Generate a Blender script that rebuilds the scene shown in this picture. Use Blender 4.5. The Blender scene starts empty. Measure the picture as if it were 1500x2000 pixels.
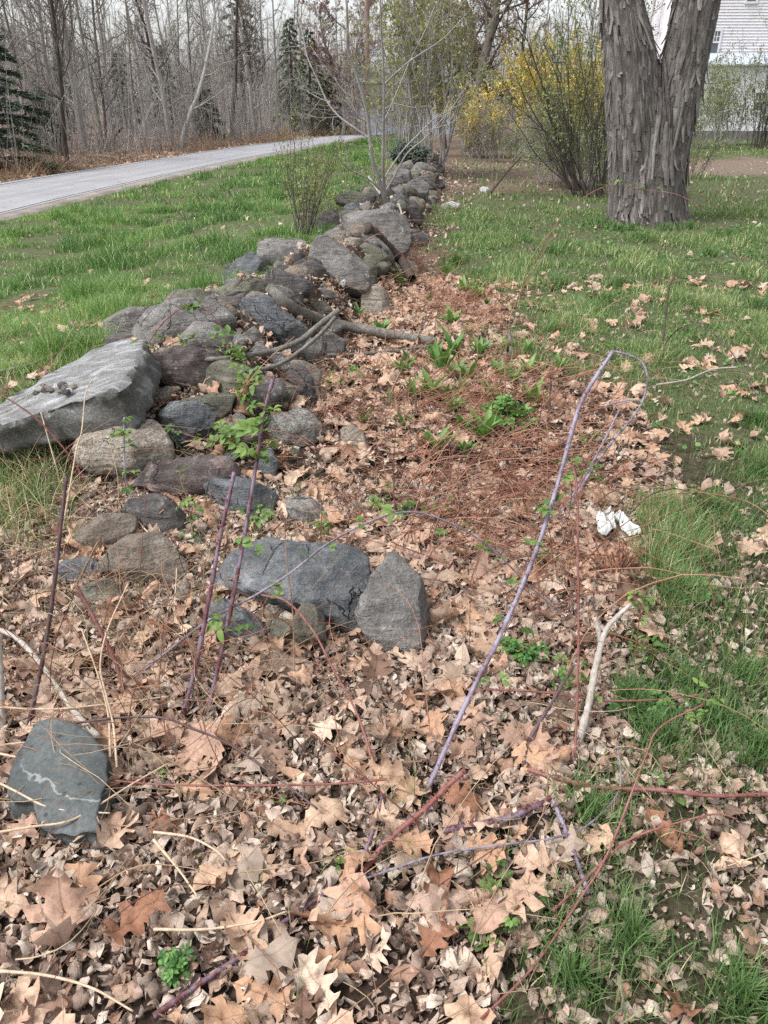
import bpy, bmesh, math, random
import numpy as np
from mathutils import Vector, Matrix
from mathutils.geometry import delaunay_2d_cdt
R = math.radians
random.seed(7)
SC = bpy.context.scene
COL = SC.collection
# ---------------------------------------------------------------- camera
CAM_Z, FPX, HORIZON = 1.55, 1502.0, 205.0
PITCH = math.atan((1000 - HORIZON) / FPX)
cd = bpy.data.cameras.new('camera')
cam = bpy.data.objects.new('camera', cd)
COL.objects.link(cam)
cam.location = (0, 0, CAM_Z)
cam.rotation_euler = (math.pi / 2 - PITCH, 0, 0)
cd.sensor_fit = 'VERTICAL'
cd.sensor_height = 24.0
cd.lens = 24.0 * FPX / 2000.0
cd.clip_start, cd.clip_end = 0.02, 900.0
SC.camera = cam
# ---------------------------------------------------------------- sky, sun, exposure
SUN_EL, SUN_AZ = 57.0, -112.0          # azimuth measured from +Y towards +X
w = bpy.data.worlds.new('World')
SC.world = w
w.use_nodes = True
wt = w.node_tree
bg = wt.nodes['Background']
sky = wt.nodes.new('ShaderNodeTexSky')
sky.sky_type = 'NISHITA'
sky.sun_disc = False
sky.sun_elevation = R(SUN_EL)
sky.sun_rotation = R(SUN_AZ)
sky.air_density, sky.dust_density, sky.ozone_density = 1.0, 3.0, 1.0
hs = wt.nodes.new('ShaderNodeHueSaturation')   # an overcast sky: the blue mostly gone
hs.inputs['Saturation'].default_value = 0.16
wt.links.new(sky.outputs[0], hs.inputs['Color'])
wt.links.new(hs.outputs[0], bg.inputs[0])
bg.inputs[1].default_value = 0.138
sl = bpy.data.lights.new('sun', 'SUN')
sl.energy = 1.5
sl.angle = R(14)
sl.color = (1.0, 0.965, 0.92)
so = bpy.data.objects.new('sun', sl)
COL.objects.link(so)
so.rotation_euler = (R(90 - SUN_EL), 0, R(180 - SUN_AZ))
so.location = (3, 10, 40)
SC.view_settings.view_transform = 'Standard'
SC.view_settings.look = 'None'
SC.view_settings.exposure = 1.03
SC.view_settings.gamma = 1.0
SC.view_settings.use_curve_mapping = False
SC.cycles.max_bounces = 6
SC.cycles.diffuse_bounces = 3
SC.cycles.glossy_bounces = 2
SC.cycles.transparent_max_bounces = 8
SC.cycles.use_denoising = False
SC.render.film_transparent = False
# ---------------------------------------------------------------- view geometry
SP, CP = math.sin(PITCH), math.cos(PITCH)

def ray(px, py):
    u = (np.asarray(px, float) - 750) / FPX
    v = (1000 - np.asarray(py, float)) / FPX
    return u, CP + v * SP, -SP + v * CP       # scaled so that 1 unit = 1 m along the optical axis

def at(px, py, t):
    a, b, c = ray(px, py)
    return np.stack([a * t, b * t, CAM_Z + c * t], -1)

def proj(P):
    x, y, z = P[..., 0], P[..., 1], P[..., 2] - CAM_Z
    d = y * CP - z * SP
    up = y * SP + z * CP
    return 750 + FPX * x / d, 1000 - FPX * up / d, d
# ---------------------------------------------------------------- noise
def _h(ix, iy, iz, s):
    n = (ix.astype(np.int64) * 374761393 + iy.astype(np.int64) * 668265263 + iz.astype(np.int64) * 2147483647 + s * 974634777) & 0xffffffff
    n = ((n ^ (n >> 13)) * 1274126177) & 0xffffffff
    n = ((n ^ (n >> 16)) * 2246822519) & 0xffffffff
    return ((n ^ (n >> 15)) & 0xffffff) / float(0xffffff)

def vn3(x, y, z, s=0):
    x, y, z = np.broadcast_arrays(np.asarray(x, float), np.asarray(y, float), np.asarray(z, float))
    x0, y0, z0 = np.floor(x), np.floor(y), np.floor(z)
    f = [x - x0, y - y0, z - z0]
    f = [a * a * (3 - 2 * a) for a in f]
    r = 0
    for i in (0, 1):
        for j in (0, 1):
            for k in (0, 1):
                r = r + _h(x0 + i, y0 + j, z0 + k, s) * (f[0] if i else 1 - f[0]) * (f[1] if j else 1 - f[1]) * (f[2] if k else 1 - f[2])
    return r * 2 - 1

def fbm3(x, y, z, s=0, o=3):
    r, a = 0, 1.0
    for i in range(o):
        r = r + a * vn3(x * 2 ** i, y * 2 ** i, z * 2 ** i, s + i)
        a *= 0.5
    return r

def sstep(x, a, b):
    t = np.clip((np.asarray(x, float) - a) / (b - a), 0, 1)
    return t * t * (3 - 2 * t)

def itp(x, pts):
    return np.interp(x, [p[0] for p in pts], [p[1] for p in pts])
# ---------------------------------------------------------------- the lie of the land
XC = [(2.8, -1.05), (4, -1.15), (5, -1.15), (6, -.85), (7, -.6), (8.3, -.25), (12, 0), (17, .62), (22, 1.0), (28, 1.5), (40, 2.5)]
HW = [(2.8, .5), (4, .75), (5, .72), (6, .6), (7, .5), (8.3, .48), (12, .62), (17, .55), (28, .5)]
HH = [(2.7, 0), (3.3, .1), (4, .27), (5, .34), (6, .32), (8, .34), (12, .34), (20, .34), (26, .32), (32, .0)]

def terrain(x, y):
    x, y = np.asarray(x, float), np.asarray(y, float)
    xc = itp(y, XC)
    near = 1 - sstep(np.hypot(x, y), 6, 14)
    z = 0.03 * near * fbm3(x * 1.3, y * 1.3, 0, 11, 3) + 0.012 * near * fbm3(x * 5, y * 5, 0, 17, 2)
    z = z + 0.03 * (1 - near) * vn3(x * .35, y * .35, 0, 12) * (1 - sstep(xc - x, 2, 5))
    z = z - 0.42 * sstep(xc - 1.1 - x, 0, 4.2) * (1 - sstep(y, 18, 44))          # the verge falls to the road
    r = np.hypot(x, y)
    z = z + 3.5 * sstep(r, 75, 150)                                              # wooded rise far off
    z = z + 0.5 * sstep(-x - 0.12 * y, 6, 16) * sstep(y, 10, 20)                     # bank of the wood
    return z

def heap(x, y):
    s = np.abs(np.asarray(x) - itp(y, XC)) / itp(y, HW)
    return itp(y, HH) * (1 - sstep(s, .45, 1.1))

def surf(x, y):
    hp = heap(x, y)
    return terrain(x, y) + hp * (1 + .25 * fbm3(np.asarray(x) * 4, np.asarray(y) * 4, 0, 5, 2))

def hit(px, py, f=surf, lift=0.0):
    """axis distance at which the pixel's ray meets the ground"""
    px, py = np.atleast_1d(np.asarray(px, float)), np.atleast_1d(np.asarray(py, float))
    a, b, c = ray(px, py)
    t = np.maximum(.4, (CAM_Z - 1.15 - lift) / np.maximum(-c, .012) * .97)
    t = np.minimum(t, 60.)
    done = np.zeros(px.shape, bool)
    last = t.copy()
    for _ in range(900):
        z = CAM_Z + c * t - f(a * t, b * t) - lift
        newly = (z <= 0) & ~done
        done |= newly
        if done.all() or t.min() > 120:
            break
        step = np.maximum(.02, .5 * np.maximum(z, 0) + .005 * t)
        last = np.where(done, last, t)
        t = np.where(done, t, t + step)
    lo, hi = last, t
    for _ in range(14):
        m = (lo + hi) / 2
        z = CAM_Z + c * m - f(a * m, b * m) - lift
        hi = np.where(z <= 0, m, hi)
        lo = np.where(z <= 0, lo, m)
    return hi

def hitfast(px, py):
    a, b, c = ray(px, py)
    t = np.clip(CAM_Z / np.maximum(-c, .012), .5, 120)
    for _ in range(10):
        t = .5 * t + .5 * np.clip((CAM_Z - terrain(a * t, b * t)) / np.maximum(-c, .012), .5, 120)
    return at(px, py, t)

def G(px, py, lift=0.0, f=surf):
    return at(px, py, float(hit(px, py, f, lift)[0]))
# ---------------------------------------------------------------- objects
def tag(o, label=None, cat=None, group=None, kind=None):
    for k, v in (('label', label), ('category', cat), ('group', group), ('kind', kind)):
        if v:
            o[k] = v
    return o

def link(name, me, parent=None, loc=None):
    o = bpy.data.objects.new(name, me)
    COL.objects.link(o)
    if loc is not None:
        o.location = [float(v) for v in loc]
    if parent:
        o.parent = parent
    return o

def empty(name, loc, rz=0):
    o = bpy.data.objects.new(name, None)
    COL.objects.link(o)
    o.location = [float(v) for v in loc]
    o.rotation_euler.z = rz
    o.empty_display_size = .2
    return o

def mesh_np(name, V, faces, m=None, smooth=True, tint=None, luv=None, extra=None):
    """faces: list of int arrays (k,3) / (k,4)"""
    me = bpy.data.meshes.new(name)
    V = np.asarray(V, np.float32)
    fs = [np.asarray(f, np.int32) for f in (faces if isinstance(faces, list) else [faces]) if len(f)]
    me.vertices.add(len(V))
    me.vertices.foreach_set('co', V.ravel())
    li = np.concatenate([f.ravel() for f in fs])
    tot = np.concatenate([np.full(len(f), f.shape[1], np.int32) for f in fs])
    st = np.concatenate([[0], np.cumsum(tot)[:-1]]).astype(np.int32)
    me.loops.add(len(li))
    me.loops.foreach_set('vertex_index', li)
    me.polygons.add(len(tot))
    me.polygons.foreach_set('loop_start', st)
    me.polygons.foreach_set('loop_total', tot)
    me.polygons.foreach_set('use_smooth', np.full(len(tot), smooth, bool))
    if tint is not None:
        a = me.attributes.new('tint', 'FLOAT', 'POINT')
        a.data.foreach_set('value', np.asarray(tint, np.float32))
    if luv is not None:
        a = me.attributes.new('luv', 'FLOAT_VECTOR', 'POINT')
        a.data.foreach_set('vector', np.asarray(luv, np.float32).ravel())
    for k, v in (extra or {}).items():
        a = me.attributes.new(k, 'FLOAT_COLOR', 'POINT')
        a.data.foreach_set('color', np.asarray(v, np.float32).ravel())
    me.update(calc_edges=True)
    if m:
        me.materials.append(m)
    return me

class Tubes:
    """collects tapered tubes into one mesh"""
    def __init__(s):
        s.V, s.F, s.T, s.U, s.n = [], [], [], [], 0
    def add(s, P, r, sides=5, tint=0.5, cap=True):
        P = np.asarray(P, float)
        n = len(P)
        r = np.broadcast_to(np.asarray(r, float), (n,))
        d = np.gradient(P, axis=0)
        d /= np.maximum(np.linalg.norm(d, axis=1, keepdims=True), 1e-9)
        up = np.where(np.abs(d[:, 2:3]) > .9, np.array([[1., 0, 0]]), np.array([[0, 0, 1.]]))
        if (np.abs(d[:, 2]) > .9).any() and not (np.abs(d[:, 2]) > .9).all():
            up = np.broadcast_to(np.array([[.577, -.577, .577]]), d.shape)
        a = np.cross(d, up)
        a /= np.maximum(np.linalg.norm(a, axis=1, keepdims=True), 1e-9)
        b = np.cross(d, a)
        th = np.arange(sides) * 2 * np.pi / sides
        ring = P[:, None, :] + r[:, None, None] * (np.cos(th)[None, :, None] * a[:, None, :] + np.sin(th)[None, :, None] * b[:, None, :])
        s.V.append(ring.reshape(-1, 3))
        i = np.arange(n - 1)[:, None] * sides
        k = np.arange(sides)[None, :]
        k2 = (k + 1) % sides
        q = np.stack([i + k, i + k2, i + sides + k2, i + sides + k], -1).reshape(-1, 4) + s.n
        s.F.append(q)
        if cap and sides > 3:
            s.F.append(np.array([[s.n + (n - 1) * sides, s.n + (n - 1) * sides + j, s.n + (n - 1) * sides + j + 1, s.n + (n - 1) * sides + j + 1] for j in range(1, sides - 1)])[:, :3])
        s.T.append(np.full(n * sides, tint))
        L = np.concatenate([[0], np.cumsum(np.linalg.norm(np.diff(P, axis=0), axis=1))])
        s.U.append(np.stack([np.tile(th / 6.283, n), np.repeat(L, sides), np.repeat(np.linspace(0, 1, n), sides)], -1))
        s.n += n * sides
    def mesh(s, name, m, origin=(0, 0, 0)):
        V = np.concatenate(s.V) - np.asarray(origin)
        q = [f for f in s.F if f.shape[1] == 4]
        t = [f for f in s.F if f.shape[1] == 3]
        return mesh_np(name, V, [np.concatenate(x) for x in (q, t) if x], m, True, np.concatenate(s.T), np.concatenate(s.U))

def spline(P, n):
    """Catmull-Rom through P, n points"""
    P = np.asarray(P, float)
    if len(P) == 2:
        return P[0] + (P[1] - P[0]) * np.linspace(0, 1, n)[:, None]
    Q = np.vstack([2 * P[0] - P[1], P, 2 * P[-1] - P[-2]])
    L = np.concatenate([[0], np.cumsum(np.linalg.norm(np.diff(P, axis=0), axis=1))])
    out = []
    for s_ in np.linspace(0, L[-1], n):
        i = min(max(int(np.searchsorted(L, s_, 'right')) - 1, 0), len(P) - 2)
        u = (s_ - L[i]) / max(L[i + 1] - L[i], 1e-9)
        p0, p1, p2, p3 = Q[i], Q[i + 1], Q[i + 2], Q[i + 3]
        out.append(.5 * (2 * p1 + (p2 - p0) * u + (2 * p0 - 5 * p1 + 4 * p2 - p3) * u * u + (3 * p1 - p0 - 3 * p2 + p3) * u ** 3))
    return np.array(out)

def rotmats(yaw, pitch, roll):
    cy, sy, cp, sp, cr, sr = np.cos(yaw), np.sin(yaw), np.cos(pitch), np.sin(pitch), np.cos(roll), np.sin(roll)
    z, o = np.zeros_like(cy), np.ones_like(cy)
    Z = np.stack([np.stack([cy, -sy, z], -1), np.stack([sy, cy, z], -1), np.stack([z, z, o], -1)], -2)
    X = np.stack([np.stack([o, z, z], -1), np.stack([z, cp, -sp], -1), np.stack([z, sp, cp], -1)], -2)
    Y = np.stack([np.stack([cr, z, sr], -1), np.stack([z, o, z], -1), np.stack([-sr, z, cr], -1)], -2)
    return Z @ X @ Y

def scatter(name, temps, pos, mats, tint, m, pick=None, rng=None, smooth=True):
    """many copies of small templates as one mesh (only for what nobody could count)"""
    rng = rng or np.random.default_rng(1)
    pick = rng.integers(0, len(temps), len(pos)) if pick is None else pick
    V, F, T, U, n = [], [], [], [], 0
    for i, (tv, tf, tu) in enumerate(temps):
        k = np.where(pick == i)[0]
        if not len(k):
            continue
        v = np.einsum('kij,nj->kni', mats[k], tv) + pos[k][:, None, :]
        V.append(v.reshape(-1, 3))
        F.append((tf[None] + (np.arange(len(k)) * len(tv))[:, None, None] + n).reshape(-1, tf.shape[1]))
        T.append(np.repeat(tint[k], len(tv)))
        U.append(np.tile(tu, (len(k), 1)))
        n += len(k) * len(tv)
    return mesh_np(name, np.concatenate(V), F, m, smooth, np.concatenate(T), np.concatenate(U))
# ---------------------------------------------------------------- material helpers
class MT:
    def __init__(s, name):
        s.m = bpy.data.materials.new(name)
        s.m.use_nodes = True
        s.t = s.m.node_tree
        s.t.nodes.clear()
        s.out = s.t.nodes.new('ShaderNodeOutputMaterial')
    def n(s, typ, ins=None, **props):
        nd = s.t.nodes.new('ShaderNode' + typ)
        for k, v in props.items():
            setattr(nd, k, v)
        for k, v in (ins or {}).items():
            if isinstance(v, bpy.types.NodeSocket):
                s.t.links.new(v, nd.inputs[k])
            else:
                nd.inputs[k].default_value = v
        return nd
    def ramp(s, fac, stops, interp='LINEAR'):
        nd = s.n('ValToRGB', {0: fac})
        cr = nd.color_ramp
        cr.interpolation = interp
        while len(cr.elements) < len(stops):
            cr.elements.new(.5)
        for e, (p, c) in zip(cr.elements, stops):
            e.position = p
            e.color = (*c, 1) if len(c) == 3 else c
        return nd.outputs[0]
    def noise(s, vec, scale, detail=4, rough=.55, dist=0):
        return s.n('TexNoise', {'Vector': vec, 'Scale': scale, 'Detail': detail, 'Roughness': rough, 'Distortion': dist}).outputs[0]
    def mix(s, f, a, b, mode='MIX'):
        nd = s.n('Mix', data_type='RGBA', blend_type=mode)
        for i, v in ((0, f), (6, a), (7, b)):
            if isinstance(v, bpy.types.NodeSocket):
                s.t.links.new(v, nd.inputs[i])
            else:
                nd.inputs[i].default_value = v if i == 0 else ((*v, 1) if len(v) == 3 else v)
        return nd.outputs[2]
    def math(s, op, a, b=0.0, clamp=False):
        nd = s.n('Math', {0: a, 1: b}, operation=op, use_clamp=clamp)
        return nd.outputs[0]
    def mr(s, v, a, b, c=0.0, d=1.0):
        return s.n('MapRange', {0: v, 1: a, 2: b, 3: c, 4: d}).outputs[0]
    def attr(s, name, out='Fac'):
        return s.n('Attribute', attribute_name=name).outputs[out]
    def objvec(s):
        tc = s.n('TexCoord').outputs['Object']
        rnd = s.n('ObjectInfo').outputs['Random']
        off = s.n('CombineXYZ', {0: s.math('MULTIPLY', rnd, 37.), 1: s.math('MULTIPLY', rnd, 91.), 2: s.math('MULTIPLY', rnd, 53.)}).outputs[0]
        return s.n('VectorMath', {0: tc, 1: off}, operation='ADD').outputs[0]
    def bump(s, h, strength=.5, dist=.01, normal=None):
        ins = {'Strength': strength, 'Distance': dist, 'Height': h}
        if normal is not None:
            ins['Normal'] = normal
        return s.n('Bump', ins).outputs[0]
    def bsdf(s, color, rough=.8, normal=None, spec=.3, transl=0.0, tcol=None):
        ins = {'Base Color': color if isinstance(color, bpy.types.NodeSocket) else (*color, 1), 'Roughness': rough, 'Specular IOR Level': spec}
        if normal is not None:
            ins['Normal'] = normal
        b = s.n('BsdfPrincipled', ins)
        sh = b.outputs[0]
        if transl:
            c = tcol if tcol is not None else color
            tr = s.n('BsdfTranslucent', {'Color': c if isinstance(c, bpy.types.NodeSocket) else (*c, 1)})
            sh = s.n('MixShader', {0: transl, 1: sh, 2: tr.outputs[0]}).outputs[0]
        s.t.links.new(sh, s.out.inputs[0])
        return s.m
# ================================================================ materials
def rock_mat(name, c1, c2, c3, lichen=.3, lcol=(.42, .43, .40), dark=.3, scale=1.0, speck=.25):
    k = MT(name)
    v = k.objvec()
    sc = scale
    big = k.noise(v, 3.5 * sc, 5, .6)
    mid = k.noise(v, 14 * sc, 6, .65, .4)
    fine = k.noise(v, 90 * sc, 4, .7)
    col = k.ramp(k.math('ADD', k.math('MULTIPLY', big, .6), k.math('MULTIPLY', mid, .4)), [(.32, c1), (.5, c2), (.68, c3)])
    sp = k.mr(fine, .35, .65, 1 - speck, 1 + speck)
    col = k.mix(1.0, col, k.n('CombineColor', {0: sp, 1: sp, 2: sp}).outputs[0], 'MULTIPLY')
    dk = k.mr(k.noise(v, 7 * sc, 7, .75, .8), .52, .66, 0, dark)
    col = k.mix(dk, col, tuple(x * .28 for x in c1))
    li = k.math('MULTIPLY', k.mr(k.noise(v, 9 * sc, 8, .72), .56, .62), k.mr(k.noise(v, 2.2 * sc, 2), .42, .62))
    col = k.mix(k.math('MULTIPLY', li, lichen), col, lcol)
    vo = k.n('TexVoronoi', {'Vector': v, 'Scale': 26 * sc}, feature='F1').outputs['Distance']
    spot = k.math('MULTIPLY', k.mr(vo, .18, .30, 1, 0), k.mr(k.noise(v, 5 * sc, 3), .52, .6))
    col = k.mix(k.math('MULTIPLY', spot, lichen * .9), col, tuple(x * 1.05 for x in lcol))
    wv = k.n('VectorMath', {0: v, 1: k.n('VectorMath', {0: k.n('TexNoise', {'Vector': v, 'Scale': 6., 'Detail': 4.}).outputs[1], 1: (.25, .25, .25)}, operation='MULTIPLY').outputs[0]}, operation='ADD').outputs[0]
    ck = k.n('TexVoronoi', {'Vector': wv, 'Scale': 4.5 * sc}, feature='DISTANCE_TO_EDGE').outputs['Distance']
    crack = k.math('MULTIPLY', k.mr(ck, .0, .016, 1, 0), k.mr(k.noise(v, 3.3, 3), .52, .60))
    col = k.mix(k.math('MULTIPLY', crack, .3), col, tuple(x * .22 for x in c1))
    band = k.noise(k.n('VectorMath', {0: v, 1: (2., 3., 16.)}, operation='MULTIPLY').outputs[0], 2.2 * sc, 5, .65, .5)
    bm = k.mr(band, .3, .7, .72, 1.28)
    col = k.mix(1.0, col, k.n('CombineColor', {0: bm, 1: bm, 2: bm}).outputs[0], 'MULTIPLY')
    h = k.math('ADD', k.math('MULTIPLY', mid, .7), k.math('MULTIPLY', fine, .25))
    h = k.math('ADD', h, k.math('MULTIPLY', crack, -.8))
    h = k.math('ADD', h, k.math('MULTIPLY', band, .7))
    h = k.math('ADD', h, k.math('MULTIPLY', big, .8))
    return k.bsdf(col, .86, k.bump(h, 1.0, .03), .22)

ROCK = {
 'grey':  rock_mat('grey_fieldstone', (0.090, 0.084, 0.082), (0.158, 0.149, 0.143), (0.241, 0.231, 0.220), .5),
 'dark':  rock_mat('dark_fieldstone', (0.048, 0.045, 0.046), (0.090, 0.084, 0.082), (0.147, 0.136, 0.132), .35, dark=.5),
 'slate': rock_mat('blue_grey_slate', (0.071, 0.076, 0.081), (0.128, 0.136, 0.145), (0.210, 0.220, 0.231), .3, (.33, .35, .36), .4),
 'brown': rock_mat('brown_fieldstone', (0.105, 0.086, 0.069), (0.173, 0.145, 0.119), (0.252, 0.215, 0.178), .35),
 'tan':   rock_mat('tan_granite', (0.180, 0.150, 0.120), (0.270, 0.235, 0.195), (0.370, 0.330, 0.280), .25, speck=.45, dark=.2),
 'mauve': rock_mat('dark_mauve_boulder', (0.058, 0.050, 0.048), (0.105, 0.087, 0.084), (0.178, 0.147, 0.139), .75, (.3, .235, .22), .5),
 'moss':  rock_mat('mossy_fieldstone', (0.073, 0.076, 0.058), (0.132, 0.128, 0.100), (0.199, 0.189, 0.158), .35, (.2, .21, .12)),
 'white': rock_mat('pale_stone', (.3, .31, .3), (.42, .43, .42), (.52, .52, .5), .2, dark=.15),
 'granite': rock_mat('speckled_granite', (0.125, 0.121, 0.109), (0.195, 0.187, 0.172), (0.265, 0.257, 0.242), .45, speck=.55, dark=.25),
}

def slab_mat():
    k = MT('pale_granite_slab')
    v = k.objvec()
    st = k.n('VectorMath', {0: v, 1: (2.0, 9.0, 6.0)}, operation='MULTIPLY').outputs[0]
    big = k.noise(v, 3, 6, .65)
    streak = k.noise(st, 3.0, 7, .7, .3)
    fine = k.noise(v, 70, 5, .75)
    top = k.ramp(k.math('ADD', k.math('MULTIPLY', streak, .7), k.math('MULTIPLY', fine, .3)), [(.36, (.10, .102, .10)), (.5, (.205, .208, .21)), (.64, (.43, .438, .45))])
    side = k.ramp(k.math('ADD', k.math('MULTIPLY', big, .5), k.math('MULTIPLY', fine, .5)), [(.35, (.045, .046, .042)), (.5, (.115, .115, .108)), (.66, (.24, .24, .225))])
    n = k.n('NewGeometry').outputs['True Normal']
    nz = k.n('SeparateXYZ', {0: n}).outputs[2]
    f = k.mr(k.math('ADD', nz, k.math('MULTIPLY', k.math('SUBTRACT', k.noise(v, 12, 5), .5), .5)), .55, .8)   # sky light from above put into the colour: upward faces lighter, sides darker
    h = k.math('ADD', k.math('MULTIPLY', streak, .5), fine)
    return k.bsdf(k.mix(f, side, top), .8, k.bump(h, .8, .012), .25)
M_SLAB = slab_mat()

def leaf_mat(name, stops, use_obj=False, spots=True):
    k = MT(name)
    uv = k.n('Attribute', attribute_name='luv').outputs['Vector']
    s = k.n('SeparateXYZ', {0: uv})
    u, vv = k.math('ABSOLUTE', s.outputs[0]), s.outputs[1]
    geo = k.n('NewGeometry')
    P = geo.outputs['Position']
    if use_obj:
        col = k.n('ObjectInfo').outputs['Color']
    else:
        col = k.ramp(k.attr('tint'), stops, 'LINEAR')
    nz = k.noise(P, 60, 5, .65)
    g = k.mr(nz, .3, .7, .72, 1.22)
    col = k.mix(1.0, col, k.n('CombineColor', {0: g, 1: k.math('MULTIPLY', g, .99), 2: k.math('MULTIPLY', g, .97)}).outputs[0], 'MULTIPLY')
    # side veins run out and forward from the midrib
    ph = k.math('FRACT', k.math('MULTIPLY', k.math('SUBTRACT', vv, k.math('MULTIPLY', u, .75)), 7.0))
    vein = k.mr(k.math('ABSOLUTE', k.math('SUBTRACT', ph, .5)), .0, .09, 1, 0)
    mid = k.mr(u, .004, .016, 1, 0)
    vn_ = k.math('MAXIMUM', k.math('MULTIPLY', vein, .35), k.math('MULTIPLY', mid, .8))
    col = k.mix(k.math('MULTIPLY', vn_, .8), col, k.mix(1.0, col, (.55, .5, .45), 'MULTIPLY'))
    back = geo.outputs['Backfacing']
    col = k.mix(k.math('MULTIPLY', back, .55), col, k.mix(.5, col, (.46, .40, .35)))
    if spots:
        bl = k.mr(k.noise(P, 34, 4, .6), .60, .67, 0, .6)
        col = k.mix(bl, col, k.mix(1.0, col, (.42, .34, .28), 'MULTIPLY'))
    nrm = k.bump(k.math('SUBTRACT', nz, k.math('MULTIPLY', vn_, .5)), .5, .003)
    return k.bsdf(col, .68, nrm, .3, .14)

OAKC = [(.0, (.54, .36, .26)), (.2, (.44, .275, .185)), (.36, (.60, .45, .34)), (.5, (.33, .185, .125)), (.62, (.52, .335, .23)), (.75, (.42, .30, .235)), (.88, (.64, .49, .375)), (1., (.27, .15, .11))]
BITC = [(.0, (0.455, 0.359, 0.301)), (.18, (0.303, 0.218, 0.178)), (.34, (0.565, 0.478, 0.414)), (.5, (0.232, 0.156, 0.123)), (.64, (0.505, 0.364, 0.276)), (.8, (0.666, 0.593, 0.523)), (.92, (0.383, 0.229, 0.163)), (1., (0.162, 0.109, 0.089))]
M_OAK1 = leaf_mat('dry_oak_leaf', OAKC, True)
M_OAK = leaf_mat('dry_oak_leaf_litter', OAKC)
M_BIT = leaf_mat('crumbled_leaf_litter', BITC, spots=False)

def green_mat(name, stops, transl=.3, rough=.55, vein=False):
    k = MT(name)
    t = k.attr('tint')
    s = k.n('SeparateXYZ', {0: k.n('Attribute', attribute_name='luv').outputs['Vector']})
    col = k.ramp(t, stops)
    P = k.n('NewGeometry').outputs['Position']
    g = k.mr(k.noise(P, 25, 3), .3, .7, .82, 1.18)
    col = k.mix(1.0, col, k.n('CombineColor', {0: g, 1: g, 2: g}).outputs[0], 'MULTIPLY')
    if vein:
        mid = k.mr(k.math('ABSOLUTE', s.outputs[0]), .01, .05, .4, 0)
        col = k.mix(mid, col, k.mix(1.0, col, (1.5, 1.4, 1.3), 'MULTIPLY'))
    return k.bsdf(col, rough, None, .3, transl, k.mix(1.0, col, (1.15, 1.25, .7), 'MULTIPLY'))

M_GRASS_L = green_mat('verge_grass', [(0, (0.071, 0.153, 0.046)), (.35, (0.121, 0.241, 0.068)), (.7, (0.199, 0.335, 0.103)), (.9, (0.298, 0.422, 0.168)), (1, (0.568, 0.553, 0.336))])
M_GRASS_R = green_mat('lawn_grass', [(0, (0.071, 0.136, 0.048)), (.4, (0.125, 0.215, 0.076)), (.75, (0.197, 0.295, 0.109)), (.92, (0.299, 0.355, 0.174)), (1, (0.629, 0.529, 0.363))])
M_STRAW = green_mat('dead_grass_straw', [(0, (.42, .31, .2)), (.3, (.30, .19, .12)), (.55, (.5, .4, .27)), (.75, (.22, .11, .07)), (1, (.38, .22, .13))], .1, .6)
M_RUST = green_mat('dead_fern_stems', [(0, (0.230, 0.094, 0.061)), (.35, (0.144, 0.055, 0.036)), (.6, (0.326, 0.157, 0.106)), (.85, (0.402, 0.220, 0.146)), (1, (0.096, 0.039, 0.029))], .05, .7)
M_BRAM = green_mat('bramble_leaf', [(0, (.08, .15, .045)), (.5, (.125, .22, .06)), (1, (.2, .30, .085))], .3, .5, True)
M_WEED = green_mat('weed_leaf', [(0, (0.056, 0.144, 0.044)), (.5, (0.100, 0.219, 0.056)), (1, (0.163, 0.300, 0.088))], .25, .5, True)

def bark_mat(name, c1, c2, c3, vs=.15, scale=1., bump=.02, lich=0.0, lcol=(.4, .42, .36)):
    k = MT(name)
    v = k.objvec()
    sv = k.n('VectorMath', {0: v, 1: (1, 1, vs)}, operation='MULTIPLY').outputs[0]
    a = k.noise(sv, 22 * scale, 6, .65, .3)
    b = k.noise(v, 5 * scale, 4, .6)
    f = k.noise(v, 90 * scale, 3, .6)
    t = k.math('ADD', k.math('MULTIPLY', k.attr('tint'), .22), k.math('ADD', k.math('MULTIPLY', a, .55), k.math('MULTIPLY', b, .3)))
    col = k.ramp(t, [(.36, c1), (.52, c2), (.70, c3)])
    if lich:
        li = k.mr(k.noise(v, 8 * scale, 6, .7), .52, .6, 0, lich)
        col = k.mix(li, col, lcol)
    return k.bsdf(col, .88, k.bump(k.math('ADD', a, k.math('MULTIPLY', f, .3)), .8, bump), .2)

M_HICK = bark_mat('shaggy_grey_bark', (.026, .022, .020), (.092, .080, .074), (.20, .182, .172), .06, 1.0, .04)
M_PLATE = bark_mat('peeling_bark_plate', (.055, .047, .043), (.135, .120, .112), (.27, .252, .242), .05, 1.5, .012)
M_TWIG = bark_mat('grey_bark', (0.168, 0.155, 0.148), (0.302, 0.280, 0.271), (0.448, 0.426, 0.414), .3, 1.0, .01)
M_TWIGD = bark_mat('dark_bark', (.045, .038, .035), (.095, .08, .073), (.16, .138, .125), .3, 1.0, .01)
M_PALE = bark_mat('pale_lichen_bark', (.14, .13, .115), (.26, .25, .225), (.40, .39, .36), .35, 1.0, .01, .4)
M_REDT = bark_mat('red_budded_twig', (.075, .045, .04), (.12, .075, .07), (.17, .11, .10), .3, 1.0, .01)
M_LOG = bark_mat('lichen_covered_wood', (0.068, 0.061, 0.054), (0.129, 0.119, 0.105), (0.224, 0.211, 0.197), .3, 3.0, .008, .55, (0.245, 0.258, 0.238))
M_STICK = bark_mat('bleached_stick', (.25, .22, .19), (.40, .36, .32), (.55, .51, .47), .1, 4.0, .004)
M_DEADW = bark_mat('dark_dead_wood', (.03, .022, .018), (.065, .048, .04), (.12, .09, .075), .1, 4.0, .006)
M_POLE = bark_mat('weathered_pole', (.17, .12, .10), (.26, .19, .16), (.34, .26, .23), .02, .8, .01)

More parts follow.
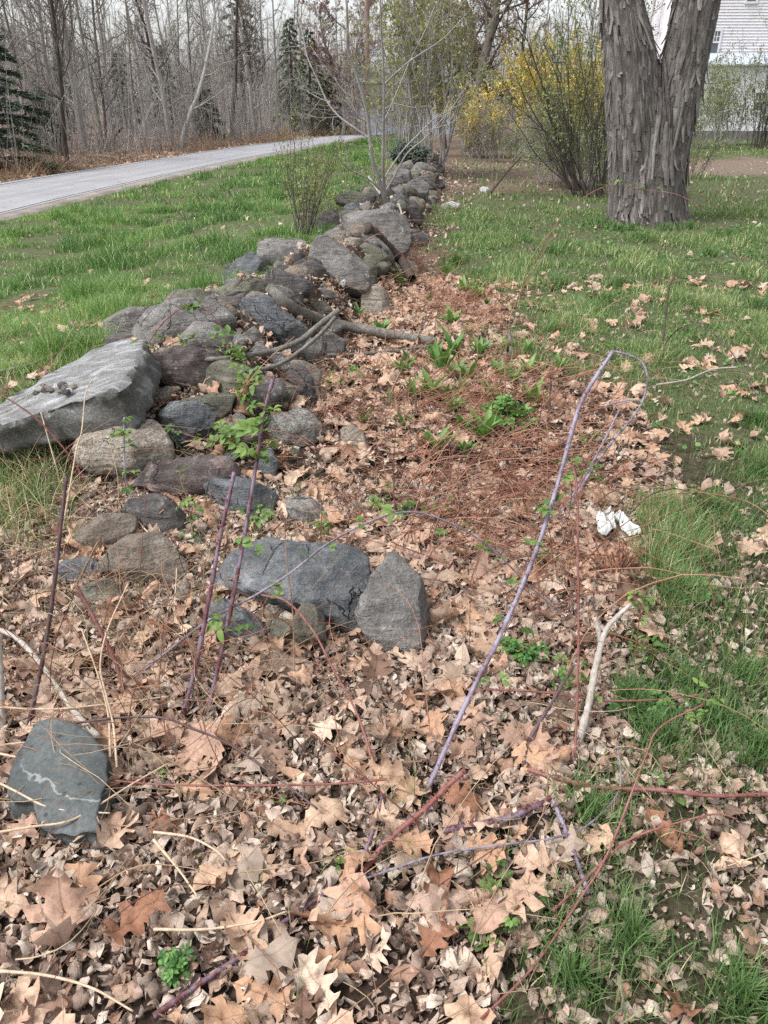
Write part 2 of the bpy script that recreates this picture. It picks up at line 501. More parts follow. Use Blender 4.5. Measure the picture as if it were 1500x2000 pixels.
def cane_mat(name, c1, c2, bloom=0.0, bcol=(.34, .31, .40), nodes=True):
    k = MT(name)
    s = k.n('SeparateXYZ', {0: k.attr('luv', 'Vector')})
    v = k.n('TexCoord').outputs['Object']
    sv = k.n('VectorMath', {0: v, 1: (1, 1, .25)}, operation='MULTIPLY').outputs[0]
    a = k.noise(sv, 60, 6, .7)
    col = k.mix(k.mr(a, .35, .65), c1, c2)
    if bloom:
        bl = k.mr(k.math('ADD', k.noise(sv, 35, 5, .75), k.math('MULTIPLY', k.noise(v, 9, 3), .6)), .68, .9, 0, bloom)
        col = k.mix(bl, col, bcol)
    return k.bsdf(col, .6, k.bump(a, .4, .002), .35)

CANE = {
 'purple': cane_mat('purple_cane_with_bloom', (.07, .02, .023), (.13, .042, .044), .55, (.27, .24, .32)),
 'bloom': cane_mat('whitish_violet_cane', (.085, .045, .06), (.16, .105, .135), .8, (.31, .28, .355)),
 'red':  cane_mat('red_brown_cane', (.14, .042, .035), (.24, .09, .07), .25, (.33, .23, .22)),
 'dark': cane_mat('dark_cane', (.04, .02, .02), (.095, .05, .046), .3, (.2, .17, .2)),
 'brown': cane_mat('brown_stem', (.16, .085, .055), (.28, .17, .11)),
 'pale': cane_mat('pale_dead_stalk', (.40, .29, .195), (.58, .46, .34)),
 'grey': cane_mat('grey_green_cane', (.10, .075, .085), (.18, .155, .18), .7, (.31, .29, .36)),
 'yellow': cane_mat('yellow_green_stem', (.24, .21, .08), (.36, .31, .13)),
}

def road_mat():
    k = MT('worn_asphalt')
    P = k.n('NewGeometry').outputs['Position']
    a = k.noise(P, 1.2, 5, .6)
    f = k.noise(P, 60, 3, .7)
    luv = k.n('SeparateXYZ', {0: k.attr('luv', 'Vector')})
    tr = k.noise(k.n('CombineXYZ', {0: k.math('MULTIPLY', luv.outputs[0], 9.), 1: k.math('MULTIPLY', luv.outputs[1], .12)}).outputs[0], 1.0, 4)
    col = k.ramp(k.math('ADD', k.math('MULTIPLY', a, .4), k.math('MULTIPLY', tr, .6)), [(.35, (.25, .253, .272)), (.5, (.305, .309, .33)), (.66, (.36, .364, .388))])
    vo = k.n('TexVoronoi', {'Vector': k.n('VectorMath', {0: P, 1: k.n('VectorMath', {0: k.n('TexNoise', {'Vector': P, 'Scale': 2.0, 'Detail': 4}).outputs[1], 1: (.7, .7, 0)}, operation='MULTIPLY').outputs[0]}, operation='ADD').outputs[0], 'Scale': .45}, feature='DISTANCE_TO_EDGE').outputs['Distance']
    col = k.mix(k.mr(vo, .0, .012, .4, 0), col, (.09, .09, .10))
    col = k.mix(k.mr(f, .3, .7, 0, .3), col, (.13, .13, .135))
    return k.bsdf(col, .75, k.bump(f, .3, .01), .35)
M_ROAD = road_mat()
_k = MT('faded_road_paint')
_P = _k.n('NewGeometry').outputs['Position']
M_PAINT = _k.bsdf(_k.mix(_k.mr(_k.noise(_P, 8, 6, .75), .4, .62, .15, .9), (.42, .42, .42), (.24, .24, .25)), .7)
_k = MT('gravel_shoulder')
_P = _k.n('NewGeometry').outputs['Position']
M_GRAVEL = _k.bsdf(_k.ramp(_k.math('ADD', _k.math('MULTIPLY', _k.noise(_P, 1.5, 5), .5), _k.math('MULTIPLY', _k.noise(_P, 45, 3, .7), .5)), [(.33, (.14, .12, .105)), (.5, (.24, .212, .19)), (.66, (.35, .32, .295))]), .9, _k.bump(_k.noise(_P, 45, 3), .6, .02), .2)

def ground_mat():
    k = MT('ground')
    P = k.n('NewGeometry').outputs['Position']
    c = k.attr('zone', 'Color')
    s = k.n('SeparateColor', {0: c})
    a, f, m_ = k.noise(P, 2.5, 6, .65), k.noise(P, 55, 5, .7), k.noise(P, 14, 5, .7)
    mixn = k.math('ADD', k.math('MULTIPLY', m_, .5), k.math('MULTIPLY', f, .5))
    soil = k.ramp(mixn, [(.34, (.016, .011, .009)), (.5, (.045, .031, .024)), (.66, (.11, .08, .062))])
    turf = k.ramp(mixn, [(.34, (.035, .04, .02)), (.5, (.082, .096, .045)), (.66, (.165, .16, .10))])
    wood = k.ramp(k.math('ADD', k.math('MULTIPLY', m_, .55), k.math('MULTIPLY', a, .45)), [(.36, (.085, .06, .045)), (.5, (.17, .125, .094)), (.66, (.27, .215, .17))])
    dirt = k.ramp(mixn, [(.34, (.10, .075, .06)), (.5, (.17, .13, .105)), (.66, (.25, .2, .17))])
    col = k.mix(s.outputs[0], soil, turf)
    col = k.mix(s.outputs[1], col, wood)
    col = k.mix(s.outputs[2], col, dirt)
    return k.bsdf(col, .95, k.bump(mixn, .9, .02), .15)
M_GROUND = ground_mat()

def plain(name, c, rough=.6, spec=.3, var=.15, scale=8, metal=0):
    k = MT(name)
    g = k.mr(k.noise(k.n('TexCoord').outputs['Object'], scale, 4), .3, .7, 1 - var, 1 + var)
    col = k.mix(1.0, c, k.n('CombineColor', {0: g, 1: g, 2: g}).outputs[0], 'MULTIPLY')
    return k.bsdf(col, rough, None, spec)
# ================================================================ ground, road
def axis(lo, hi, fine_lo, fine_hi, st, grow):
    a = list(np.arange(fine_lo, fine_hi + 1e-6, st))
    x, d = fine_hi, st
    while x < hi:
        d *= grow
        x += d
        a.append(x)
    x, d = fine_lo, st
    while x > lo:
        d *= grow
        x -= d
        a.insert(0, x)
    return np.array(a)
gx, gy = axis(-220, 220, -3.2, 3.2, .055, 1.09), axis(-12, 320, -.3, 10, .055, 1.05)
GX, GY = np.meshgrid(gx, gy)
GZ = surf(GX, GY)
gv = np.stack([GX, GY, GZ], -1).reshape(-1, 3)
nx, ny = len(gx), len(gy)
ii = (np.arange(ny - 1)[:, None] * nx + np.arange(nx - 1)[None]).ravel()
gf = np.stack([ii, ii + 1, ii + nx + 1, ii + nx], -1)

# litter / lawn border, in photo rows, carried to the ground
XB = [(300, 900), (330, 885), (430, 855), (500, 865), (560, 890), (600, 925), (650, 990), (700, 1060), (760, 1160), (800, 1215), (900, 1280), (1000, 1250), (1100, 1200), (1200, 1240), (1300, 1215), (1400, 1180), (1500, 1165), (1600, 1160), (1700, 1110), (1800, 1040), (1900, 990), (2000, 960), (2300, 900)]

def lawn_right(P):
    """0..1 how far into the right-hand lawn a ground point lies"""
    px, py, d = proj(P)
    b = itp(py, XB)
    n = vn3(P[..., 0] * 2.2, P[..., 1] * 2.2, 0, 33) * 60 + vn3(P[..., 0] * 7, P[..., 1] * 7, 0, 34) * 25
    ok = (d > .2)
    return np.where(ok, sstep(px + n - b, -40, 70), 0)

def edge(pts, f=terrain):
    q = np.array(pts, float)
    t = hit(q[:, 0], q[:, 1], f)
    return at(q[:, 0], q[:, 1], t)
near = edge([(-420, 520), (-150, 460), (0, 425), (150, 387), (300, 352), (450, 319), (600, 290), (680, 276), (712, 269.5)])
far = edge([(-420, 428), (-150, 389), (0, 362), (150, 338), (300, 315), (450, 291), (560, 277), (650, 267.5), (700, 264)])
def extend(E, n=3, l=9):
    d = E[-1] - E[-2]
    d = d / np.linalg.norm(d)
    out = list(E)
    for i in range(n):
        a = R(-9 * (i + 1))
        d = np.array([d[0] * math.cos(a) - d[1] * math.sin(a), d[0] * math.sin(a) + d[1] * math.cos(a), 0])
        out.append(out[-1] + d * l)
    return np.array(out)
dl = np.array([.15, .99, 0])
near = np.vstack([near[0] - dl * 12, near])
far = np.vstack([far[0] - dl * 14, far])
near, far = spline(extend(near), 120), spline(extend(far), 120)

def road_side(P):
    """signed metres from the near road edge, + towards the road, and the width there"""
    d = np.full(P.shape[:-1], -1e9)
    y = P[..., 1]
    o = np.argsort(near[:, 1])
    o2 = np.argsort(far[:, 1])
    xn = np.interp(y, near[o, 1], near[o, 0])
    xf = np.interp(y, far[o2, 1], far[o2, 0])
    return xn - P[..., 0], xn - xf

zone = np.zeros((len(gv), 4), np.float32)
zone[:, 3] = 1
rs, rw = road_side(gv)
lr = lawn_right(gv)
leftlawn = sstep(itp(gv[:, 1], XC) - itp(gv[:, 1], HW) * 1.1 - gv[:, 0], 0, .25) * (rs < 0) * (gv[:, 1] > 2.9)
zone[:, 0] = np.clip(np.maximum(lr * .95, leftlawn), 0, 1)
woods = np.maximum(sstep(rs - rw, 0, .4), sstep(gv[:, 1], 44, 48) * (gv[:, 0] < 14))
zone[:, 1] = np.maximum(woods, .75 * (heap(gv[:, 0], gv[:, 1]) < .05) * (gv[:, 1] > 4) * (1 - zone[:, 0]) * (rs < 0) * sstep(gv[:, 1], 7, 9))
bx = (gv[:, 0] > 1.4) & (gv[:, 0] < 7.5)
lit2 = sstep(gv[:, 1], 15.5, 17.5) * (1 - sstep(gv[:, 0], 4.6, 5.6)) * (gv[:, 0] > 0) * (1 - sstep(gv[:, 1], 40, 46))
zone[:, 1] = np.maximum(zone[:, 1], .7 * lit2)
zone[:, 0] *= 1 - .8 * lit2
zone[:, 0] *= 1 - .75 * (np.hypot(gv[:, 0], gv[:, 1]) < 4.2) * (gv[:, 0] > 0)
px_, py_, d_ = proj(gv)
patch = ((px_ > 1340) & (d_ > 5)) * sstep(py_ + 8 * vn3(gv[:, 0], gv[:, 1] * .5, 0, 3), 306, 316) * (1 - sstep(py_ + 6 * vn3(gv[:, 0], gv[:, 1] * .5, 0, 4), 338, 348))
zone[:, 2] = np.clip(patch * .95, 0, 1)
o = link('ground', mesh_np('ground', gv, gf, M_GROUND, True, extra={'zone': zone}))
tag(o, 'uneven ground of leaf litter, turf and bare soil', 'ground', kind='structure')

def ribbon(name, A, B, m, lift, cols=5, parent=None, drop=0):
    V, U = [], []
    n = len(A)
    L = np.concatenate([[0], np.cumsum(np.linalg.norm(np.diff(A, axis=0), axis=1))])
    s_ = np.linspace(0, 1, cols)
    for k in range(cols):
        q = A + (B - A) * s_[k]
        z = terrain(q[:, 0], q[:, 1]) + lift
        if drop and k == 0:
            z = z - drop
        V.append(np.stack([q[:, 0], q[:, 1], z], -1))
        U.append(np.stack([np.full(n, s_[k]), L, np.zeros(n)], -1))
    V, U = np.array(V), np.array(U)
    i = np.arange(cols - 1)[:, None] * n + np.arange(n - 1)[None]
    f = np.stack([i, i + n, i + n + 1, i + 1], -1).reshape(-1, 4)
    return link(name, mesh_np(name, V.reshape(-1, 3), f, m, True, luv=U.reshape(-1, 3)), parent)
rd = ribbon('road', near, far, M_ROAD, .056, 9)
tag(rd, 'pale worn asphalt country road with cracked edges', 'road', kind='structure')
across = far - near
aw = across / np.linalg.norm(across, axis=1, keepdims=True)
ribbon('edge_line', near + aw * .18, near + aw * .30, M_PAINT, .066, 2, rd)
ribbon('edge_line', far - aw * .30, far - aw * .18, M_PAINT, .066, 2, rd)
sh = ribbon('gravel_shoulder', near - aw * (.42 + .25 * vn3(near[:, 1:2], 0, 0, 9)), near + aw * .02, M_GRAVEL, .05, 6, None, .06)
tag(sh, 'sandy gravel shoulder along the near edge of the road', 'shoulder', kind='structure')

# ================================================================ stones
bm_ = bmesh.new(); bmesh.ops.create_icosphere(bm_, subdivisions=5, radius=1)
ICO = {5: (np.array([v.co[:] for v in bm_.verts]), np.array([[v.index for v in f.verts] for f in bm_.faces]))}
bm_.free()
for L_ in (4, 3):
    bm_ = bmesh.new(); bmesh.ops.create_icosphere(bm_, subdivisions=L_, radius=1)
    ICO[L_] = (np.array([v.co[:] for v in bm_.verts]), np.array([[v.index for v in f.verts] for f in bm_.faces]))
    bm_.free()
CR, CU, CB = np.array([1., 0, 0]), np.array([0, SP, CP]), np.array([0, -CP, SP])   # right, up, towards the viewpoint
ZOOM = {'A': (560, 300, 340 / 1500), 'B': (400, 440, 400 / 1500), 'C': (190, 550, 500 / 1500), 'D': (0, 640, 400 / 1500), 'E': (280, 750, 400 / 1500), 'F': (100, 940, 400 / 1500), 'G': (380, 1030, 500 / 1500), 'H': (0, 1380, .2), 'P': (0, 0, 1)}
STONES = {}

def outline_r(loc, th):
    """radius of a star-shaped outline at angles th"""
    a, b = loc, np.roll(loc, -1, 0)
    d = np.stack([np.cos(th), np.sin(th)], -1)
    e = b - a
    den = d[:, None, 0] * e[None, :, 1] - d[:, None, 1] * e[None, :, 0]
    den = np.where(np.abs(den) < 1e-12, 1e-12, den)
    r = (a[None, :, 0] * e[None, :, 1] - a[None, :, 1] * e[None, :, 0]) / den
    s_ = (a[None, :, 0] * d[:, None, 1] - a[None, :, 1] * d[:, None, 0]) / den
    ok = (r > 0) & (s_ >= -1e-6) & (s_ <= 1 + 1e-6)
    r = np.where(ok, r, 0)
    return r.max(1)

def stone(zc, label, m, pts, thick=.8, facets=5, push=.3, rough=1.0, box=.62, name='stone', group='stones of the dry stone wall', cat='stone', f=surf, dt=0.0, lv=4, grow=1.19):
    x0, y0, s_ = ZOOM[zc]
    q = np.array(pts, float) * s_ + (x0, y0)
    a, b = q, np.roll(q, -1, 0)
    cr = a[:, 0] * b[:, 1] - b[:, 0] * a[:, 1]
    c = ((a + b) * cr[:, None]).sum(0) / (3 * cr.sum())
    area = abs(cr.sum()) / 2
    yb = q[:, 1].max()
    t = float(hit(c[0], c[1], f)[0])
    tb = float(hit(c[0], yb - .1 * (yb - c[1]), f)[0])
    t = .42 * t + .58 * max(tb, t - .6)
    half = thick * .5 * math.sqrt(area) * t / FPX
    t = t + (push - .3) * half + dt
    P = at(c[0], c[1], t)
    loc = (q - c) * (1, -1) * t / FPX
    th = np.linspace(-np.pi, np.pi, 241)
    r = outline_r(loc * grow, th)
    k = np.ones(7) / 7
    r = np.convolve(np.concatenate([r[-4:-1], r, r[1:4]]), k, 'valid')
    sd = random.randint(0, 9999)
    V0, F = ICO[lv]
    rho = np.hypot(V0[:, 0], V0[:, 1])
    ang = np.arctan2(V0[:, 1], V0[:, 0])
    rr = np.interp(ang, th, r)
    e = np.sign(V0[:, 2]) * np.abs(V0[:, 2]) ** box
    h = np.clip(rho, 1e-6, 1) ** box * rr / np.maximum(rho, 1e-6)
    u, v_, w_ = V0[:, 0] * h, V0[:, 1] * h, e * half
    W = u[:, None] * CR + v_[:, None] * CU + w_[:, None] * CB
    size = math.sqrt(area) * t / FPX
    rg = np.random.default_rng(sd)
    for i in range(facets + (2 if facets > 3 else 1)):
        n = rg.normal(size=3)
        n = n[0] * CR * .75 + n[1] * CU * .75 + (abs(n[2]) + .25) * CB * (1 if rg.random() < .75 else -1)
        n /= np.linalg.norm(n)
        s2 = W @ n
        lim = s2.max() * rg.uniform(.62, .84)
        W -= np.maximum(s2 - lim, 0)[:, None] * n * .97
    nn = W / np.maximum(np.linalg.norm(W, axis=1, keepdims=True), 1e-9)
    fq = 2.2 / size
    dsp = .045 * size * fbm3(W[:, 0] * fq, W[:, 1] * fq, W[:, 2] * fq, sd, 3) + .014 * size * fbm3(W[:, 0] * fq * 6, W[:, 1] * fq * 6, W[:, 2] * fq * 6, sd + 9, 3)
    dsp = dsp - .03 * size * (1 - np.abs(vn3(W[:, 0] * fq * 2.5, W[:, 1] * fq * 2.5, W[:, 2] * fq * 2.5, sd + 4))) ** 6
    W = W + nn * (dsp * rough)[:, None]
    o = link(name, mesh_np(name, W, F, ROCK[m] if isinstance(m, str) else m), None, P)
    tag(o, label, cat, group)
    STONES[label] = (c[0], c[1], P)
    return o

NEARG = 'loose stones at the near end of the wall'
S_ = [
 # near end
 ('G', 'long blue-grey banded slab of stone lying behind the pointed stone', 'slate', [(135,245),(300,150),(480,95),(560,118),(700,128),(850,135),(960,180),(1060,240),(1075,290),(1030,360),(990,470),(1005,570),(990,622),(900,632),(780,612),(700,570),(560,480),(400,425),(200,405),(150,370)], dict(thick=.9, facets=6, group=NEARG, lv=5, push=.15)),
 ('G', 'grey stone with a pointed top leaning in the oak leaves', 'grey', [(1165,175),(1230,250),(1310,335),(1370,430),(1393,510),(1380,600),(1330,690),(1230,742),(1120,712),(1060,672),(1010,580),(965,500),(1020,400),(1090,280)], dict(thick=.55, facets=3, group=NEARG, lv=5, push=.0, box=.45, dt=-.05)),
 ('G', 'small rounded mossy stone against the front of the banded slab', 'moss', [(600,500),(660,463),(730,480),(755,540),(752,640),(700,690),(640,700),(600,650),(585,570)], dict(group=NEARG, dt=-.08, lv=5)),
 ('G', 'small dark mottled stone wedged left of the rounded mossy one', 'moss', [(390,640),(440,560),(530,530),(595,530),(600,620),(620,690),(500,695),(410,680)], dict(group=NEARG, lv=5)),
 ('G', 'small round tan stone half hidden by a dead leaf before the slab', 'tan', [(380,510),(440,455),(510,460),(545,500),(540,545),(450,570),(395,545)], dict(group=NEARG)),
 ('G', 'angular bluish stone below the left end of the banded slab', 'slate', [(65,600),(110,480),(190,408),(290,500),(350,540),(418,590),(370,655),(300,692),(200,692),(110,650)], dict(group=NEARG, facets=8, lv=5)),
 ('G', 'small upright stone poking up behind the banded slab', 'brown', [(638,75),(675,25),(725,35),(760,110),(740,150),(650,150)], dict(group=NEARG, dt=.1)),
 ('F', 'smooth dark oval stone above the two brown stones', 'dark', [(585,170),(650,135),(760,118),(850,145),(930,230),(975,330),(985,430),(955,510),(870,480),(740,440),(620,390),(570,280)], dict(group=NEARG, facets=2, rough=.5, lv=5, dt=.06)),
 ('F', 'smooth tan oval stone left of the dark oval one', 'brown', [(195,400),(260,330),(370,268),(500,253),(590,278),(603,350),(560,430),(480,520),(390,572),(310,550),(230,480)], dict(group=NEARG, facets=3, rough=.5, lv=5)),
 ('F', 'largest brown rounded stone of the near heap', 'brown', [(425,620),(480,510),(600,420),(760,398),(890,430),(965,540),(965,680),(870,745),(760,785),(620,755),(500,695)], dict(group=NEARG, facets=4, rough=.6, lv=5, dt=-.04)),
 ('F', 'flat bluish stone with a white fleck below the tan oval', 'slate', [(45,670),(110,595),(260,573),(360,600),(412,670),(360,725),(230,760),(80,752)], dict(group=NEARG, thick=.6)),
 ('F', 'lumpy grey-brown stone under the flat bluish stone', 'moss', [(240,880),(290,780),(400,733),(485,765),(508,840),(460,960),(430,1062),(350,1045),(265,985)], dict(group=NEARG, rough=1.6)),
 ('F', 'narrow upright pebble right of the largest brown stone', 'tan', [(915,830),(930,740),(970,705),(1012,760),(1022,850),(980,922),(920,912)], dict(group=NEARG)),
 ('F', 'thin greenish flake on edge beside the bramble sprout', 'moss', [(1040,440),(1075,405),(1130,450),(1122,505),(1055,500)], dict(group=NEARG, thick=.5)),
 # block under the pale slab
 ('D', 'big tan granite boulder propping up the pale slab', 'tan', [(600,1010),(570,900),(600,800),(850,740),(1010,650),(1100,655),(1180,740),(1240,850),(1258,950),(1200,1020),(1100,1085),(880,1095),(700,1060)], dict(facets=2, lv=5, push=.15, rough=.7, dt=-.1, grow=1.06)),
 ('E', 'long grey log-shaped stone below the big tan boulder', 'mauve', [(-95,720),(-60,640),(0,600),(150,578),(400,548),(560,560),(640,630),(610,720),(520,785),(380,805),(240,865),(100,850),(-40,795)], dict(lv=5, rough=1.2)),
 ('E', 'grey lozenge stone in front of the log-shaped stone', 'slate', [(490,770),(555,708),(700,710),(850,750),(960,820),(1008,900),(960,995),(850,1028),(700,982),(550,865)], dict(lv=5, facets=6)),
 ('E', 'flat grey stone sunk in leaves right of the lozenge', 'grey', [(1060,830),(1120,808),(1250,850),(1340,960),(1372,1062),(1250,1100),(1130,1050),(1080,960)], dict(lv=5, thick=.6)),
 ('E', 'speckled granite boulder behind the tallest purple cane', 'granite', [(860,340),(960,240),(1130,188),(1230,240),(1292,330),(1270,425),(1150,450),(1050,480),(920,460)], dict(lv=5)),
 ('E', 'dark grey stone above the speckled granite boulder', 'grey', [(1090,30),(1150,-70),(1230,-50),(1280,60),(1275,180),(1180,170)], dict()),
 ('E', 'small pale blue stone at the tip of the log-shaped stone', 'white', [(510,570),(570,500),(640,488),(677,522),(650,585),(570,600)], dict()),
 ('E', 'blue-grey wedge under the bramble leaves by the purple cane', 'slate', [(820,610),(860,500),(930,480),(978,580),(962,665),(930,715),(840,660)], dict()),
 ('E', 'small mossy triangular stone at the foot of the granite boulder', 'moss', [(1000,545),(1090,468),(1135,492),(1125,570),(1040,575)], dict()),
 ('E', 'layered greenish slab under the dark round boulder', 'moss', [(310,130),(380,70),(570,58),(660,100),(708,150),(702,215),(600,280),(500,250),(370,200)], dict(facets=7, thick=1.0, lv=5)),
 ('E', 'dark blue slate block beside the tan boulder', 'slate', [(95,230),(140,175),(300,160),(450,148),(552,190),(505,255),(515,360),(400,410),(280,425),(165,365)], dict(facets=8, thick=1.0, box=.5, lv=5, dt=-.05)),
 ('E', 'small flat stone tucked under the layered slab', 'grey', [(560,290),(690,215),(745,250),(710,300),(620,320)], dict()),
 ('E', 'round tan stone in the gap under the slab corner', 'tan', [(45,130),(100,45),(180,28),(235,80),(225,160),(130,220),(55,215)], dict(dt=.08)),
 ('E', 'earth-stained flat stone between slate and granite', 'brown', [(505,290),(620,278),(760,305),(840,370),(720,450),(560,430)], dict(thick=.7)),
 ('E', 'thin dark flake under the green bramble leaves', 'dark', [(685,90),(800,55),(885,130),(760,170)], dict(thick=.5)),
 # second rank
 ('C', 'big dark mauve boulder with white speckles', 'mauve', [(350,490),(420,430),(560,403),(700,430),(800,480),(868,540),(862,595),(780,633),(640,643),(480,622),(375,580)], dict(lv=5, facets=3, thick=1.0, rough=.8, box=.6)),
 ('C', 'grey rounded boulder sitting above the dark mauve one', 'grey', [(450,400),(500,310),(590,250),(690,265),(760,320),(860,375),(830,460),(700,440),(560,420),(460,440)], dict(lv=5, facets=3, rough=.7, dt=.05)),
 ('C', 'wide grey boulder under the arching red cane', 'grey', [(205,345),(250,260),(330,180),(430,138),(560,128),(680,150),(760,210),(800,290),(740,330),(600,300),(480,360),(350,420),(250,410)], dict(lv=5, facets=4, rough=.7, dt=.1)),
 ('C', 'blunt cylinder-like boulder on the grass side of the wall', 'grey', [(60,220),(110,178),(200,168),(335,168),(310,220),(250,290),(190,355),(110,362),(68,310)], dict(lv=5, facets=3, rough=.6)),
 ('C', 'small domed stone behind the wide grey boulder', 'grey', [(375,150),(410,88),(490,56),(550,83),(585,130),(500,170),(420,170)], dict(rough=.6)),
 ('C', 'long flat-topped stone on the crest, brown at one end', 'moss', [(595,112),(680,68),(820,18),(920,-2),(1005,28),(1035,90),(1022,135),(940,115),(800,130),(700,125),(640,130)], dict(lv=5, facets=6, thick=1.0)),
 ('C', 'brown round stone below the flat-topped stone', 'brown', [(635,155),(690,105),(760,125),(820,190),(780,235),(690,220)], dict()),
 ('C', 'large angular grey stone tipped towards the litter', 'slate', [(850,215),(895,110),(980,88),(1060,160),(1150,230),(1220,290),(1205,345),(1130,385),(1020,350),(910,300)], dict(lv=5, facets=10, thick=.9, box=.5)),
 ('C', 'square-ended block under the tipped angular stone', 'grey', [(1140,450),(1190,345),(1270,305),(1320,350),(1303,425),(1262,515),(1165,490)], dict(facets=8, box=.5, lv=5)),
 ('C', 'dark stone in the shade of the grey log', 'dark', [(1280,470),(1305,330),(1390,278),(1450,340),(1440,455),(1340,490)], dict(facets=4)),
 ('C', 'small angular stone left of the tipped grey stone', 'grey', [(845,320),(920,272),(975,330),(945,375),(870,372)], dict(facets=8)),
 ('C', 'sharp grey shard standing behind the tipped stone', 'slate', [(815,140),(888,92),(895,170),(845,185)], dict(thick=.5, facets=8)),
 ('C', 'small wedge stone below the lichen log', 'slate', [(1250,175),(1300,126),(1374,177),(1342,205),(1280,202)], dict(facets=6)),
 ('C', 'pale rubble stone by the green bramble leaves', 'grey', [(865,410),(960,368),(1015,420),(940,455)], dict(facets=6)),
 ('C', 'pale pebble on the crest beside the domed stone', 'tan', [(592,132),(630,112),(662,132),(640,155)], dict()),
 ('C', 'pale broken stone above the purple cane tip', 'granite', [(970,480),(1030,415),(1115,440),(1135,500),(1050,525)], dict(facets=7)),
 ('C', 'dark upright stone behind the purple cane tip', 'dark', [(1120,560),(1150,505),(1215,510),(1280,640),(1270,740),(1180,700)], dict(facets=5)),
 ('C', 'little grey stone caught between boulder and rubble', 'grey', [(775,330),(830,300),(880,350),(850,400),(790,390)], dict(facets=6)),
 # third rank
 ('B', 'angular grey stone with a white streak on the grass side', 'slate', [(125,460),(150,330),(240,230),(320,212),(400,258),(455,320),(475,360),(440,425),(300,425),(200,445)], dict(lv=5, facets=8, thick=.9)),
 ('B', 'big grey block perched highest on the crest', 'grey', [(398,190),(440,128),(580,78),(700,118),(773,210),(742,292),(660,342),(600,335),(500,300),(450,270)], dict(lv=5, facets=8, thick=1.0, dt=-.1)),
 ('B', 'small wedge under the perched block', 'grey', [(495,340),(510,278),(560,268),(622,330),(612,380),(540,365)], dict(facets=4)),
 ('B', 'smooth bullet-shaped grey stone', 'dark', [(445,375),(520,333),(620,368),(773,430),(762,485),(700,535),(620,548),(540,505),(465,435)], dict(lv=5, facets=2, rough=.4)),
 ('B', 'tall grey boulder face with one white lichen patch', 'grey', [(735,340),(760,180),(860,128),(960,112),(1060,168),(1150,240),(1182,340),(1177,465),(1120,495),(1000,460),(830,420)], dict(lv=5, facets=4, thick=.9, rough=.7)),
 ('B', 'dark block between bullet stone and tall boulder', 'dark', [(695,405),(720,300),(770,248),(835,270),(835,385),(770,425)], dict(facets=6)),
 ('B', 'rounded stone at the right shoulder of the tall boulder', 'moss', [(1175,290),(1240,198),(1320,228),(1353,290),(1312,345),(1260,365),(1205,385)], dict(facets=3)),
 ('B', 'dark stone in the hollow under the rounded shoulder', 'dark', [(1175,460),(1190,380),(1255,350),(1255,430),(1210,470)], dict(facets=3)),
 ('B', 'upright tan stone standing alone in the leaf litter', 'tan', [(1158,500),(1205,465),(1280,460),(1322,520),(1348,600),(1352,700),(1300,745),(1195,730),(1158,620)], dict(facets=3, lv=5, push=.1)),
 ('B', 'white chip leaning on the tall boulder', 'white', [(988,432),(1010,383),(1032,410),(1022,455)], dict(thick=.5, dt=-.05)),
 ('B', 'flat pebble among the leaf bits on the wall', 'grey', [(797,490),(850,463),(942,490),(952,530),(870,535)], dict(facets=2)),
 ('B', 'thin mossy wedge under the bullet stone', 'moss', [(625,555),(700,528),(765,550),(690,588)], dict(thick=.5)),
 ('B', 'squarish stone by the broken branch tip', 'slate', [(775,590),(830,573),(925,630),(902,668),(820,640)], dict(facets=8)),
 ('B', 'little round stone left of the bullet stone', 'grey', [(485,480),(540,455),(570,510),(520,530)], dict()),
 ('B', 'second flat pebble above the leaf bits', 'grey', [(800,460),(850,425),(905,440),(890,470)], dict()),
 # far ranks
 ('A', 'hugest boulder of the wall, broad speckled grey face', 'grey', [(460,560),(620,505),(750,495),(900,498),(985,550),(1025,640),(1045,760),(1005,865),(930,890),(860,820),(720,730),(560,690),(500,640)], dict(lv=5, facets=4, thick=.9, rough=.7)),
 ('A', 'dark hunched block left of the hugest boulder', 'dark', [(250,700),(280,578),(350,518),(430,513),(515,570),(545,650),(520,685),(400,690),(320,710)], dict(lv=5, facets=4)),
 ('A', 'small dark stone under the hunched block', 'dark', [(235,755),(300,685),(355,710),(325,780)], dict()),
 ('A', 'flat grey stone beside the hunched block', 'grey', [(325,755),(380,685),(500,676),(530,720),(470,760),(400,770)], dict(thick=.7)),
 ('A', 'long sloping stone with the dead branch on it', 'grey', [(525,700),(620,666),(720,686),(820,776),(935,900),(922,945),(870,910),(780,840),(640,770)], dict(thick=.7, facets=5)),
 ('A', 'rounded stone at the lower end of the sloping stone', 'moss', [(605,815),(690,792),(800,836),(872,900),(883,960),(840,1025),(790,1045),(755,940),(680,890)], dict(facets=3)),
 ('A', 'pale domed stone next to the white lichen patch', 'tan', [(460,770),(530,728),(620,738),(665,780),(610,810),(520,800)], dict()),
 ('A', 'hanging stone at the right of the tall boulder', 'moss', [(645,890),(700,868),(785,930),(772,1035),(700,1078),(675,980)], dict()),
 ('A', 'broad flat mossy stone at the foot of the sapling', 'moss', [(425,400),(480,340),(600,338),(660,368),(760,366),(950,418),(985,470),(860,510),(700,525),(600,470),(480,430)], dict(facets=6, thick=.6, dt=.1)),
 ('A', 'grey wedge resting on the broad mossy stone', 'slate', [(460,515),(530,438),(610,427),(633,480),(605,525),(540,530)], dict(dt=-.1)),
 ('A', 'small brown stone beside the grey wedge', 'brown', [(635,490),(690,437),(718,470),(705,515),(650,520)], dict(dt=-.1)),
 ('A', 'small dark round stone left of the sapling', 'dark', [(598,325),(640,283),(710,298),(745,330),(690,358)], dict()),
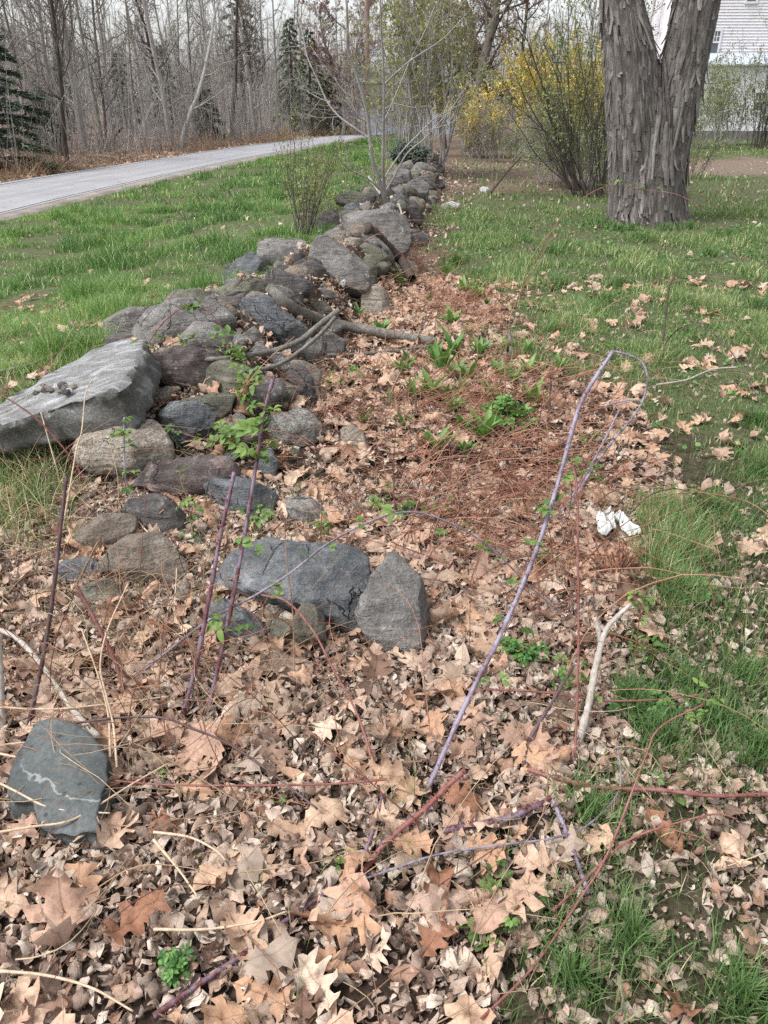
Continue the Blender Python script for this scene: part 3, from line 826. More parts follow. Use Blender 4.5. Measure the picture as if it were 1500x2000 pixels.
 ('A', 'low domed stone left of the sapling foot', 'grey', [(675,355),(730,313),(793,350),(785,388),(720,380)], dict()),
 ('A', 'dark long stone dropping to the litter', 'dark', [(950,450),(1000,405),(1100,428),(1185,540),(1143,608),(1060,570),(990,500)], dict(facets=5)),
 ('A', 'small stone under the dark long one', 'dark', [(995,540),(1060,570),(1055,625),(1005,620)], dict()),
 ('A', 'sausage-shaped grey stone right of the sapling', 'grey', [(915,310),(980,278),(1035,340),(1037,395),(960,380)], dict(rough=.5)),
 ('A', 'flat dark stone against the sapling stem', 'dark', [(855,275),(890,222),(980,217),(1025,260),(1000,297),(920,300)], dict()),
 ('A', 'peaked grey stone crowning the far wall', 'grey', [(885,200),(960,133),(1040,148),(1103,200),(1065,268),(1010,255),(950,225)], dict(facets=7)),
 ('A', 'round stone with a hollow below the peaked one', 'grey', [(1025,340),(1060,258),(1150,237),(1215,290),(1205,355),(1150,408),(1060,398)], dict(facets=3)),
 ('A', 'hooked dark stone on the litter side of the far wall', 'dark', [(1085,215),(1180,177),(1245,220),(1295,300),(1245,328),(1190,290),(1110,250)], dict(facets=5)),
 ('A', 'dark knob near the far end, litter side', 'dark', [(1195,190),(1290,137),(1330,180),(1305,225),(1245,218)], dict()),
 ('A', 'wide flat stone across the far crest', 'grey', [(1045,150),(1130,78),(1260,108),(1295,140),(1190,190),(1110,200)], dict(thick=.6)),
 ('A', 'pale grey stone at the far tip of the wall', 'slate', [(1245,95),(1310,62),(1355,100),(1303,130)], dict()),
 ('A', 'low stone at the back left of the far crest', 'grey', [(935,140),(1000,88),(1055,100),(1045,148),(970,150)], dict()),
 ('A', 'last dark flat stone under the twig tangle', 'dark', [(1140,68),(1240,47),(1268,75),(1180,92)], dict()),
 ('A', 'brown-grey stone by the dead grass of the far wall', 'brown', [(1195,390),(1230,328),(1295,328),(1305,385),(1240,415)], dict()),
 ('A', 'little stone beside the sausage-shaped one', 'dark', [(855,315),(920,298),(945,345),(880,368)], dict()),
 ('A', 'rough stone low on the litter side of the far wall', 'brown', [(1120,410),(1200,358),(1245,425),(1160,450)], dict()),
 ('A', 'small stone at the grass edge of the far wall', 'grey', [(855,190),(900,147),(935,170),(880,228)], dict()),
 ('A', 'mossy dark stone at the foot of the leafy shrub', 'moss', [(375,485),(440,428),(485,450),(460,510)], dict()),
]
for z_, lab, m_, pts, kw in S_:
    kw.setdefault('lv', 4)
    stone(z_, lab, m_, pts, **kw)
stone('A', 'flat white rock lying on the lawn beyond the wall', 'white', [(1335,450),(1420,422),(1505,445),(1505,490),(1400,495),(1345,475)], thick=.8, group='', name='rock', cat='rock')
stone('P', 'small pale stone in the litter near the leaning stick', 'white', [(938,368),(950,362),(958,370),(950,379),(940,377)], group='', name='rock', cat='rock')
stone('P', 'pale grey stone half buried in reddish dead stems', 'tan', [(668,840),(690,832),(722,860),(718,880),(690,888),(672,870)], group='', name='rock', cat='rock', facets=6)
# small filler rubble, packed in the heap under the named stones
rg = np.random.default_rng(4)
for i in range(170):
    y = rg.uniform(3.4, 26)
    s1 = rg.uniform(-1.05, .95)
    x = itp(y, XC) + s1 * itp(y, HW)
    z = float(surf(x, y))
    px, py, d = proj(np.array([x, y, z]))
    rad = rg.uniform(.05, .15) * FPX / d
    n = 9
    pts = [(px + rad * math.cos(a) * rg.uniform(.75, 1.25), py + rad * .75 * math.sin(a) * rg.uniform(.75, 1.2)) for a in np.linspace(0, 6.283, n, endpoint=False)]
    stone('P', 'small rubble stone packed low in the gaps of the wall', ['grey', 'dark', 'moss', 'brown'][i % 4], pts, lv=3, facets=5, group='rubble stones packed in the wall', push=.6)

# the great pale slab: a ragged plate bedded on the boulder
top = [(-150, 868), (-60, 842), (0, 826), (80, 801), (135, 786), (181, 774), (227, 758), (250, 730), (267, 705), (284, 661), (230, 672), (175, 690), (120, 712), (67, 747), (30, 770), (0, 789), (-90, 822)]
zt = lambda px, py: .30 + .0007 * px
tp = []
for a, b in top:
    c_ = ray(a, b)[2]
    tp.append(at(a, b, (CAM_Z - zt(a, b)) / -c_))
tp = np.array(tp)
def plate(tp, hgt, m, ragged=1.0, n=220, dome=0.0):
    ctr = tp.mean(0)
    q = np.vstack([tp, tp[:1]])
    L = np.concatenate([[0], np.cumsum(np.linalg.norm(np.diff(q, axis=0), axis=1))])
    ring = np.stack([np.interp(np.linspace(0, L[-1], n, endpoint=False), L, q[:, k]) for k in range(3)], -1)
    ring[:, :2] += .011 * ragged * np.stack([fbm3(np.arange(n) * .09, 0, 0, 3), fbm3(np.arange(n) * .09, 5, 0, 4)], -1)
    rows = []
    for s_ in (0.001, .2, .4, .6, .8, .93, .985):
        p = ctr + (ring - ctr) * s_
        p[:, 2] += dome * (1 - s_ ** 2) + ragged * (.02 * fbm3(p[:, 0] * 5, p[:, 1] * 5, 0, 8) + .006 * fbm3(p[:, 0] * 22, p[:, 1] * 8, 0, 9))
        rows.append(p)
    for s_, dz in ((1.0, -.015), (1.008, -.05), (1.0, -.09), (1.004, -.13), (.995, -.17), (.985, -.20), (.95, -.225), (.6, -.24), (.001, -.24)):
        p = ctr + (ring - ctr) * s_
        p[:, 2] = p[:, 2] + dz * hgt / .205 * (1 if ragged < .9 else np.interp(p[:, 0], [-2.2, -1.2], [.62, 1.1]))
        p[:, 0] += 0 if ragged < .9 else -dz * .3 * sstep(p[:, 0], -1.5, -1.2)
        out = ring - ctr
        out[:, 2] = 0
        out /= np.maximum(np.linalg.norm(out, axis=1, keepdims=True), 1e-6)
        p += ragged * out * (.026 * fbm3(p[:, 0] * 8, p[:, 1] * 8, p[:, 2] * 22, 21) + .012 * fbm3(p[:, 0] * 28, p[:, 1] * 28, p[:, 2] * 60, 23))[:, None]
        rows.append(p)
    rows.insert(7, rows[7].copy()); rows.insert(7, rows[7].copy())          # a crisp arris: the side starts on its own ring
    V = np.array(rows)
    m_, n = V.shape[:2]
    i = np.array([j for j in range(m_ - 1) if j != 7])[:, None] * n
    k = np.arange(n)[None]
    k2 = (k + 1) % n
    f = np.stack([i + k, i + n + k, i + n + k2, i + k2], -1).reshape(-1, 4)
    return mesh_np('slab', V.reshape(-1, 3) - ctr, f, m), ctr
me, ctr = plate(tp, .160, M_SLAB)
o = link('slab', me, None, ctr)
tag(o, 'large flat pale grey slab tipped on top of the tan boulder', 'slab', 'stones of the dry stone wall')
STONES['large flat pale grey slab tipped on top of the tan boulder'] = (150, 770, ctr)
# a pinch of little pebbles set down on the slab
rg = np.random.default_rng(9)
for i, (a, b) in enumerate([(74, 760), (82, 755), (86, 763), (92, 757), (98, 761), (112, 755), (114, 764), (121, 752), (122, 763), (130, 757), (136, 763), (141, 753), (129, 766), (70, 768)]):
    c_ = ray(a, b)[2]
    r_ = rg.uniform(4.5, 8)
    ps = [(a + r_ * 1.2 * math.cos(t) * rg.uniform(.8, 1.2), b + r_ * .8 * math.sin(t) * rg.uniform(.8, 1.2)) for t in np.linspace(0, 6.283, 8, endpoint=False)]
    q = ['white', 'tan', 'dark', 'brown', 'grey'][i % 5]
    stone('P', 'tiny %s pebble in the little pile on top of the slab' % {'white': 'white', 'tan': 'tan', 'dark': 'blackish', 'brown': 'brown', 'grey': 'grey'}[q], q, ps, lv=3, facets=1, name='pebble', cat='pebble', group='pebbles piled on the slab', push=-.3,
          f=lambda x, y: np.full(np.shape(x), .30 + .0007 * a + .012))

# dark slate lying in the near leaves
def slate_mat():
    k = MT('dark_veined_slate')
    v = k.objvec()
    a = k.noise(v, 6, 6, .6)
    f = k.noise(v, 80, 5, .7)
    col = k.ramp(k.math('ADD', k.math('MULTIPLY', a, .6), k.math('MULTIPLY', f, .4)), [(.36, (.05, .057, .059)), (.5, (.085, .095, .097)), (.64, (.145, .158, .158))])
    w_ = k.n('TexWave', {'Vector': v, 'Scale': 2.6, 'Distortion': 9., 'Detail': 5., 'Detail Scale': 1.6}, wave_type='BANDS', bands_direction='DIAGONAL').outputs[1]
    vein = k.math('MULTIPLY', k.mr(w_, .985, .9995), k.mr(k.noise(v, 9, 3), .42, .58))
    col = k.mix(k.math('MULTIPLY', vein, .45), col, (.42, .43, .42))
    pit = k.mr(k.n('TexVoronoi', {'Vector': v, 'Scale': 22.}).outputs['Distance'], .10, .16, .8, 0)
    col = k.mix(pit, col, (.03, .032, .035))
    col = k.mix(k.mr(k.noise(v, 4, 3), .55, .68, 0, .4), col, (.17, .16, .11))
    return k.bsdf(col, .8, k.bump(k.math('ADD', a, k.math('MULTIPLY', f, .4)), .6, .012), .3)
hp_ = [(60, 800), (150, 480), (330, 150), (500, 110), (700, 165), (850, 280), (1050, 470), (1035, 740), (960, 1060), (970, 1200), (700, 1240), (540, 1200), (400, 1120), (350, 1080), (290, 930), (130, 900)]
tq = []
for a, b in hp_:
    a, b = a * .2, 1380 + b * .2
    z_ = .055 + .05 * (1600 - b) / 200 + float(terrain(-.9, 1.5))
    c_ = ray(a, b)[2]
    tq.append(at(a, b, (CAM_Z - z_) / -c_))
me, ctr = plate(np.array(tq), .11, slate_mat(), .55, 160, .012)
SL_ = 'dark slate stone with white veins lying flat in the leaves'
tag(link('stone', me, None, ctr), SL_, 'stone', NEARG)
STONES[SL_] = (110, 1500, ctr)
# ================================================================ fallen leaves
OAK_HALF = [(.012, .0), (.05, .07), (.17, .12), (.23, .19), (.20, .235), (.14, .285), (.16, .32), (.32, .37), (.40, .44), (.33, .475), (.17, .48), (.165, .52), (.31, .575), (.42, .655), (.36, .69), (.17, .68), (.155, .72), (.22, .80), (.28, .87), (.22, .895), (.10, .88), (.05, .94)]
WHITE_HALF = [(.012, .0), (.05, .10), (.12, .17), (.16, .22), (.13, .26), (.14, .30), (.25, .36), (.27, .42), (.18, .45), (.18, .50), (.30, .57), (.32, .64), (.20, .66), (.20, .70), (.27, .77), (.25, .84), (.14, .86), (.12, .92), (.06, .98)]
MAPLE_HALF = [(.012, .0), (.10, -.04), (.24, -.02), (.20, .07), (.36, .12), (.50, .24), (.38, .27), (.46, .40), (.30, .38), (.17, .40), (.20, .55), (.28, .62), (.20, .66), (.16, .74), (.08, .80)]
BEECH_HALF = [(.012, .0), (.09, .08), (.19, .22), (.25, .38), (.26, .5), (.22, .66), (.14, .82), (.06, .94)]

def leaf_template(half, rng, ku, kv, crump, spacing=.085, jit=.02):
    L = [(-(a + rng.normal() * jit * (a > .03)), b + rng.normal() * jit * .6) for a, b in half]
    Rr = [(a + rng.normal() * jit * (a > .03), b + rng.normal() * jit * .6) for a, b in half]
    poly = L[::-1] + Rr
    tip = (rng.normal() * .01, 1.0)
    poly = Rr + [tip] + L[::-1]
    n = len(poly)
    pv = [Vector(p) for p in poly]
    P = np.array(poly)
    def inside(x, y):
        c = False
        j = n - 1
        for i in range(n):
            if (P[i, 1] > y) != (P[j, 1] > y) and x < (P[j, 0] - P[i, 0]) * (y - P[i, 1]) / (P[j, 1] - P[i, 1]) + P[i, 0]:
                c = not c
            j = i
        return c
    for y in np.arange(.06, .98, spacing):
        for x in list(np.arange(0, .5, spacing)) + list(-np.arange(spacing, .5, spacing)):
            if inside(x, y) and np.min(np.hypot(P[:, 0] - x, P[:, 1] - y)) > spacing * .45:
                pv.append(Vector((x, y)))
    out = delaunay_2d_cdt(pv, [(i, (i + 1) % n) for i in range(n)], [list(range(n))], 1, 1e-5)
    uv = np.array([v[:] for v in out[0]])
    F = np.array([f for f in out[2] if len(f) == 3])
    # petiole
    m = len(uv)
    uv = np.vstack([uv, [(-.01, .03), (.01, .03), (-.008 + .03, -.16), (.008 + .03, -.16)]])
    F = np.vstack([F, [(m, m + 2, m + 3), (m, m + 3, m + 1)]])
    u, v = uv[:, 0], uv[:, 1]
    y = v - .5
    ky = kv if abs(kv) > 1e-3 else 1e-3
    kx = ku if abs(ku) > 1e-3 else 1e-3
    sd = rng.integers(0, 999)
    twist = rng.normal() * .5
    uu = u + .0
    X = np.sin(kx * uu) / kx
    Z = (1 - np.cos(kx * uu)) / kx + crump * fbm3(u * 3.2, v * 3.2, 0, sd, 3) + crump * .5 * vn3(u * 9, v * 9, 0, sd + 5)
    Z = Z - .03 * np.exp(-(u / .03) ** 2)
    th = ky * y
    r_ = 1 / ky - Z
    Y, Z2 = np.sin(th) * r_, 1 / ky - np.cos(th) * r_
    c, s_ = np.cos(twist * y), np.sin(twist * y)
    V = np.stack([X * c - Z2 * s_, Y, X * s_ + Z2 * c], -1)
    V[:, 2] -= np.percentile(V[:, 2], 20)
    return V, F, np.stack([u, v, np.zeros(len(u))], -1)

rl = np.random.default_rng(21)
KINDS_ = []       # (template, word)
for i in range(20):
    KINDS_.append((leaf_template(OAK_HALF, rl, rl.normal() * 2.0, rl.normal() * 1.6, .11, jit=.04), 'oak'))
for i in range(7):
    KINDS_.append((leaf_template(WHITE_HALF, rl, rl.normal() * 2.0, rl.normal() * 1.6, .11, jit=.035), 'round-lobed oak'))
for i in range(3):
    KINDS_.append((leaf_template(MAPLE_HALF, rl, rl.normal() * 1.0, rl.normal() * .9, .06), 'maple'))
for i in range(4):
    KINDS_.append((leaf_template(BEECH_HALF, rl, 2.2 + rl.random() * 3, rl.normal() * 1.2, .04), 'oval'))
for i in range(9):
    KINDS_.append((leaf_template(OAK_HALF, rl, 3.0 + rl.random() * 2.5, rl.normal() * 1.8, .09), 'curled oak'))
CURL = {'oak': 0, 'round-lobed oak': 0, 'maple': 0, 'oval': 1, 'curled oak': 1}

def litter_mask(P):
    x, y = P[..., 0], P[..., 1]
    lr_ = lawn_right(P)
    left = sstep(itp(y, XC) - itp(y, HW) * .9 - x, 0, .3) * sstep(y, 2.5, 3.2)
    return np.clip(1 - lr_, 0, 1) * (1 - left)

def sample(n, y0, y1, rng, mx=.62, power=1.0):
    """uniform over the ground between two distances, within a little more than the view"""
    y = np.sqrt(rng.uniform(y0 ** 2, y1 ** 2, n)) if power == 1 else y0 + (y1 - y0) * rng.random(n) ** power
    x = rng.uniform(-1, 1, n) * (y * mx + 1.0)
    return x, y

def blobs(P, L):
    px, py, d = proj(P)
    r_ = 0
    for cx, cy, rx, ry, a in L:
        r_ = r_ + a * np.exp(-((px - cx) / rx) ** 2 - ((py - cy) / ry) ** 2)
    return r_
NL = 15000
x, y = sample(NL, .55, 8, rl)
P = np.stack([x, y, surf(x, y)], -1)
lm = litter_mask(P)
hp = heap(x, y) > .08
px, py, d = proj(P)
dens = .10 + .90 * lm
dens *= (1 - .3 * np.clip(blobs(P, [(1300, 800, 140, 130, 1.), (1400, 950, 100, 100, .7)]), 0, 1)) * np.where(hp, .10, 1) * (1 - .4 * np.clip(blobs(P, [(820, 920, 230, 120, 1.), (1000, 1040, 200, 90, .8), (760, 840, 150, 80, .6)]), 0, 1))
dens *= 1 - .75 * np.exp(-((px - 150) / 160) ** 2 - ((py - 950) / 90) ** 2)
dens *= np.where(vn3(x * 1.6, y * 1.6, 0, 61) > -.05, 1, .45)
keep = (rl.random(NL) < dens) & (px > -1200) & (px < 2700)
P, px, py, d = P[keep], px[keep], py[keep], d[keep]
n = len(P)
size = np.clip(rl.normal(.124, .032, n), .055, .20)
size *= np.where(py > 1500, 1.0, 1.0)
size_cap = 1
KP = np.array([.026] * 20 + [.016] * 7 + [.014] * 3 + [.035] * 4 + [.016] * 9)
kind = rl.choice(len(KINDS_), n, p=KP / KP.sum())
size = np.where(np.array([KINDS_[q][1] == 'oval' for q in kind]), np.minimum(size, .095), size)
flip = rl.random(n) < .35
M = rotmats(rl.uniform(0, 6.283, n), rl.normal(0, .3, n) + np.where(flip, np.pi, 0), rl.normal(0, .34, n)) * size[:, None, None]
P[:, 2] += rl.uniform(.008, .035, n) + np.where(flip, .012, 0)
tint = rl.random(n)
order = np.argsort(-size / d)
show = order[:300]
rest = order[300:]
LCOL = [('pale tan', (.52, .355, .255)), ('warm tan', (.48, .295, .195)), ('buff', (.56, .40, .30)), ('reddish brown', (.29, .145, .09)), ('orange-tan', (.49, .27, .14)), ('grey-brown', (.36, .27, .21)), ('bleached', (.64, .51, .41)), ('dark brown', (.19, .115, .085)), ('pinkish tan', (.47, .31, .235))]
LW = np.array([.22, .15, .17, .06, .04, .13, .10, .03, .16]); LW = LW / LW.sum()
SHORT = {}
def short(l):
    return l.split(' ', 0)[0]
LM = [(np.array(v[:2]), k) for k, v in STONES.items() if 'rubble' not in k and 'pebble' not in k]
BR = {}
MESHES = [mesh_np('oak_leaf', t[0], [t[1]], M_OAK1, True, luv=t[2]) for t, _ in KINDS_]
NAMED = {'dark slate stone with white veins lying flat in the leaves': 'the dark veined slate', 'grey stone with a pointed top leaning in the oak leaves': 'the pointed grey stone', 'long blue-grey banded slab of stone lying behind the pointed stone': 'the long banded slab', 'largest brown rounded stone of the near heap': 'the largest brown stone', 'angular bluish stone below the left end of the banded slab': 'the angular bluish stone', 'small rounded mossy stone against the front of the banded slab': 'the rounded mossy stone', 'lumpy grey-brown stone under the flat bluish stone': 'the lumpy stone'}
REG = [(1700, 'along the bottom edge'), (1560, 'in the lower litter'), (1380, 'in the middle of the litter'), (1150, 'level with the stones'), (0, 'up the slope of litter')]
SPOTS = {(330, 1970): 'the long purple cane', (745, 1640): 'the broken cane stump', (980, 1620): 'the short purple cane', (1140, 1700): 'the bent grey cane', (400, 1390): 'the twin purple canes', (1140, 1400): 'the bleached stick', (1040, 1420): 'the knotted cane joint', (1200, 1060): 'the crumpled white plastic', (60, 1410): 'the dark upright stem', (1400, 1550): 'the long red runner'}
def where(a, b):
    best = min([(math.hypot(c[0] - a, c[1] - b) - 60, NAMED[k], c) for c, k in LM if k in NAMED] + [(math.hypot(c[0] - a, c[1] - b), v, c) for c, v in SPOTS.items()], key=lambda q: q[0])
    dx, dy = a - best[2][0], b - best[2][1]
    side = ('right of' if dx > 0 else 'left of') if abs(dx) > abs(dy) else ('below' if dy > 0 else 'above')
    far_ = '' if best[0] < 110 else ('some way ' if best[0] < 260 else 'well ')
    return far_ + side + ' ' + best[1]
for k in show:
    w_ = KINDS_[kind[k]][1]
    ci = rl.choice(len(LCOL), p=LW)
    o = link('maple_leaf' if w_ == 'maple' else 'dead_leaf' if w_ == 'oval' else 'oak_leaf', MESHES[kind[k]], None, P[k])
    o.matrix_world = Matrix.Translation(P[k]) @ Matrix(M[k].tolist()).to_4x4()
    c = np.array(LCOL[ci][1]) * rl.uniform(.9, 1.1)
    o.color = (*c, 1)
    big = 'large ' if size[k] > .15 else 'small ' if size[k] < .10 else ''
    tag(o, f'{big}{LCOL[ci][0]} {w_} leaf {where(px[k], py[k])}', 'leaf', 'large dry leaves in the foreground litter')
me = scatter('leaf_litter', [t for t, _ in KINDS_], P[rest], M[rest], tint[rest], M_OAK, kind[rest])
tag(link('leaf_litter', me), 'dry tan oak leaves scattered over the ground', 'leaf litter', kind='stuff')

# ---- small broken bits, pale grey-brown
def bit_template(rng, ku, kv, cr, asp):
    us, vs = np.array([-1, 0, 1.]), np.linspace(0, 1, 5)
    w_ = np.array([.12, .75, 1., .8, .1]) * asp * rng.uniform(.8, 1.2, 5)
    uv = np.array([(u * w_[j] + rng.normal() * .03, v) for j, v in enumerate(vs) for u in us])
    F = []
    for j in range(4):
        for i in range(2):
            a = j * 3 + i
            F += [(a, a + 1, a + 4), (a, a + 4, a + 3)]
    u, v = uv[:, 0], uv[:, 1]
    X = np.sin(ku * u) / ku
    Z = (1 - np.cos(ku * u)) / ku + rng.normal(size=len(u)) * cr
    y = v - .5
    r_ = 1 / kv - Z
    V = np.stack([X, np.sin(kv * y) * r_, 1 / kv - np.cos(kv * y) * r_], -1)
    V[:, 2] -= V[:, 2].mean()
    return V, np.array(F), np.stack([u, v, 0 * u], -1)
rb = np.random.default_rng(5)
BITS = [bit_template(rb, rb.choice([-1, 1]) * rb.uniform(1, 5), rb.choice([-1, 1]) * rb.uniform(.6, 3.2), .085, rb.uniform(.10, .44)) for _ in range(24)]
def bits(name, n, y0, y1, s0, s1, seed, dens_fn, label, z1=.022):
    rg = np.random.default_rng(seed)
    x, y = sample(n, y0, y1, rg)
    P = np.stack([x, y, surf(x, y)], -1)
    k = rg.random(n) < dens_fn(P)
    P = P[k]
    n = len(P)
    s_ = rg.uniform(s0, s1, n) * rg.choice([.7, 1, 1.35], n)
    M = rotmats(rg.uniform(0, 6.283, n), rg.normal(0, .75, n), rg.normal(0, .75, n)) * s_[:, None, None]
    P[:, 2] += rg.uniform(0.0, z1, n)
    o = link(name, scatter(name, BITS, P, M, rg.random(n), M_BIT, rng=rg))
    tag(o, label, 'leaf litter', kind='stuff')
def dn(P):
    px, py, d = proj(P)
    m = litter_mask(P)
    g = .08 * (d > 2) + .44 * (py > 1450) + .20 * (py > 1000)
    return np.clip(m + (1 - m) * g, 0, 1) * ((px > -900) & (px < 2500))
bits('leaf_crumbs', 62000, .55, 3.2, .018, .058, 31, dn, 'crumbled grey-brown leaf bits covering the near ground')
bits('leaf_crumbs', 31000, 3.2, 7.0, .025, .055, 32, dn, 'broken dry leaf bits along the litter side of the wall')
def dn2(P):
    px, py, d = proj(P)
    m = litter_mask(P)
    return np.clip(m * .9 + .055, 0, 1) * ((px > -100) & (px < 1600))
bits('leaf_crumbs', 34000, 7, 26, .05, .11, 33, dn2, 'scattered dry leaves out to the far end of the wall')
def dn3(P):   # on top of the heap between stones
    return (heap(P[..., 0], P[..., 1]) > .05) * .95
bits('leaf_crumbs', 10000, 2.6, 9, .02, .045, 34, dn3, 'small leaf bits caught between the wall stones', .03)

# ---- dead stems and straw lying about
def strands(name, label, P, az, pitch, L, r, curv, tint, m, seed=1, levels=7, kind='stuff', droop=.0):
    rg = np.random.default_rng(seed)
    n = len(P)
    p = P.copy()
    rows, dirs = [p.copy()], []
    a, e = az.copy(), pitch.copy()
    for i in range(levels - 1):
        dv = np.stack([np.cos(a) * np.cos(e), np.sin(a) * np.cos(e), np.sin(e)], -1)
        p = p + dv * (L / (levels - 1))[:, None]
        g = surf(p[:, 0], p[:, 1]) + .004
        p[:, 2] = np.maximum(p[:, 2], g)
        rows.append(p.copy())
        a = a + curv + rg.normal(0, .12, n)
        e = e - droop + rg.normal(0, .06, n)
    C = np.array(rows)                                # levels,n,3
    D = np.gradient(C, axis=0)
    D /= np.maximum(np.linalg.norm(D, axis=2, keepdims=True), 1e-9)
    S = np.cross(D, np.array([0, .3, 1.]))
    S /= np.maximum(np.linalg.norm(S, axis=2, keepdims=True), 1e-9)
    T = np.cross(S, D)
    rr = r[None, :, None] * np.linspace(1, .45, levels)[:, None, None]
    ring = np.stack([C + rr * (S * math.cos(q) + T * math.sin(q)) for q in (1.571, 3.665, 5.76)], 2)   # levels,n,3,3
    V = ring.transpose(1, 0, 2, 3).reshape(-1, 3)
    b = np.arange(n)[:, None, None] * levels * 3 + np.arange(levels - 1)[None, :, None] * 3
    k = np.arange(3)[None, None]
    k2 = (k + 1) % 3
    F = np.stack([b + k, b + k2, b + 3 + k2, b + 3 + k], -1).reshape(-1, 4)
    luv = np.zeros((len(V), 3)); luv[:, 1] = np.tile(np.repeat(np.linspace(0, 1, levels), 3), n)
    o = link(name, mesh_np(name, V, F, m, True, np.repeat(tint, levels * 3), luv))
    tag(o, label, 'dead stems', kind=kind)
    return o
rs_ = np.random.default_rng(77)
x, y = sample(52000, 1.2, 9, rs_)
P = np.stack([x, y, surf(x, y)], -1)
de = blobs(P, [(820, 920, 230, 120, 1.), (1000, 1080, 200, 60, .9), (1000, 950, 160, 90, .6), (720, 840, 110, 70, .8), (950, 800, 260, 60, .35), (850, 620, 120, 60, .6), (960, 1260, 140, 40, .9), (800, 520, 60, 60, .5), (1050, 720, 150, 50, .3)]) * litter_mask(P) * .5 * (.35 + 1.3 * (vn3(x * 3, y * 3, 0, 63) > 0))
k = rs_.random(len(P)) < de
P = P[k]; n = len(P); P[:, 2] += rs_.uniform(.015, .11, n)
strands('dead_stems', 'matted red-brown dead fern and weed stems', P, rs_.normal(.25, .9, n), rs_.normal(.2, .4, n), rs_.uniform(.1, .5, n), rs_.uniform(.0013, .0036, n), rs_.normal(0, .2, n), rs_.random(n), M_RUST, 3, droop=.08)
x, y = sample(9000, .6, 8, rs_)
P = np.stack([x, y, surf(x, y)], -1)
k = rs_.random(len(P)) < (.10 + .25 * litter_mask(P) + blobs(P, [(80, 1050, 140, 160, .9), (250, 1450, 300, 160, .35), (500, 1330, 180, 80, .4), (1000, 760, 300, 60, .5), (1150, 1650, 200, 200, .25)]))
P = P[k]; n = len(P); P[:, 2] += rs_.uniform(.01, .05, n)
strands('straw', 'thin pale dead grass stalks strewn over the litter', P, rs_.uniform(0, 6.283, n), rs_.normal(.15, .25, n), rs_.uniform(.08, .38, n), rs_.uniform(.0007, .0018, n), rs_.normal(0, .18, n), rs_.random(n), M_STRAW, 4, droop=.10)

# ================================================================ grass
def blades(name, label, P, H, W, lean, tint, m, seed=1, az=None, lev=4):
    rg = np.random.default_rng(seed)
    n = len(P)
    az = rg.uniform(0, 6.283, n) if az is None else az
    dv = np.stack([np.cos(az), np.sin(az), 0 * az], -1)
    fa = az + 1.57 + rg.normal(0, .5, n)
    sv = np.stack([np.cos(fa), np.sin(fa), 0 * fa], -1)
    V = []
    wt_ = [1, .9, .6, .06] if lev == 4 else [1, .75, .08]
    for j, s_ in enumerate(np.linspace(0, 1, lev)):
        c = P + dv * (H * lean * s_ ** 1.8)[:, None] + np.array([0, 0, 1.]) * (H * (s_ - .25 * lean * s_ ** 2.4))[:, None]
        V.append(c - sv * (W * .5 * wt_[j])[:, None])
        V.append(c + sv * (W * .5 * wt_[j])[:, None])
    V = np.stack(V, 1)
    b = np.arange(n)[:, None] * lev * 2 + np.arange(lev - 1)[None] * 2
    F = np.stack([b, b + 1, b + 3, b + 2], -1).reshape(-1, 4)
    luv = np.zeros((n * lev * 2, 3)); luv[:, 1] = np.tile(np.repeat(np.linspace(0, 1, lev), 2), n)
    o = link(name, mesh_np(name, V.reshape(-1, 3), F, m, True, np.repeat(np.clip(tint, 0, 1), lev * 2), luv))
    tag(o, label, 'grass', kind='stuff')
rgs = np.random.default_rng(88)
# the verge on the road side of the wall: long, tufted
VT_ = 0
def verge(n, y0, y1, wid, seed, tall=1.0):
    y = np.sqrt(rgs.uniform(y0 ** 2, y1 ** 2, n))
    xl = np.maximum(-(y * .62 + .5), np.interp(y, near[np.argsort(near[:, 1]), 1], near[np.argsort(near[:, 1]), 0]) + .42)
    xr = itp(y, XC) - itp(y, HW) * .95
    x = xl + (xr - xl) * rgs.random(n)
    tu = fbm3(x * 1.9, y * 1.9, 0, 51, 3)
    cl = fbm3(x * .8, y * .8, 0, 52, 2)
    k = (rgs.random(n) < np.clip(.62 + 1.1 * tu + .35 * cl, .03, 1)) & (y > 2.6 + .5 * vn3(x * 3, 0, 0, 2))
    x, y, tu, cl = x[k], y[k], tu[k], cl[k]
    P = np.stack([x, y, terrain(x, y) - .005], -1)
    ed = sstep(x - xl[k], 0, .8)
    H = (.045 + .20 * np.clip(tu + .08, 0, 1.0) ** 1.3 + .05 * np.clip(cl, -.5, 1)) * rgs.uniform(.55, 1.25, len(x)) * tall * (.5 + .5 * ed)
    H = np.maximum(H, .03)
    t = np.clip(.42 + .30 * cl - .25 * tu + rgs.normal(0, .22, len(x)), 0, .93)
    t = np.where(rgs.random(len(x)) < .07, 1.0, t)
    blades('verge_grass', 'tufted bright green grass between wall and road', P, H, np.full(len(x), wid) * rgs.uniform(.7, 1.3, len(x)), rgs.uniform(.15, 1.0, len(x)), t, M_GRASS_L, seed)
verge(80000, 2.5, 8, .0042, 1)
verge(90000, 8, 18, .008, 2, 1.05)
verge(60000, 18, 45, .018, 3, 1.1)
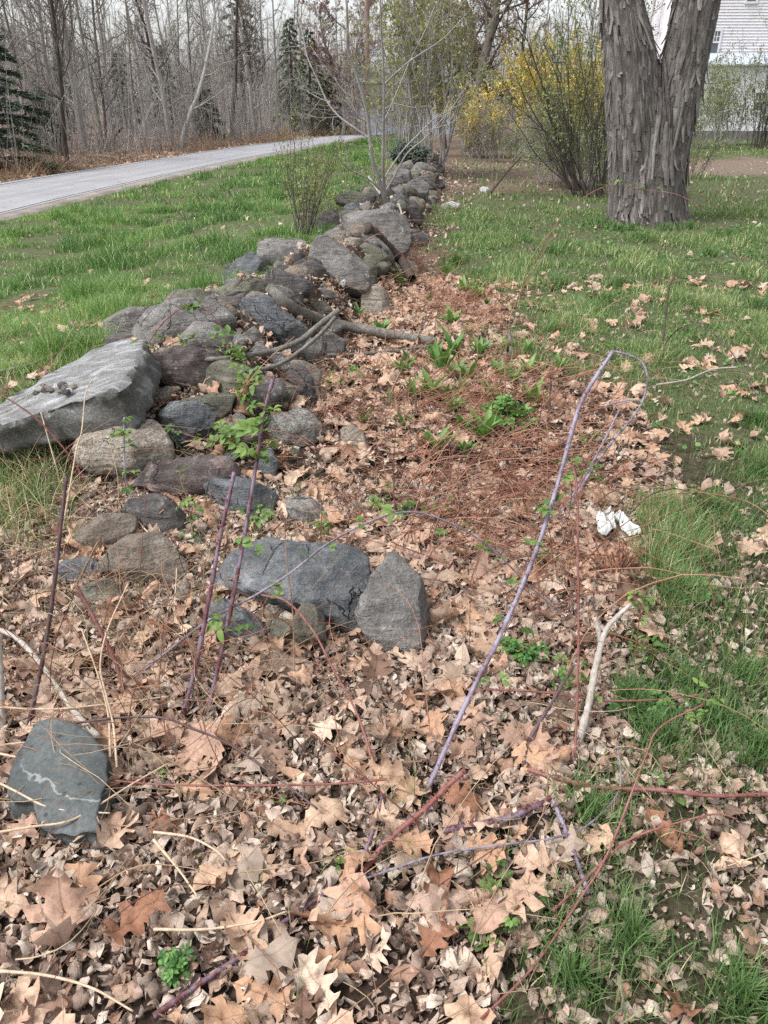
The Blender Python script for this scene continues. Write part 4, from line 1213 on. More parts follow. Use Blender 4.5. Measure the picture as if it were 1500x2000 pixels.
# the lawn on the house side: short, thin, leaf-strewn
def lawn(n, y0, y1, wid, seed, fn, hs=1.0):
    x, y = sample(n, y0, y1, rgs)
    P = np.stack([x, y, surf(x, y) - .004], -1)
    tu = fbm3(x * 2.1, y * 2.1, 0, 71, 3)
    k = rgs.random(n) < np.clip(fn(P) * np.clip(.66 + .8 * tu, .07, 1), 0, 1)
    P, tu = P[k], tu[k]
    n = len(P)
    H = (.034 + .085 * np.clip(tu, 0, 1) ** 1.1) * rgs.uniform(.6, 1.35, n) * hs
    t = np.clip(.40 + .3 * tu + rgs.normal(0, .22, n), 0, .94)
    t = np.where(rgs.random(n) < .08, 1.0, t)
    blades('lawn_grass', 'thin short lawn grass growing through dead leaves', P, H, wid * rgs.uniform(.7, 1.3, n), rgs.uniform(.1, .9, n), t, M_GRASS_R, seed)
def fn_far(P):
    px, py, d = proj(P)
    bare = (px > 1340) * sstep(py, 304, 314) * (1 - sstep(py, 340, 350))
    under = .7 * ((P[..., 0] > .5) & (P[..., 0] < 5.2)) * sstep(P[..., 1], 15.0, 17) * (1 - sstep(P[..., 1], 40, 46))
    trunk = np.hypot(P[..., 0] - 3.75, (P[..., 1] - 11.5)) < .75
    return lawn_right(P) * (1 - bare) * (1 - .85 * under) * ~trunk * (P[..., 0] > -1 + .12 * P[..., 1])
def fn_near(P):
    px, py, d = proj(P)
    m = lawn_right(P)
    dense = np.exp(-((px - 1420) / 170) ** 2 - ((py - 1470) / 170) ** 2) + np.exp(-((px - 1480) / 90) ** 2 - ((py - 920) / 70) ** 2) + .7 * np.exp(-((px - 1290) / 60) ** 2 - ((py - 1130) / 60) ** 2)
    base = np.where(py > 1650, .5, np.where(py > 880, .7, .85))
    return np.clip(m * base + m * dense * 1.0, 0, 1) + .012
def fn_mid(P):
    px, py, d = proj(P)
    m = lawn_right(P)
    strip = .22 * np.exp(-((px - itp(py, XB) + 60) / 70) ** 2) * (py < 720)
    return np.clip(m * np.where(py > 860, .45, .8) + strip, 0, 1)
lawn(330000, .6, 3.4, .0026, 11, fn_near, 1.35)
lawn(220000, 3.4, 7, .0042, 12, fn_mid, 1.1)
lawn(170000, 7, 14, .0085, 13, fn_far, 1.1)
lawn(130000, 14, 48, .026, 14, fn_far, 1.3)
# tufts of thicker grass on the lawn, and a fringe at the tree foot
TUF = [(1195, 448, 22, 30), (1232, 450, 25, 25), (1300, 450, 25, 25), (1345, 446, 22, 30), (1165, 440, 45, 60), (1425, 465, 40, 60), (1250, 470, 25, 40), (1385, 500, 22, 30), (1080, 495, 30, 40), (1210, 560, 40, 40), (1090, 560, 30, 35), (930, 545, 30, 35), (890, 515, 25, 40), (1475, 600, 45, 40), (1390, 1000, 60, 60), (1490, 930, 50, 60), (1480, 830, 50, 60), (1330, 1340, 80, 50), (1450, 1330, 70, 60), (1400, 1420, 80, 60), (1480, 1480, 60, 80), (1290, 1450, 60, 60), (1180, 590, 25, 25), (1020, 470, 30, 25), (1340, 600, 50, 30), (60, 1000, 70, 90), (30, 920, 60, 60), (100, 890, 60, 40), (1290, 1130, 50, 40), (1150, 1600, 60, 40), (1230, 1380, 40, 50), (1440, 1960, 60, 60), (1230, 1850, 60, 50), (1120, 1930, 70, 40)]
Pt, Ht, Wt, Tt = [], [], [], []
for cx, cy, rx, n_ in TUF:
    t = float(hit(cx, cy)[0])
    rad = rx * t / FPX
    c = at(cx, cy, t)
    n_ = n_ * 6
    r_ = rad * np.abs(rgs.normal(0, .6, n_)); a = rgs.uniform(0, 6.283, n_)
    q = np.stack([c[0] + r_ * np.cos(a), c[1] + r_ * np.sin(a) * 1.4], -1)
    Pt.append(np.column_stack([q, surf(q[:, 0], q[:, 1])]))
    Ht.append(rgs.uniform(.05, .13, n_) * (1.15 if cy < 700 else .95)); Wt.append(np.full(n_, .0022 + .0007 * t)); Tt.append(np.clip(rgs.normal(.35, .2, n_), 0, .9))
blades('grass_tufts', 'darker tufts of grass standing in the lawn and litter', np.concatenate(Pt), np.concatenate(Ht), np.concatenate(Wt), rgs.uniform(.1, .9, len(np.concatenate(Ht))), np.concatenate(Tt), M_GRASS_R, 15)
n = 1100
cx, cy = rgs.normal(45, 55, n), rgs.normal(950, 60, n)
q = hitfast(np.clip(cx, -150, 140), np.clip(cy, 850, 1080))
q[:, 2] = surf(q[:, 0], q[:, 1])
blades('long_grass', 'long mixed green and straw-coloured grass below the pale slab', q, rgs.uniform(.09, .26, n), rgs.uniform(.003, .005, n), rgs.uniform(.2, 1.2, n), np.where(rgs.random(n) < .35, 1., np.clip(rgs.normal(.5, .2, n), 0, .94)), M_GRASS_R, 16)
# low broad weeds in the lawn
DISC = []
for i in range(3):
    th = np.linspace(0, 6.283, 7)[:-1]
    v = np.vstack([[0, 0, 0], np.stack([.5 * np.cos(th), .62 * np.sin(th), .10 * np.sin(th * 2 + i) + .08], -1)])
    DISC.append((v, np.array([(0, j + 1, (j + 1) % 6 + 1) for j in range(6)]), np.stack([v[:, 0], v[:, 1] + .5, 0 * v[:, 0]], -1)))
x, y = sample(17000, .9, 12, rgs)
P = np.stack([x, y, surf(x, y)], -1)
px, py, d = proj(P)
wm = lawn_right(P) * (fbm3(x * 1.7, y * 1.7, 0, 91, 2) > -.05) * np.where(d > 2.2, 1, .25) + blobs(P, [(1290, 1110, 90, 70, .9), (1260, 1260, 90, 70, .5), (1270, 1030, 60, 40, .6), (1220, 900, 90, 60, .3), (1130, 1350, 90, 40, .25)])
k = rgs.random(len(P)) < wm * .75
P = P[k]; n = len(P); P[:, 2] += rgs.uniform(.006, .035, n)
M = rotmats(rgs.uniform(0, 6.283, n), rgs.normal(0, .4, n), rgs.normal(0, .4, n)) * (rgs.uniform(.010, .022, n) * (1 + .08 * P[:, 1]))[:, None, None]
tag(link('lawn_weeds', scatter('lawn_weeds', DISC, P, M, rgs.random(n), M_WEED, rng=rgs)), 'low clover-like weeds spread among the lawn grass', 'weeds', kind='stuff')

# wiry tangle standing over the near litter
for nm, lab, n, bl, m_, r0, r1, L0, L1, sd in [
    ('tangled_stalks', 'tangle of long pale dead grass stalks over the near litter', 1900, [(200, 1450, 260, 180, 1.), (90, 1050, 120, 170, 1.), (450, 1330, 220, 110, .7), (300, 1800, 380, 150, .35), (1150, 1650, 250, 200, .25)], M_STRAW, .0010, .0021, .18, .6, 41),
    ('tangled_twigs', 'tangle of thin dark bramble twigs over the near litter', 1300, [(250, 1350, 260, 160, 1.), (900, 1150, 260, 150, .6), (700, 1600, 380, 180, .5), (1150, 1200, 160, 200, .7), (90, 950, 120, 120, .6)], M_RUST, .0010, .0022, .2, .7, 42)]:
    x, y = sample(n * 9, .7, 6, rs_)
    P = np.stack([x, y, surf(x, y)], -1)
    k = rs_.random(len(P)) < blobs(P, bl) * .5
    P = P[k][:n]; k = len(P)
    P[:, 2] += rs_.uniform(.01, .08, k)
    strands(nm, lab, P, rs_.uniform(0, 6.283, k), rs_.normal(.45 if sd == 41 else .8, .4, k), rs_.uniform(L0, L1, k), rs_.uniform(r0, r1, k), rs_.normal(0, .16, k), rs_.random(k), m_, sd, 9, droop=.11)
# ================================================================ canes, sticks, sprouts
def leaflet(V, F, U, base, dirv, up, L, Wd, fold=.25, droop=.3, nv=4):
    side = np.cross(dirv, up); side /= max(np.linalg.norm(side), 1e-9)
    w_ = [0.08, .8, 1.0, .62, .05]
    b = sum(len(v) for v in V)
    P, uv = [], []
    for j, v in enumerate(np.linspace(0, 1, 5)):
        c = base + dirv * L * v - up * L * droop * v * v
        ser = 1 + (.12 if j in (1, 3) else -.05)
        for u in (-1, 0, 1):
            P.append(c + side * u * w_[j] * Wd * .5 * ser + up * abs(u) * w_[j] * Wd * fold)
            uv.append((u * .3 * w_[j], v, 0))
    f = []
    for j in range(4):
        for i in range(2):
            a = b + j * 3 + i
            f += [(a, a + 1, a + 4), (a, a + 4, a + 3)]
    V.append(np.array(P)); F.append(np.array(f)); U.append(np.array(uv))

def cluster(rng, n=3):
    """one compound bramble leaf, stalk at the origin, growing along +Y, up +Z; unit = leaflet length"""
    V, F, U = [], [], []
    up = np.array([0, 0, 1.])
    for k in range(n):
        a = (k - (n - 1) / 2) * (1.05 if n == 3 else .7) + rng.normal() * .12
        d = np.array([math.sin(a), math.cos(a), .25 + rng.normal() * .15]); d /= np.linalg.norm(d)
        st = .5 if abs(a) < .3 else .35
        leaflet(V, F, U, np.array([0, .25, .05]) + d * st * .5, d, up, rng.uniform(.75, 1.05), rng.uniform(.5, .66), rng.uniform(.1, .35), rng.uniform(.1, .5))
    return np.concatenate(V), np.concatenate(F), np.concatenate(U)
rc = np.random.default_rng(101)
CL = [cluster(rc, 3) for _ in range(5)] + [cluster(rc, 5) for _ in range(3)]

def foliage(pts, size, rng, spread=.02, per=2):
    P = np.repeat(np.asarray(pts, float), per, 0)
    n = len(P)
    P = P + rng.normal(0, spread, (n, 3)) * (1, 1, .6)
    M = rotmats(rng.uniform(0, 6.283, n), rng.normal(.1, .45, n), rng.normal(0, .35, n)) * (size * rng.uniform(.55, 1.2, n))[:, None, None]
    return P, M

def cane3d(pts, dt=0.0, lift=0.0, mid=None):
    """pixel polyline -> 3-D: the foot stands on the ground, the tip dt metres nearer/farther ('g': back on the ground)"""
    q = np.array(pts, float)
    L = np.concatenate([[0], np.cumsum(np.hypot(*np.diff(q, axis=0).T))])
    s_ = L / L[-1]
    t0 = float(hit(*q[0])[0])
    t1 = float(hit(*q[-1])[0]) if dt == 'g' else t0 + dt
    t = t0 + (t1 - t0) * s_
    if mid:
        t = t + mid * np.sin(np.pi * s_)
    P = at(q[:, 0], q[:, 1], t)
    for i in range(len(P)):
        lo = float(surf(P[i, 0], P[i, 1])) + lift + (.012 if 0 < i else -.01)
        if P[i, 2] < lo:
            tt = float(hit(q[i, 0], q[i, 1], surf, lift + .014)[0])
            P[i] = at(q[i, 0], q[i, 1], tt)
    return P
CANES = {}
def cane(label, mat, pts, r0, r1, dt=0.0, leaves=(), size=.04, name='bramble_cane', cat='cane', group=None, n=None, lift=0.0, mid=None, nodes=.12, per=2, sides=7, wob=.0, spread=.02):
    C3 = cane3d(pts, dt, lift, mid)
    n = n or max(14, 9 * len(pts))
    P = spline(C3, n)
    rng = np.random.default_rng(abs(hash(label)) % 9973 if False else sum(ord(c) * (i + 1) for i, c in enumerate(label)) % 99991)
    if wob:
        P[1:-1] += rng.normal(0, wob, (n - 2, 3))
    r = np.linspace(r0, r1, n) * (.82 if isinstance(mat, str) else 1) * (1 + nodes * np.clip(rng.normal(0, 1, n), -1, 2.2))
    tb = Tubes()
    tb.add(P, r, sides)
    if mat in ('purple', 'bloom', 'red', 'grey'):          # prickles and nodes
        for k in range(1, n - 1):
            for _ in range(2):
                dv = rng.normal(size=3); tg = P[k + 1] - P[k]; tg /= np.linalg.norm(tg)
                dv -= tg * (dv @ tg); dv /= np.linalg.norm(dv)
                q0 = P[k] + tg * rng.uniform(0, .02)
                tb.add(np.array([q0 + dv * r[k] * .8, q0 + dv * (r[k] + .0035), q0 + dv * (r[k] + .006) - tg * .002]), [r[k] * .35, r[k] * .2, .0002], 4, cap=False)
    m_ = CANE[mat] if isinstance(mat, str) else mat
    o = link(name, tb.mesh(name, m_, P[0]), None, P[0])
    tag(o, label, cat, group)
    if len(leaves):
        at_ = P[np.clip((np.array(leaves) * (n - 1)).astype(int), 0, n - 1)]
        Pp, M = foliage(at_, size, rng, spread, per)
        tag(link('foliage', scatter('foliage', CL, Pp - P[0], M, rng.random(len(Pp)), M_BRAM, rng=rng), o))
    CANES[label] = P
    return o, P
BC = 'bramble canes in the foreground'
f_ = lambda a, b, k: np.linspace(a, b, k)
cane('straight purple cane snapped off short beside the log-shaped stone', 'purple', [(357, 1400), (385, 1290), (412, 1150), (432, 1040), (458, 922)], .0085, .0075, 0, (), group=BC)
cane('tallest upright purple cane with leaves round its broken top', 'purple', [(403, 1405), (440, 1240), (470, 1090), (497, 930), (518, 800), (536, 733)], .0085, .0065, .05, [.28, .52, .60, .76, .78, .80, .84, .9], .04, group=BC, per=4)
cane('long pale violet cane rising to a snapped bend', 'bloom', [(830, 1555), (905, 1385), (980, 1235), (1040, 1095), (1085, 960), (1130, 800), (1165, 735), (1188, 700), (1197, 685)], .0085, .0065, .15, [.38, .55, .66, .70], .034, group=BC)
cane('drooping end of the snapped violet cane, hooked like a question mark', 'bloom', [(1085, 1050), (1130, 960), (1190, 870), (1238, 812), (1258, 775), (1264, 735), (1254, 708), (1230, 694), (1208, 688), (1196, 686)], .005, .0055, .06, [.15, .35, .5, .7], .026, group=BC)
cane('violet cane running behind the snapped one, lower in the grass', 'bloom', [(1075, 1030), (1130, 950), (1170, 880), (1210, 800)], .0075, .006, .4, [.3, .6], .026, group=BC)
cane('short arched violet cane between the snapped cane and the grass', 'grey', [(1150, 815), (1180, 795), (1225, 782), (1250, 783)], .006, .004, .0, (), group=BC)
cane('long dark purple cane sloping up from the bottom of the litter', 'purple', [(300, 1985), (400, 1915), (470, 1868), (540, 1812), (620, 1755), (690, 1710), (722, 1640), (745, 1560), (742, 1525)], .0075, .005, 'g', [.62, .64, .66, .68], .03, group=BC, lift=.01)
cane('split reddish cane stump with a frayed end', 'red', [(690, 1725), (760, 1640), (830, 1580), (880, 1530), (908, 1505)], .009, .008, .12, (), group=BC, lift=.01)
cane('grey fork of the reddish stump', 'bloom', [(740, 1655), (800, 1600), (845, 1575)], .007, .006, .08, (), group=BC, lift=.02)
cane('short thick purple cane piece lying in the leaves', 'purple', [(865, 1622), (920, 1612), (985, 1600), (1035, 1580), (1075, 1560)], .0095, .0085, 'g', (), group=BC, lift=.02)
cane('bent grey-violet cane angling down from the purple piece', 'bloom', [(1080, 1563), (1105, 1622), (1130, 1690), (1150, 1745)], .006, .0065, 'g', (), group=BC, lift=.02)
cane('long red runner crossing the grass to the right', 'red', [(1030, 1502), (1080, 1518), (1150, 1535), (1200, 1540), (1290, 1543), (1390, 1554), (1500, 1552), (1600, 1556)], .0065, .0058, 'g', [.5], .022, group=BC, lift=.03)
cane('thin straight wine-red cane crossing above the slate', 'red', [(755, 1522), (650, 1531), (500, 1534), (330, 1533), (200, 1522), (115, 1511)], .0038, .0026, .0, [.3, .62, .68, .75], .014, group=BC, lift=.05, per=1)
cane('dark upright stem beside the pale split stalk', 'dark', [(55, 1420), (85, 1280), (105, 1150), (122, 1000), (130, 930)], .008, .0065, .0, (), group=BC)
cane('leaning red-brown stub above the flat bluish stone', 'red', [(245, 1380), (228, 1300), (185, 1210), (148, 1140)], .0075, .0065, .0, (), group=BC)
cane('orange-brown twig propped against the tan oval stone', 'brown', [(118, 1180), (150, 1140), (185, 1070), (195, 1055)], .005, .0038, .0, (), group=BC)
cane('pale pink vertical cane right of the snapped violet one', 'red', [(1122, 1500), (1127, 1380), (1130, 1250), (1129, 1100), (1128, 980), (1122, 920), (1110, 908)], .0042, .0035, .0, (), group=BC)
cane('knotted cane joint with a stub rising from it', 'dark', [(1022, 1500), (1032, 1450), (1048, 1420), (1085, 1360), (1120, 1300)], .0075, .005, .15, [.9], .02, group=BC, lift=.01)
cane('stub falling away from the knotted joint', 'purple', [(1048, 1422), (1075, 1460), (1102, 1500)], .006, .0055, 'g', (), group=BC, lift=.01)
cane('thin violet cane arching over the banded slab with leaves', 'grey', [(262, 1325), (330, 1270), (407, 1212), (503, 1160), (570, 1117), (640, 1062), (720, 1020), (800, 1000), (880, 1022), (960, 1072), (1040, 1150), (1110, 1210)], .0045, .003, 'g', [.22, .3, .42, .47, .55, .56, .68, .74, .78, .86], .032, group=BC, mid=-.25, per=2)
cane('pink-red cane hooping down from the banded slab', 'red', [(740, 1530), (700, 1400), (650, 1305), (610, 1230), (560, 1175), (510, 1162)], .0045, .0035, .25, (), group=BC)
cane('thin dark red cane from the slate to the middle litter', 'dark', [(40, 1445), (150, 1412), (300, 1400), (380, 1425), (450, 1455), (530, 1510), (620, 1580)], .005, .003, 'g', (), group=BC, lift=.06)
cane('thin violet runner under the purple piece', 'grey', [(660, 1735), (760, 1700), (860, 1668), (980, 1650), (1080, 1637), (1150, 1610), (1210, 1540), (1205, 1450)], .0036, .0025, .3, (), group=BC, lift=.03)
cane('slender red cane bowing over the lower grass', 'red', [(1080, 1780), (1160, 1700), (1230, 1640), (1330, 1605), (1400, 1590), (1440, 1600)], .0036, .0022, .0, (), group=BC, lift=.03)
cane('long thin red cane slanting across the lower right litter', 'red', [(940, 1990), (1040, 1890), (1130, 1760), (1190, 1660), (1260, 1480), (1290, 1420), (1375, 1375)], .0036, .0024, .35, [.93, .97, 1.0], .022, group=BC, lift=.02)
cane('dull red runner level with the knotted joint, tipped with leaves', 'red', [(950, 1346), (1060, 1352), (1180, 1368), (1290, 1366), (1380, 1355)], .0042, .0028, .0, [.06, .5, .75, .93, 1.0], .024, group=BC, lift=.07)
cane('arching dark cane over the right-hand grass', 'dark', [(1288, 690), (1318, 648), (1350, 634), (1385, 645), (1430, 690), (1480, 775), (1512, 850)], .0055, .004, 'g', [.05, .12, .2, .3, .62], .028, group=BC, mid=-.1)
cane('second arching cane behind the first, paler', 'brown', [(1560, 760), (1510, 700), (1470, 660), (1430, 625), (1395, 612)], .0045, .003, .3, [.6, .8, .95], .028, group=BC)
cane('low bent cane in the right weeds', 'dark', [(1180, 1060), (1220, 1015), (1265, 970), (1310, 955), (1340, 958)], .0042, .003, .1, [.5, .8, 1.0], .024, group=BC)
cane('long thin cane bowing over the right weeds', 'brown', [(1165, 1010), (1260, 978), (1340, 962), (1410, 968), (1470, 985), (1530, 1030)], .0038, .003, 'g', [.3, .5], .022, group=BC, lift=.05)
cane('grey-violet cane reaching from the daylilies to the snapped cane', 'grey', [(740, 785), (860, 785), (950, 805), (1010, 825), (1070, 848)], .0045, .005, .1, [.98, 1.0], .03, group=BC, mid=-.1)
# stems across the slab and the near left
cane('red cane sweeping over the pale slab to the grass', 'red', [(60, 985), (100, 915), (128, 878), (187, 840), (245, 830), (320, 838), (395, 857), (480, 876), (540, 905)], .0055, .0035, .2, [.35, .62, .72, .8, .86], .034, group=BC, per=2)
cane('second red cane branching up across the slab front', 'red', [(128, 880), (170, 850), (227, 818), (293, 789), (367, 775)], .0045, .0035, .15, (), group=BC)
cane('red cane crossing in front of the pale slab', 'red', [(175, 960), (160, 928), (128, 880), (80, 826), (30, 788), (-20, 760)], .0042, .0045, -.1, (), group=BC)
cane('dark cane leaning out of the left grass', 'dark', [(-30, 1010), (20, 985), (70, 945), (110, 905), (145, 880)], .0045, .003, .1, (), group=BC)
cane('pale broken stalk standing before the slab', 'pale', [(122, 970), (112, 920), (98, 870), (80, 805)], .0042, .0035, .0, (), group=BC)
cane('pale split stalk rising to a tuft over the slab', 'pale', [(118, 1060), (135, 960), (150, 875), (160, 840), (167, 770), (180, 742)], .0042, .003, .1, (), group=BC)
cane('slim blue-violet cane with leaves before the tan boulder', 'grey', [(262, 1020), (255, 975), (245, 930), (242, 870), (243, 815)], .0052, .0045, .0, [.45, .5, .75, .8, .9, .98], .034, group=BC, per=2)
cane('red cane arching over the wide grey boulder', 'red', [(225, 790), (262, 722), (285, 680), (310, 640), (350, 605), (395, 602), (428, 632), (455, 690), (478, 735), (500, 800)], .0042, .003, .15, [.12, .2, .27, .5, .68, .72, .78, .82, .88, .92], .05, group=BC, per=4, mid=-.1)
cane('thin twig sprouting leaves across the dark boulder', 'dark', [(300, 690), (340, 670), (390, 660), (430, 680), (470, 710)], .0028, .002, .0, [.1, .3, .35, .9, 1.], .034, group=BC, lift=.1, per=3)
cane('leafy sprout at the corner of the pale slab', 'brown', [(240, 800), (250, 750), (272, 690)], .052, .002, .0, [.1, .25, .4, .55, .7, .85, 1.], .052, group=BC, per=4, name='bramble_sprout', spread=.03)
cane('leafy sprout hanging on the slab front', 'brown', [(225, 830), (230, 790), (245, 750)], .046, .002, .0, [.2, .5, .8, 1.], .046, group=BC, per=3, name='bramble_sprout')
cane('leafy sprout below the dark mauve boulder', 'brown', [(470, 810), (478, 760), (490, 725)], .055, .002, .0, [.2, .4, .6, .8, 1.], .055, group=BC, per=4, name='bramble_sprout', spread=.03)
cane('leafy sprout between the slate block and the log-shaped stone', 'brown', [(420, 905), (435, 870), (465, 850)], .058, .002, .0, [.3, .5, .7, .85, 1.], .058, group=BC, per=4, name='bramble_sprout', spread=.035)
cane('trailing bramble down the right of the dark oval stone', 'brown', [(378, 1060), (372, 1010), (366, 975), (355, 945), (350, 915)], .0028, .002, .0, [.05, .25, .45, .6, .8, 1.], .028, group=BC, per=3, name='bramble_sprout')
cane('bramble sprout in the leaves above the white plastic', 'brown', [(1180, 960), (1160, 930), (1120, 905)], .003, .002, .0, [.3, .6, 1.], .03, group=BC, per=4, name='bramble_sprout', spread=.03)
for i, (a, b, lab) in enumerate([(640, 760, 'small bramble sprout right of the dark upright stone'), (690, 745, 'bramble sprout behind the reddish dead stems'), (620, 1040, 'bramble sprout above the banded slab'), (730, 1000, 'bramble sprout in the oak leaves behind the pointed stone'), (790, 1000, 'low bramble sprout in the red dead stems'), (850, 1010, 'pale bramble sprout among matted stems'), (1060, 1000, 'bramble sprout against the snapped violet cane'), (1045, 1100, 'bramble sprout low on the snapped violet cane'), (1230, 1250, 'bramble sprout by the bleached stick'), (1270, 1300, 'bramble sprout at the edge of the thick grass'), (1100, 1330, 'bramble sprout near the knotted joint'), (960, 1740, 'tiny bramble sprout left of the bent grey cane'), (970, 1820, 'tiny bramble sprout below the bent grey cane'), (1180, 690, 'bramble sprout beyond the snapped bend'), (1330, 640, 'bramble sprout on the lawn by the dead stalk'), (1240, 1200, 'bramble sprout right of the forked stick'), (1150, 870, 'bramble sprout by the arched violet cane')]):
    cane(lab, 'brown', [(a, b + 12), (a + 4, b - 6), (a + 8, b - 22)], .002, .0014, .0, [.3, .7, 1.], .03, group='bramble sprouts', per=4, name='bramble_sprout', cat='sprout', spread=.03)

# dead wood
cane('grey log covered in lichen lying across the wall', M_LOG, [(527, 562), (560, 595), (603, 616), (653, 632), (707, 643), (795, 659), (850, 668)], .043, .032, 'g', (), name='log', cat='log', lift=.03, nodes=.06, sides=14, n=40)
cane('broken grey branch jutting out over the wall stones', M_LOG, [(400, 702), (443, 699), (533, 685), (587, 664), (621, 637), (663, 605)], .012, .017, -.12, (), name='branch', cat='branch', nodes=.08, sides=9, lift=.12)
cane('thinner broken branch just under the jutting one', M_LOG, [(480, 728), (544, 712), (587, 685), (627, 651), (656, 618)], .011, .011, -.1, (), name='branch', cat='branch', nodes=.08, sides=9, lift=.1)
cane('thin dark branch lying below the lichen log', M_LOG, [(637, 694), (700, 692), (767, 686), (830, 677), (880, 672)], .014, .009, 'g', (), name='branch', cat='branch', lift=.02)
cane('curved twig dropping from the jutting branch', M_DEADW, [(690, 745), (650, 708), (632, 680), (630, 650)], .008, .006, .1, (), name='branch', cat='branch')
cane('dark rotten branch lying over the hugest boulder', M_DEADW, [(805, 545), (782, 505), (772, 498), (752, 477), (735, 460), (716, 445)], .04, .055, -.5, (), name='branch', cat='branch', nodes=.1, sides=9, lift=.1)
cane('pale stick leaning at the shoulder of the far wall', M_STICK, [(787, 440), (784, 415), (778, 398)], .012, .012, .0, (), name='stick', cat='stick')
cane('lichened stick lying in the grass beyond the slab', M_LOG, [(-30, 745), (0, 728), (55, 715), (105, 695), (150, 680), (185, 678), (200, 686)], .016, .012, 'g', (), name='stick', cat='stick', lift=.02)
cane('dark stick propped up beyond the wall on the lawn side', M_DEADW, [(955, 382), (975, 355), (1000, 325), (1017, 308)], .02, .012, .3, (), name='stick', cat='stick')
cane('bleached grey stick lying left of the near stones', M_STICK, [(-20, 1222), (30, 1245), (70, 1285), (110, 1340), (150, 1395), (192, 1440)], .0075, .009, 'g', (), name='stick', cat='stick', lift=.04)
cane('thick whitish stick at the left frame edge', M_STICK, [(4, 1425), (0, 1340), (-4, 1240)], .012, .011, .0, (), name='stick', cat='stick')
cane('long bleached stick of the leaning pair, forked at its top', M_STICK, [(1128, 1458), (1150, 1375), (1165, 1300), (1182, 1235), (1205, 1205), (1232, 1180)], .011, .006, .06, (), name='stick', cat='stick')
cane('short bleached stick of the leaning pair', M_STICK, [(1145, 1400), (1158, 1320), (1172, 1255), (1162, 1205)], .009, .007, .05, (), name='stick', cat='stick')
cane('short leaning lichened stick in the litter beyond the sprouts', M_LOG, [(1003, 700), (998, 680), (994, 645)], .016, .013, .1, (), name='stick', cat='stick')
cane('bleached twig lying on the right-hand lawn', M_STICK, [(1280, 752), (1340, 742), (1390, 722), (1440, 717)], .006, .005, 'g', (), name='stick', cat='stick', lift=.02)
# tall dead weed stalks
DS = 'dead weed stalks standing in the litter'
for lab, mat, pts, r0 in [
    ('dark lumpy dead stalk rising from the right lawn', M_DEADW, [(1292, 685), (1300, 620), (1308, 560), (1325, 530)], .009),
    ('reddish dead stalk leaning beside the log end', 'dark', [(735, 830), (770, 755), (800, 690), (830, 630), (868, 573)], .0045),
    ('tall red stalk curving up beyond the daylilies', 'red', [(988, 790), (987, 700), (1000, 610), (1040, 530), (1078, 465)], .0048),
    ('thin upright brown stalk in the litter middle', 'brown', [(935, 770), (932, 690), (940, 600)], .003),
    ('black seed-head stalk by the green clump', M_DEADW, [(1070, 830), (1073, 790), (1076, 745)], .009),
    ('short black stub left of the green clump', M_DEADW, [(870, 880), (872, 830), (900, 800)], .007),
    ('stout black stub below the green clump', M_DEADW, [(914, 905), (916, 870), (920, 850)], .009),
    ('dead black stub among the daylilies', M_DEADW, [(813, 815), (812, 780), (816, 765)], .009),
    ('thin stalk rising right of the largest brown stone', 'brown', [(575, 1310), (572, 1200), (562, 1110), (555, 1020)], .0034),
    ('wiry dark stalk before the banded slab', 'dark', [(640, 1240), (634, 1150), (630, 1080)], .0028),
    ('thin yellow-green stalk arching on the lawn', 'yellow', [(1085, 740), (1110, 680), (1150, 630), (1210, 585), (1290, 560)], .003),
    ('yellow-green stalk bending left of the lawn', 'yellow', [(1010, 600), (1030, 520), (1060, 470), (1090, 440)], .0032),
    ('long tan stalk lying right of the sprouts', 'pale', [(870, 745), (980, 745), (1090, 752), (1190, 760)], .003),
    ('long tan stalk crossing the green clump', 'pale', [(800, 800), (900, 815), (1010, 838), (1110, 860)], .0032),
    ('rust-coloured stalk slanting over the red stems', 'brown', [(860, 900), (960, 860), (1060, 815), (1140, 790)], .003),
    ('pale stalk crossing the red stems low down', 'pale', [(800, 985), (880, 960), (960, 950)], .003)]:
    cane(lab, mat, pts, r0, r0 * .6, .05, (), group=DS, name='dead_stalk', cat='dead stalk', lift=.03)
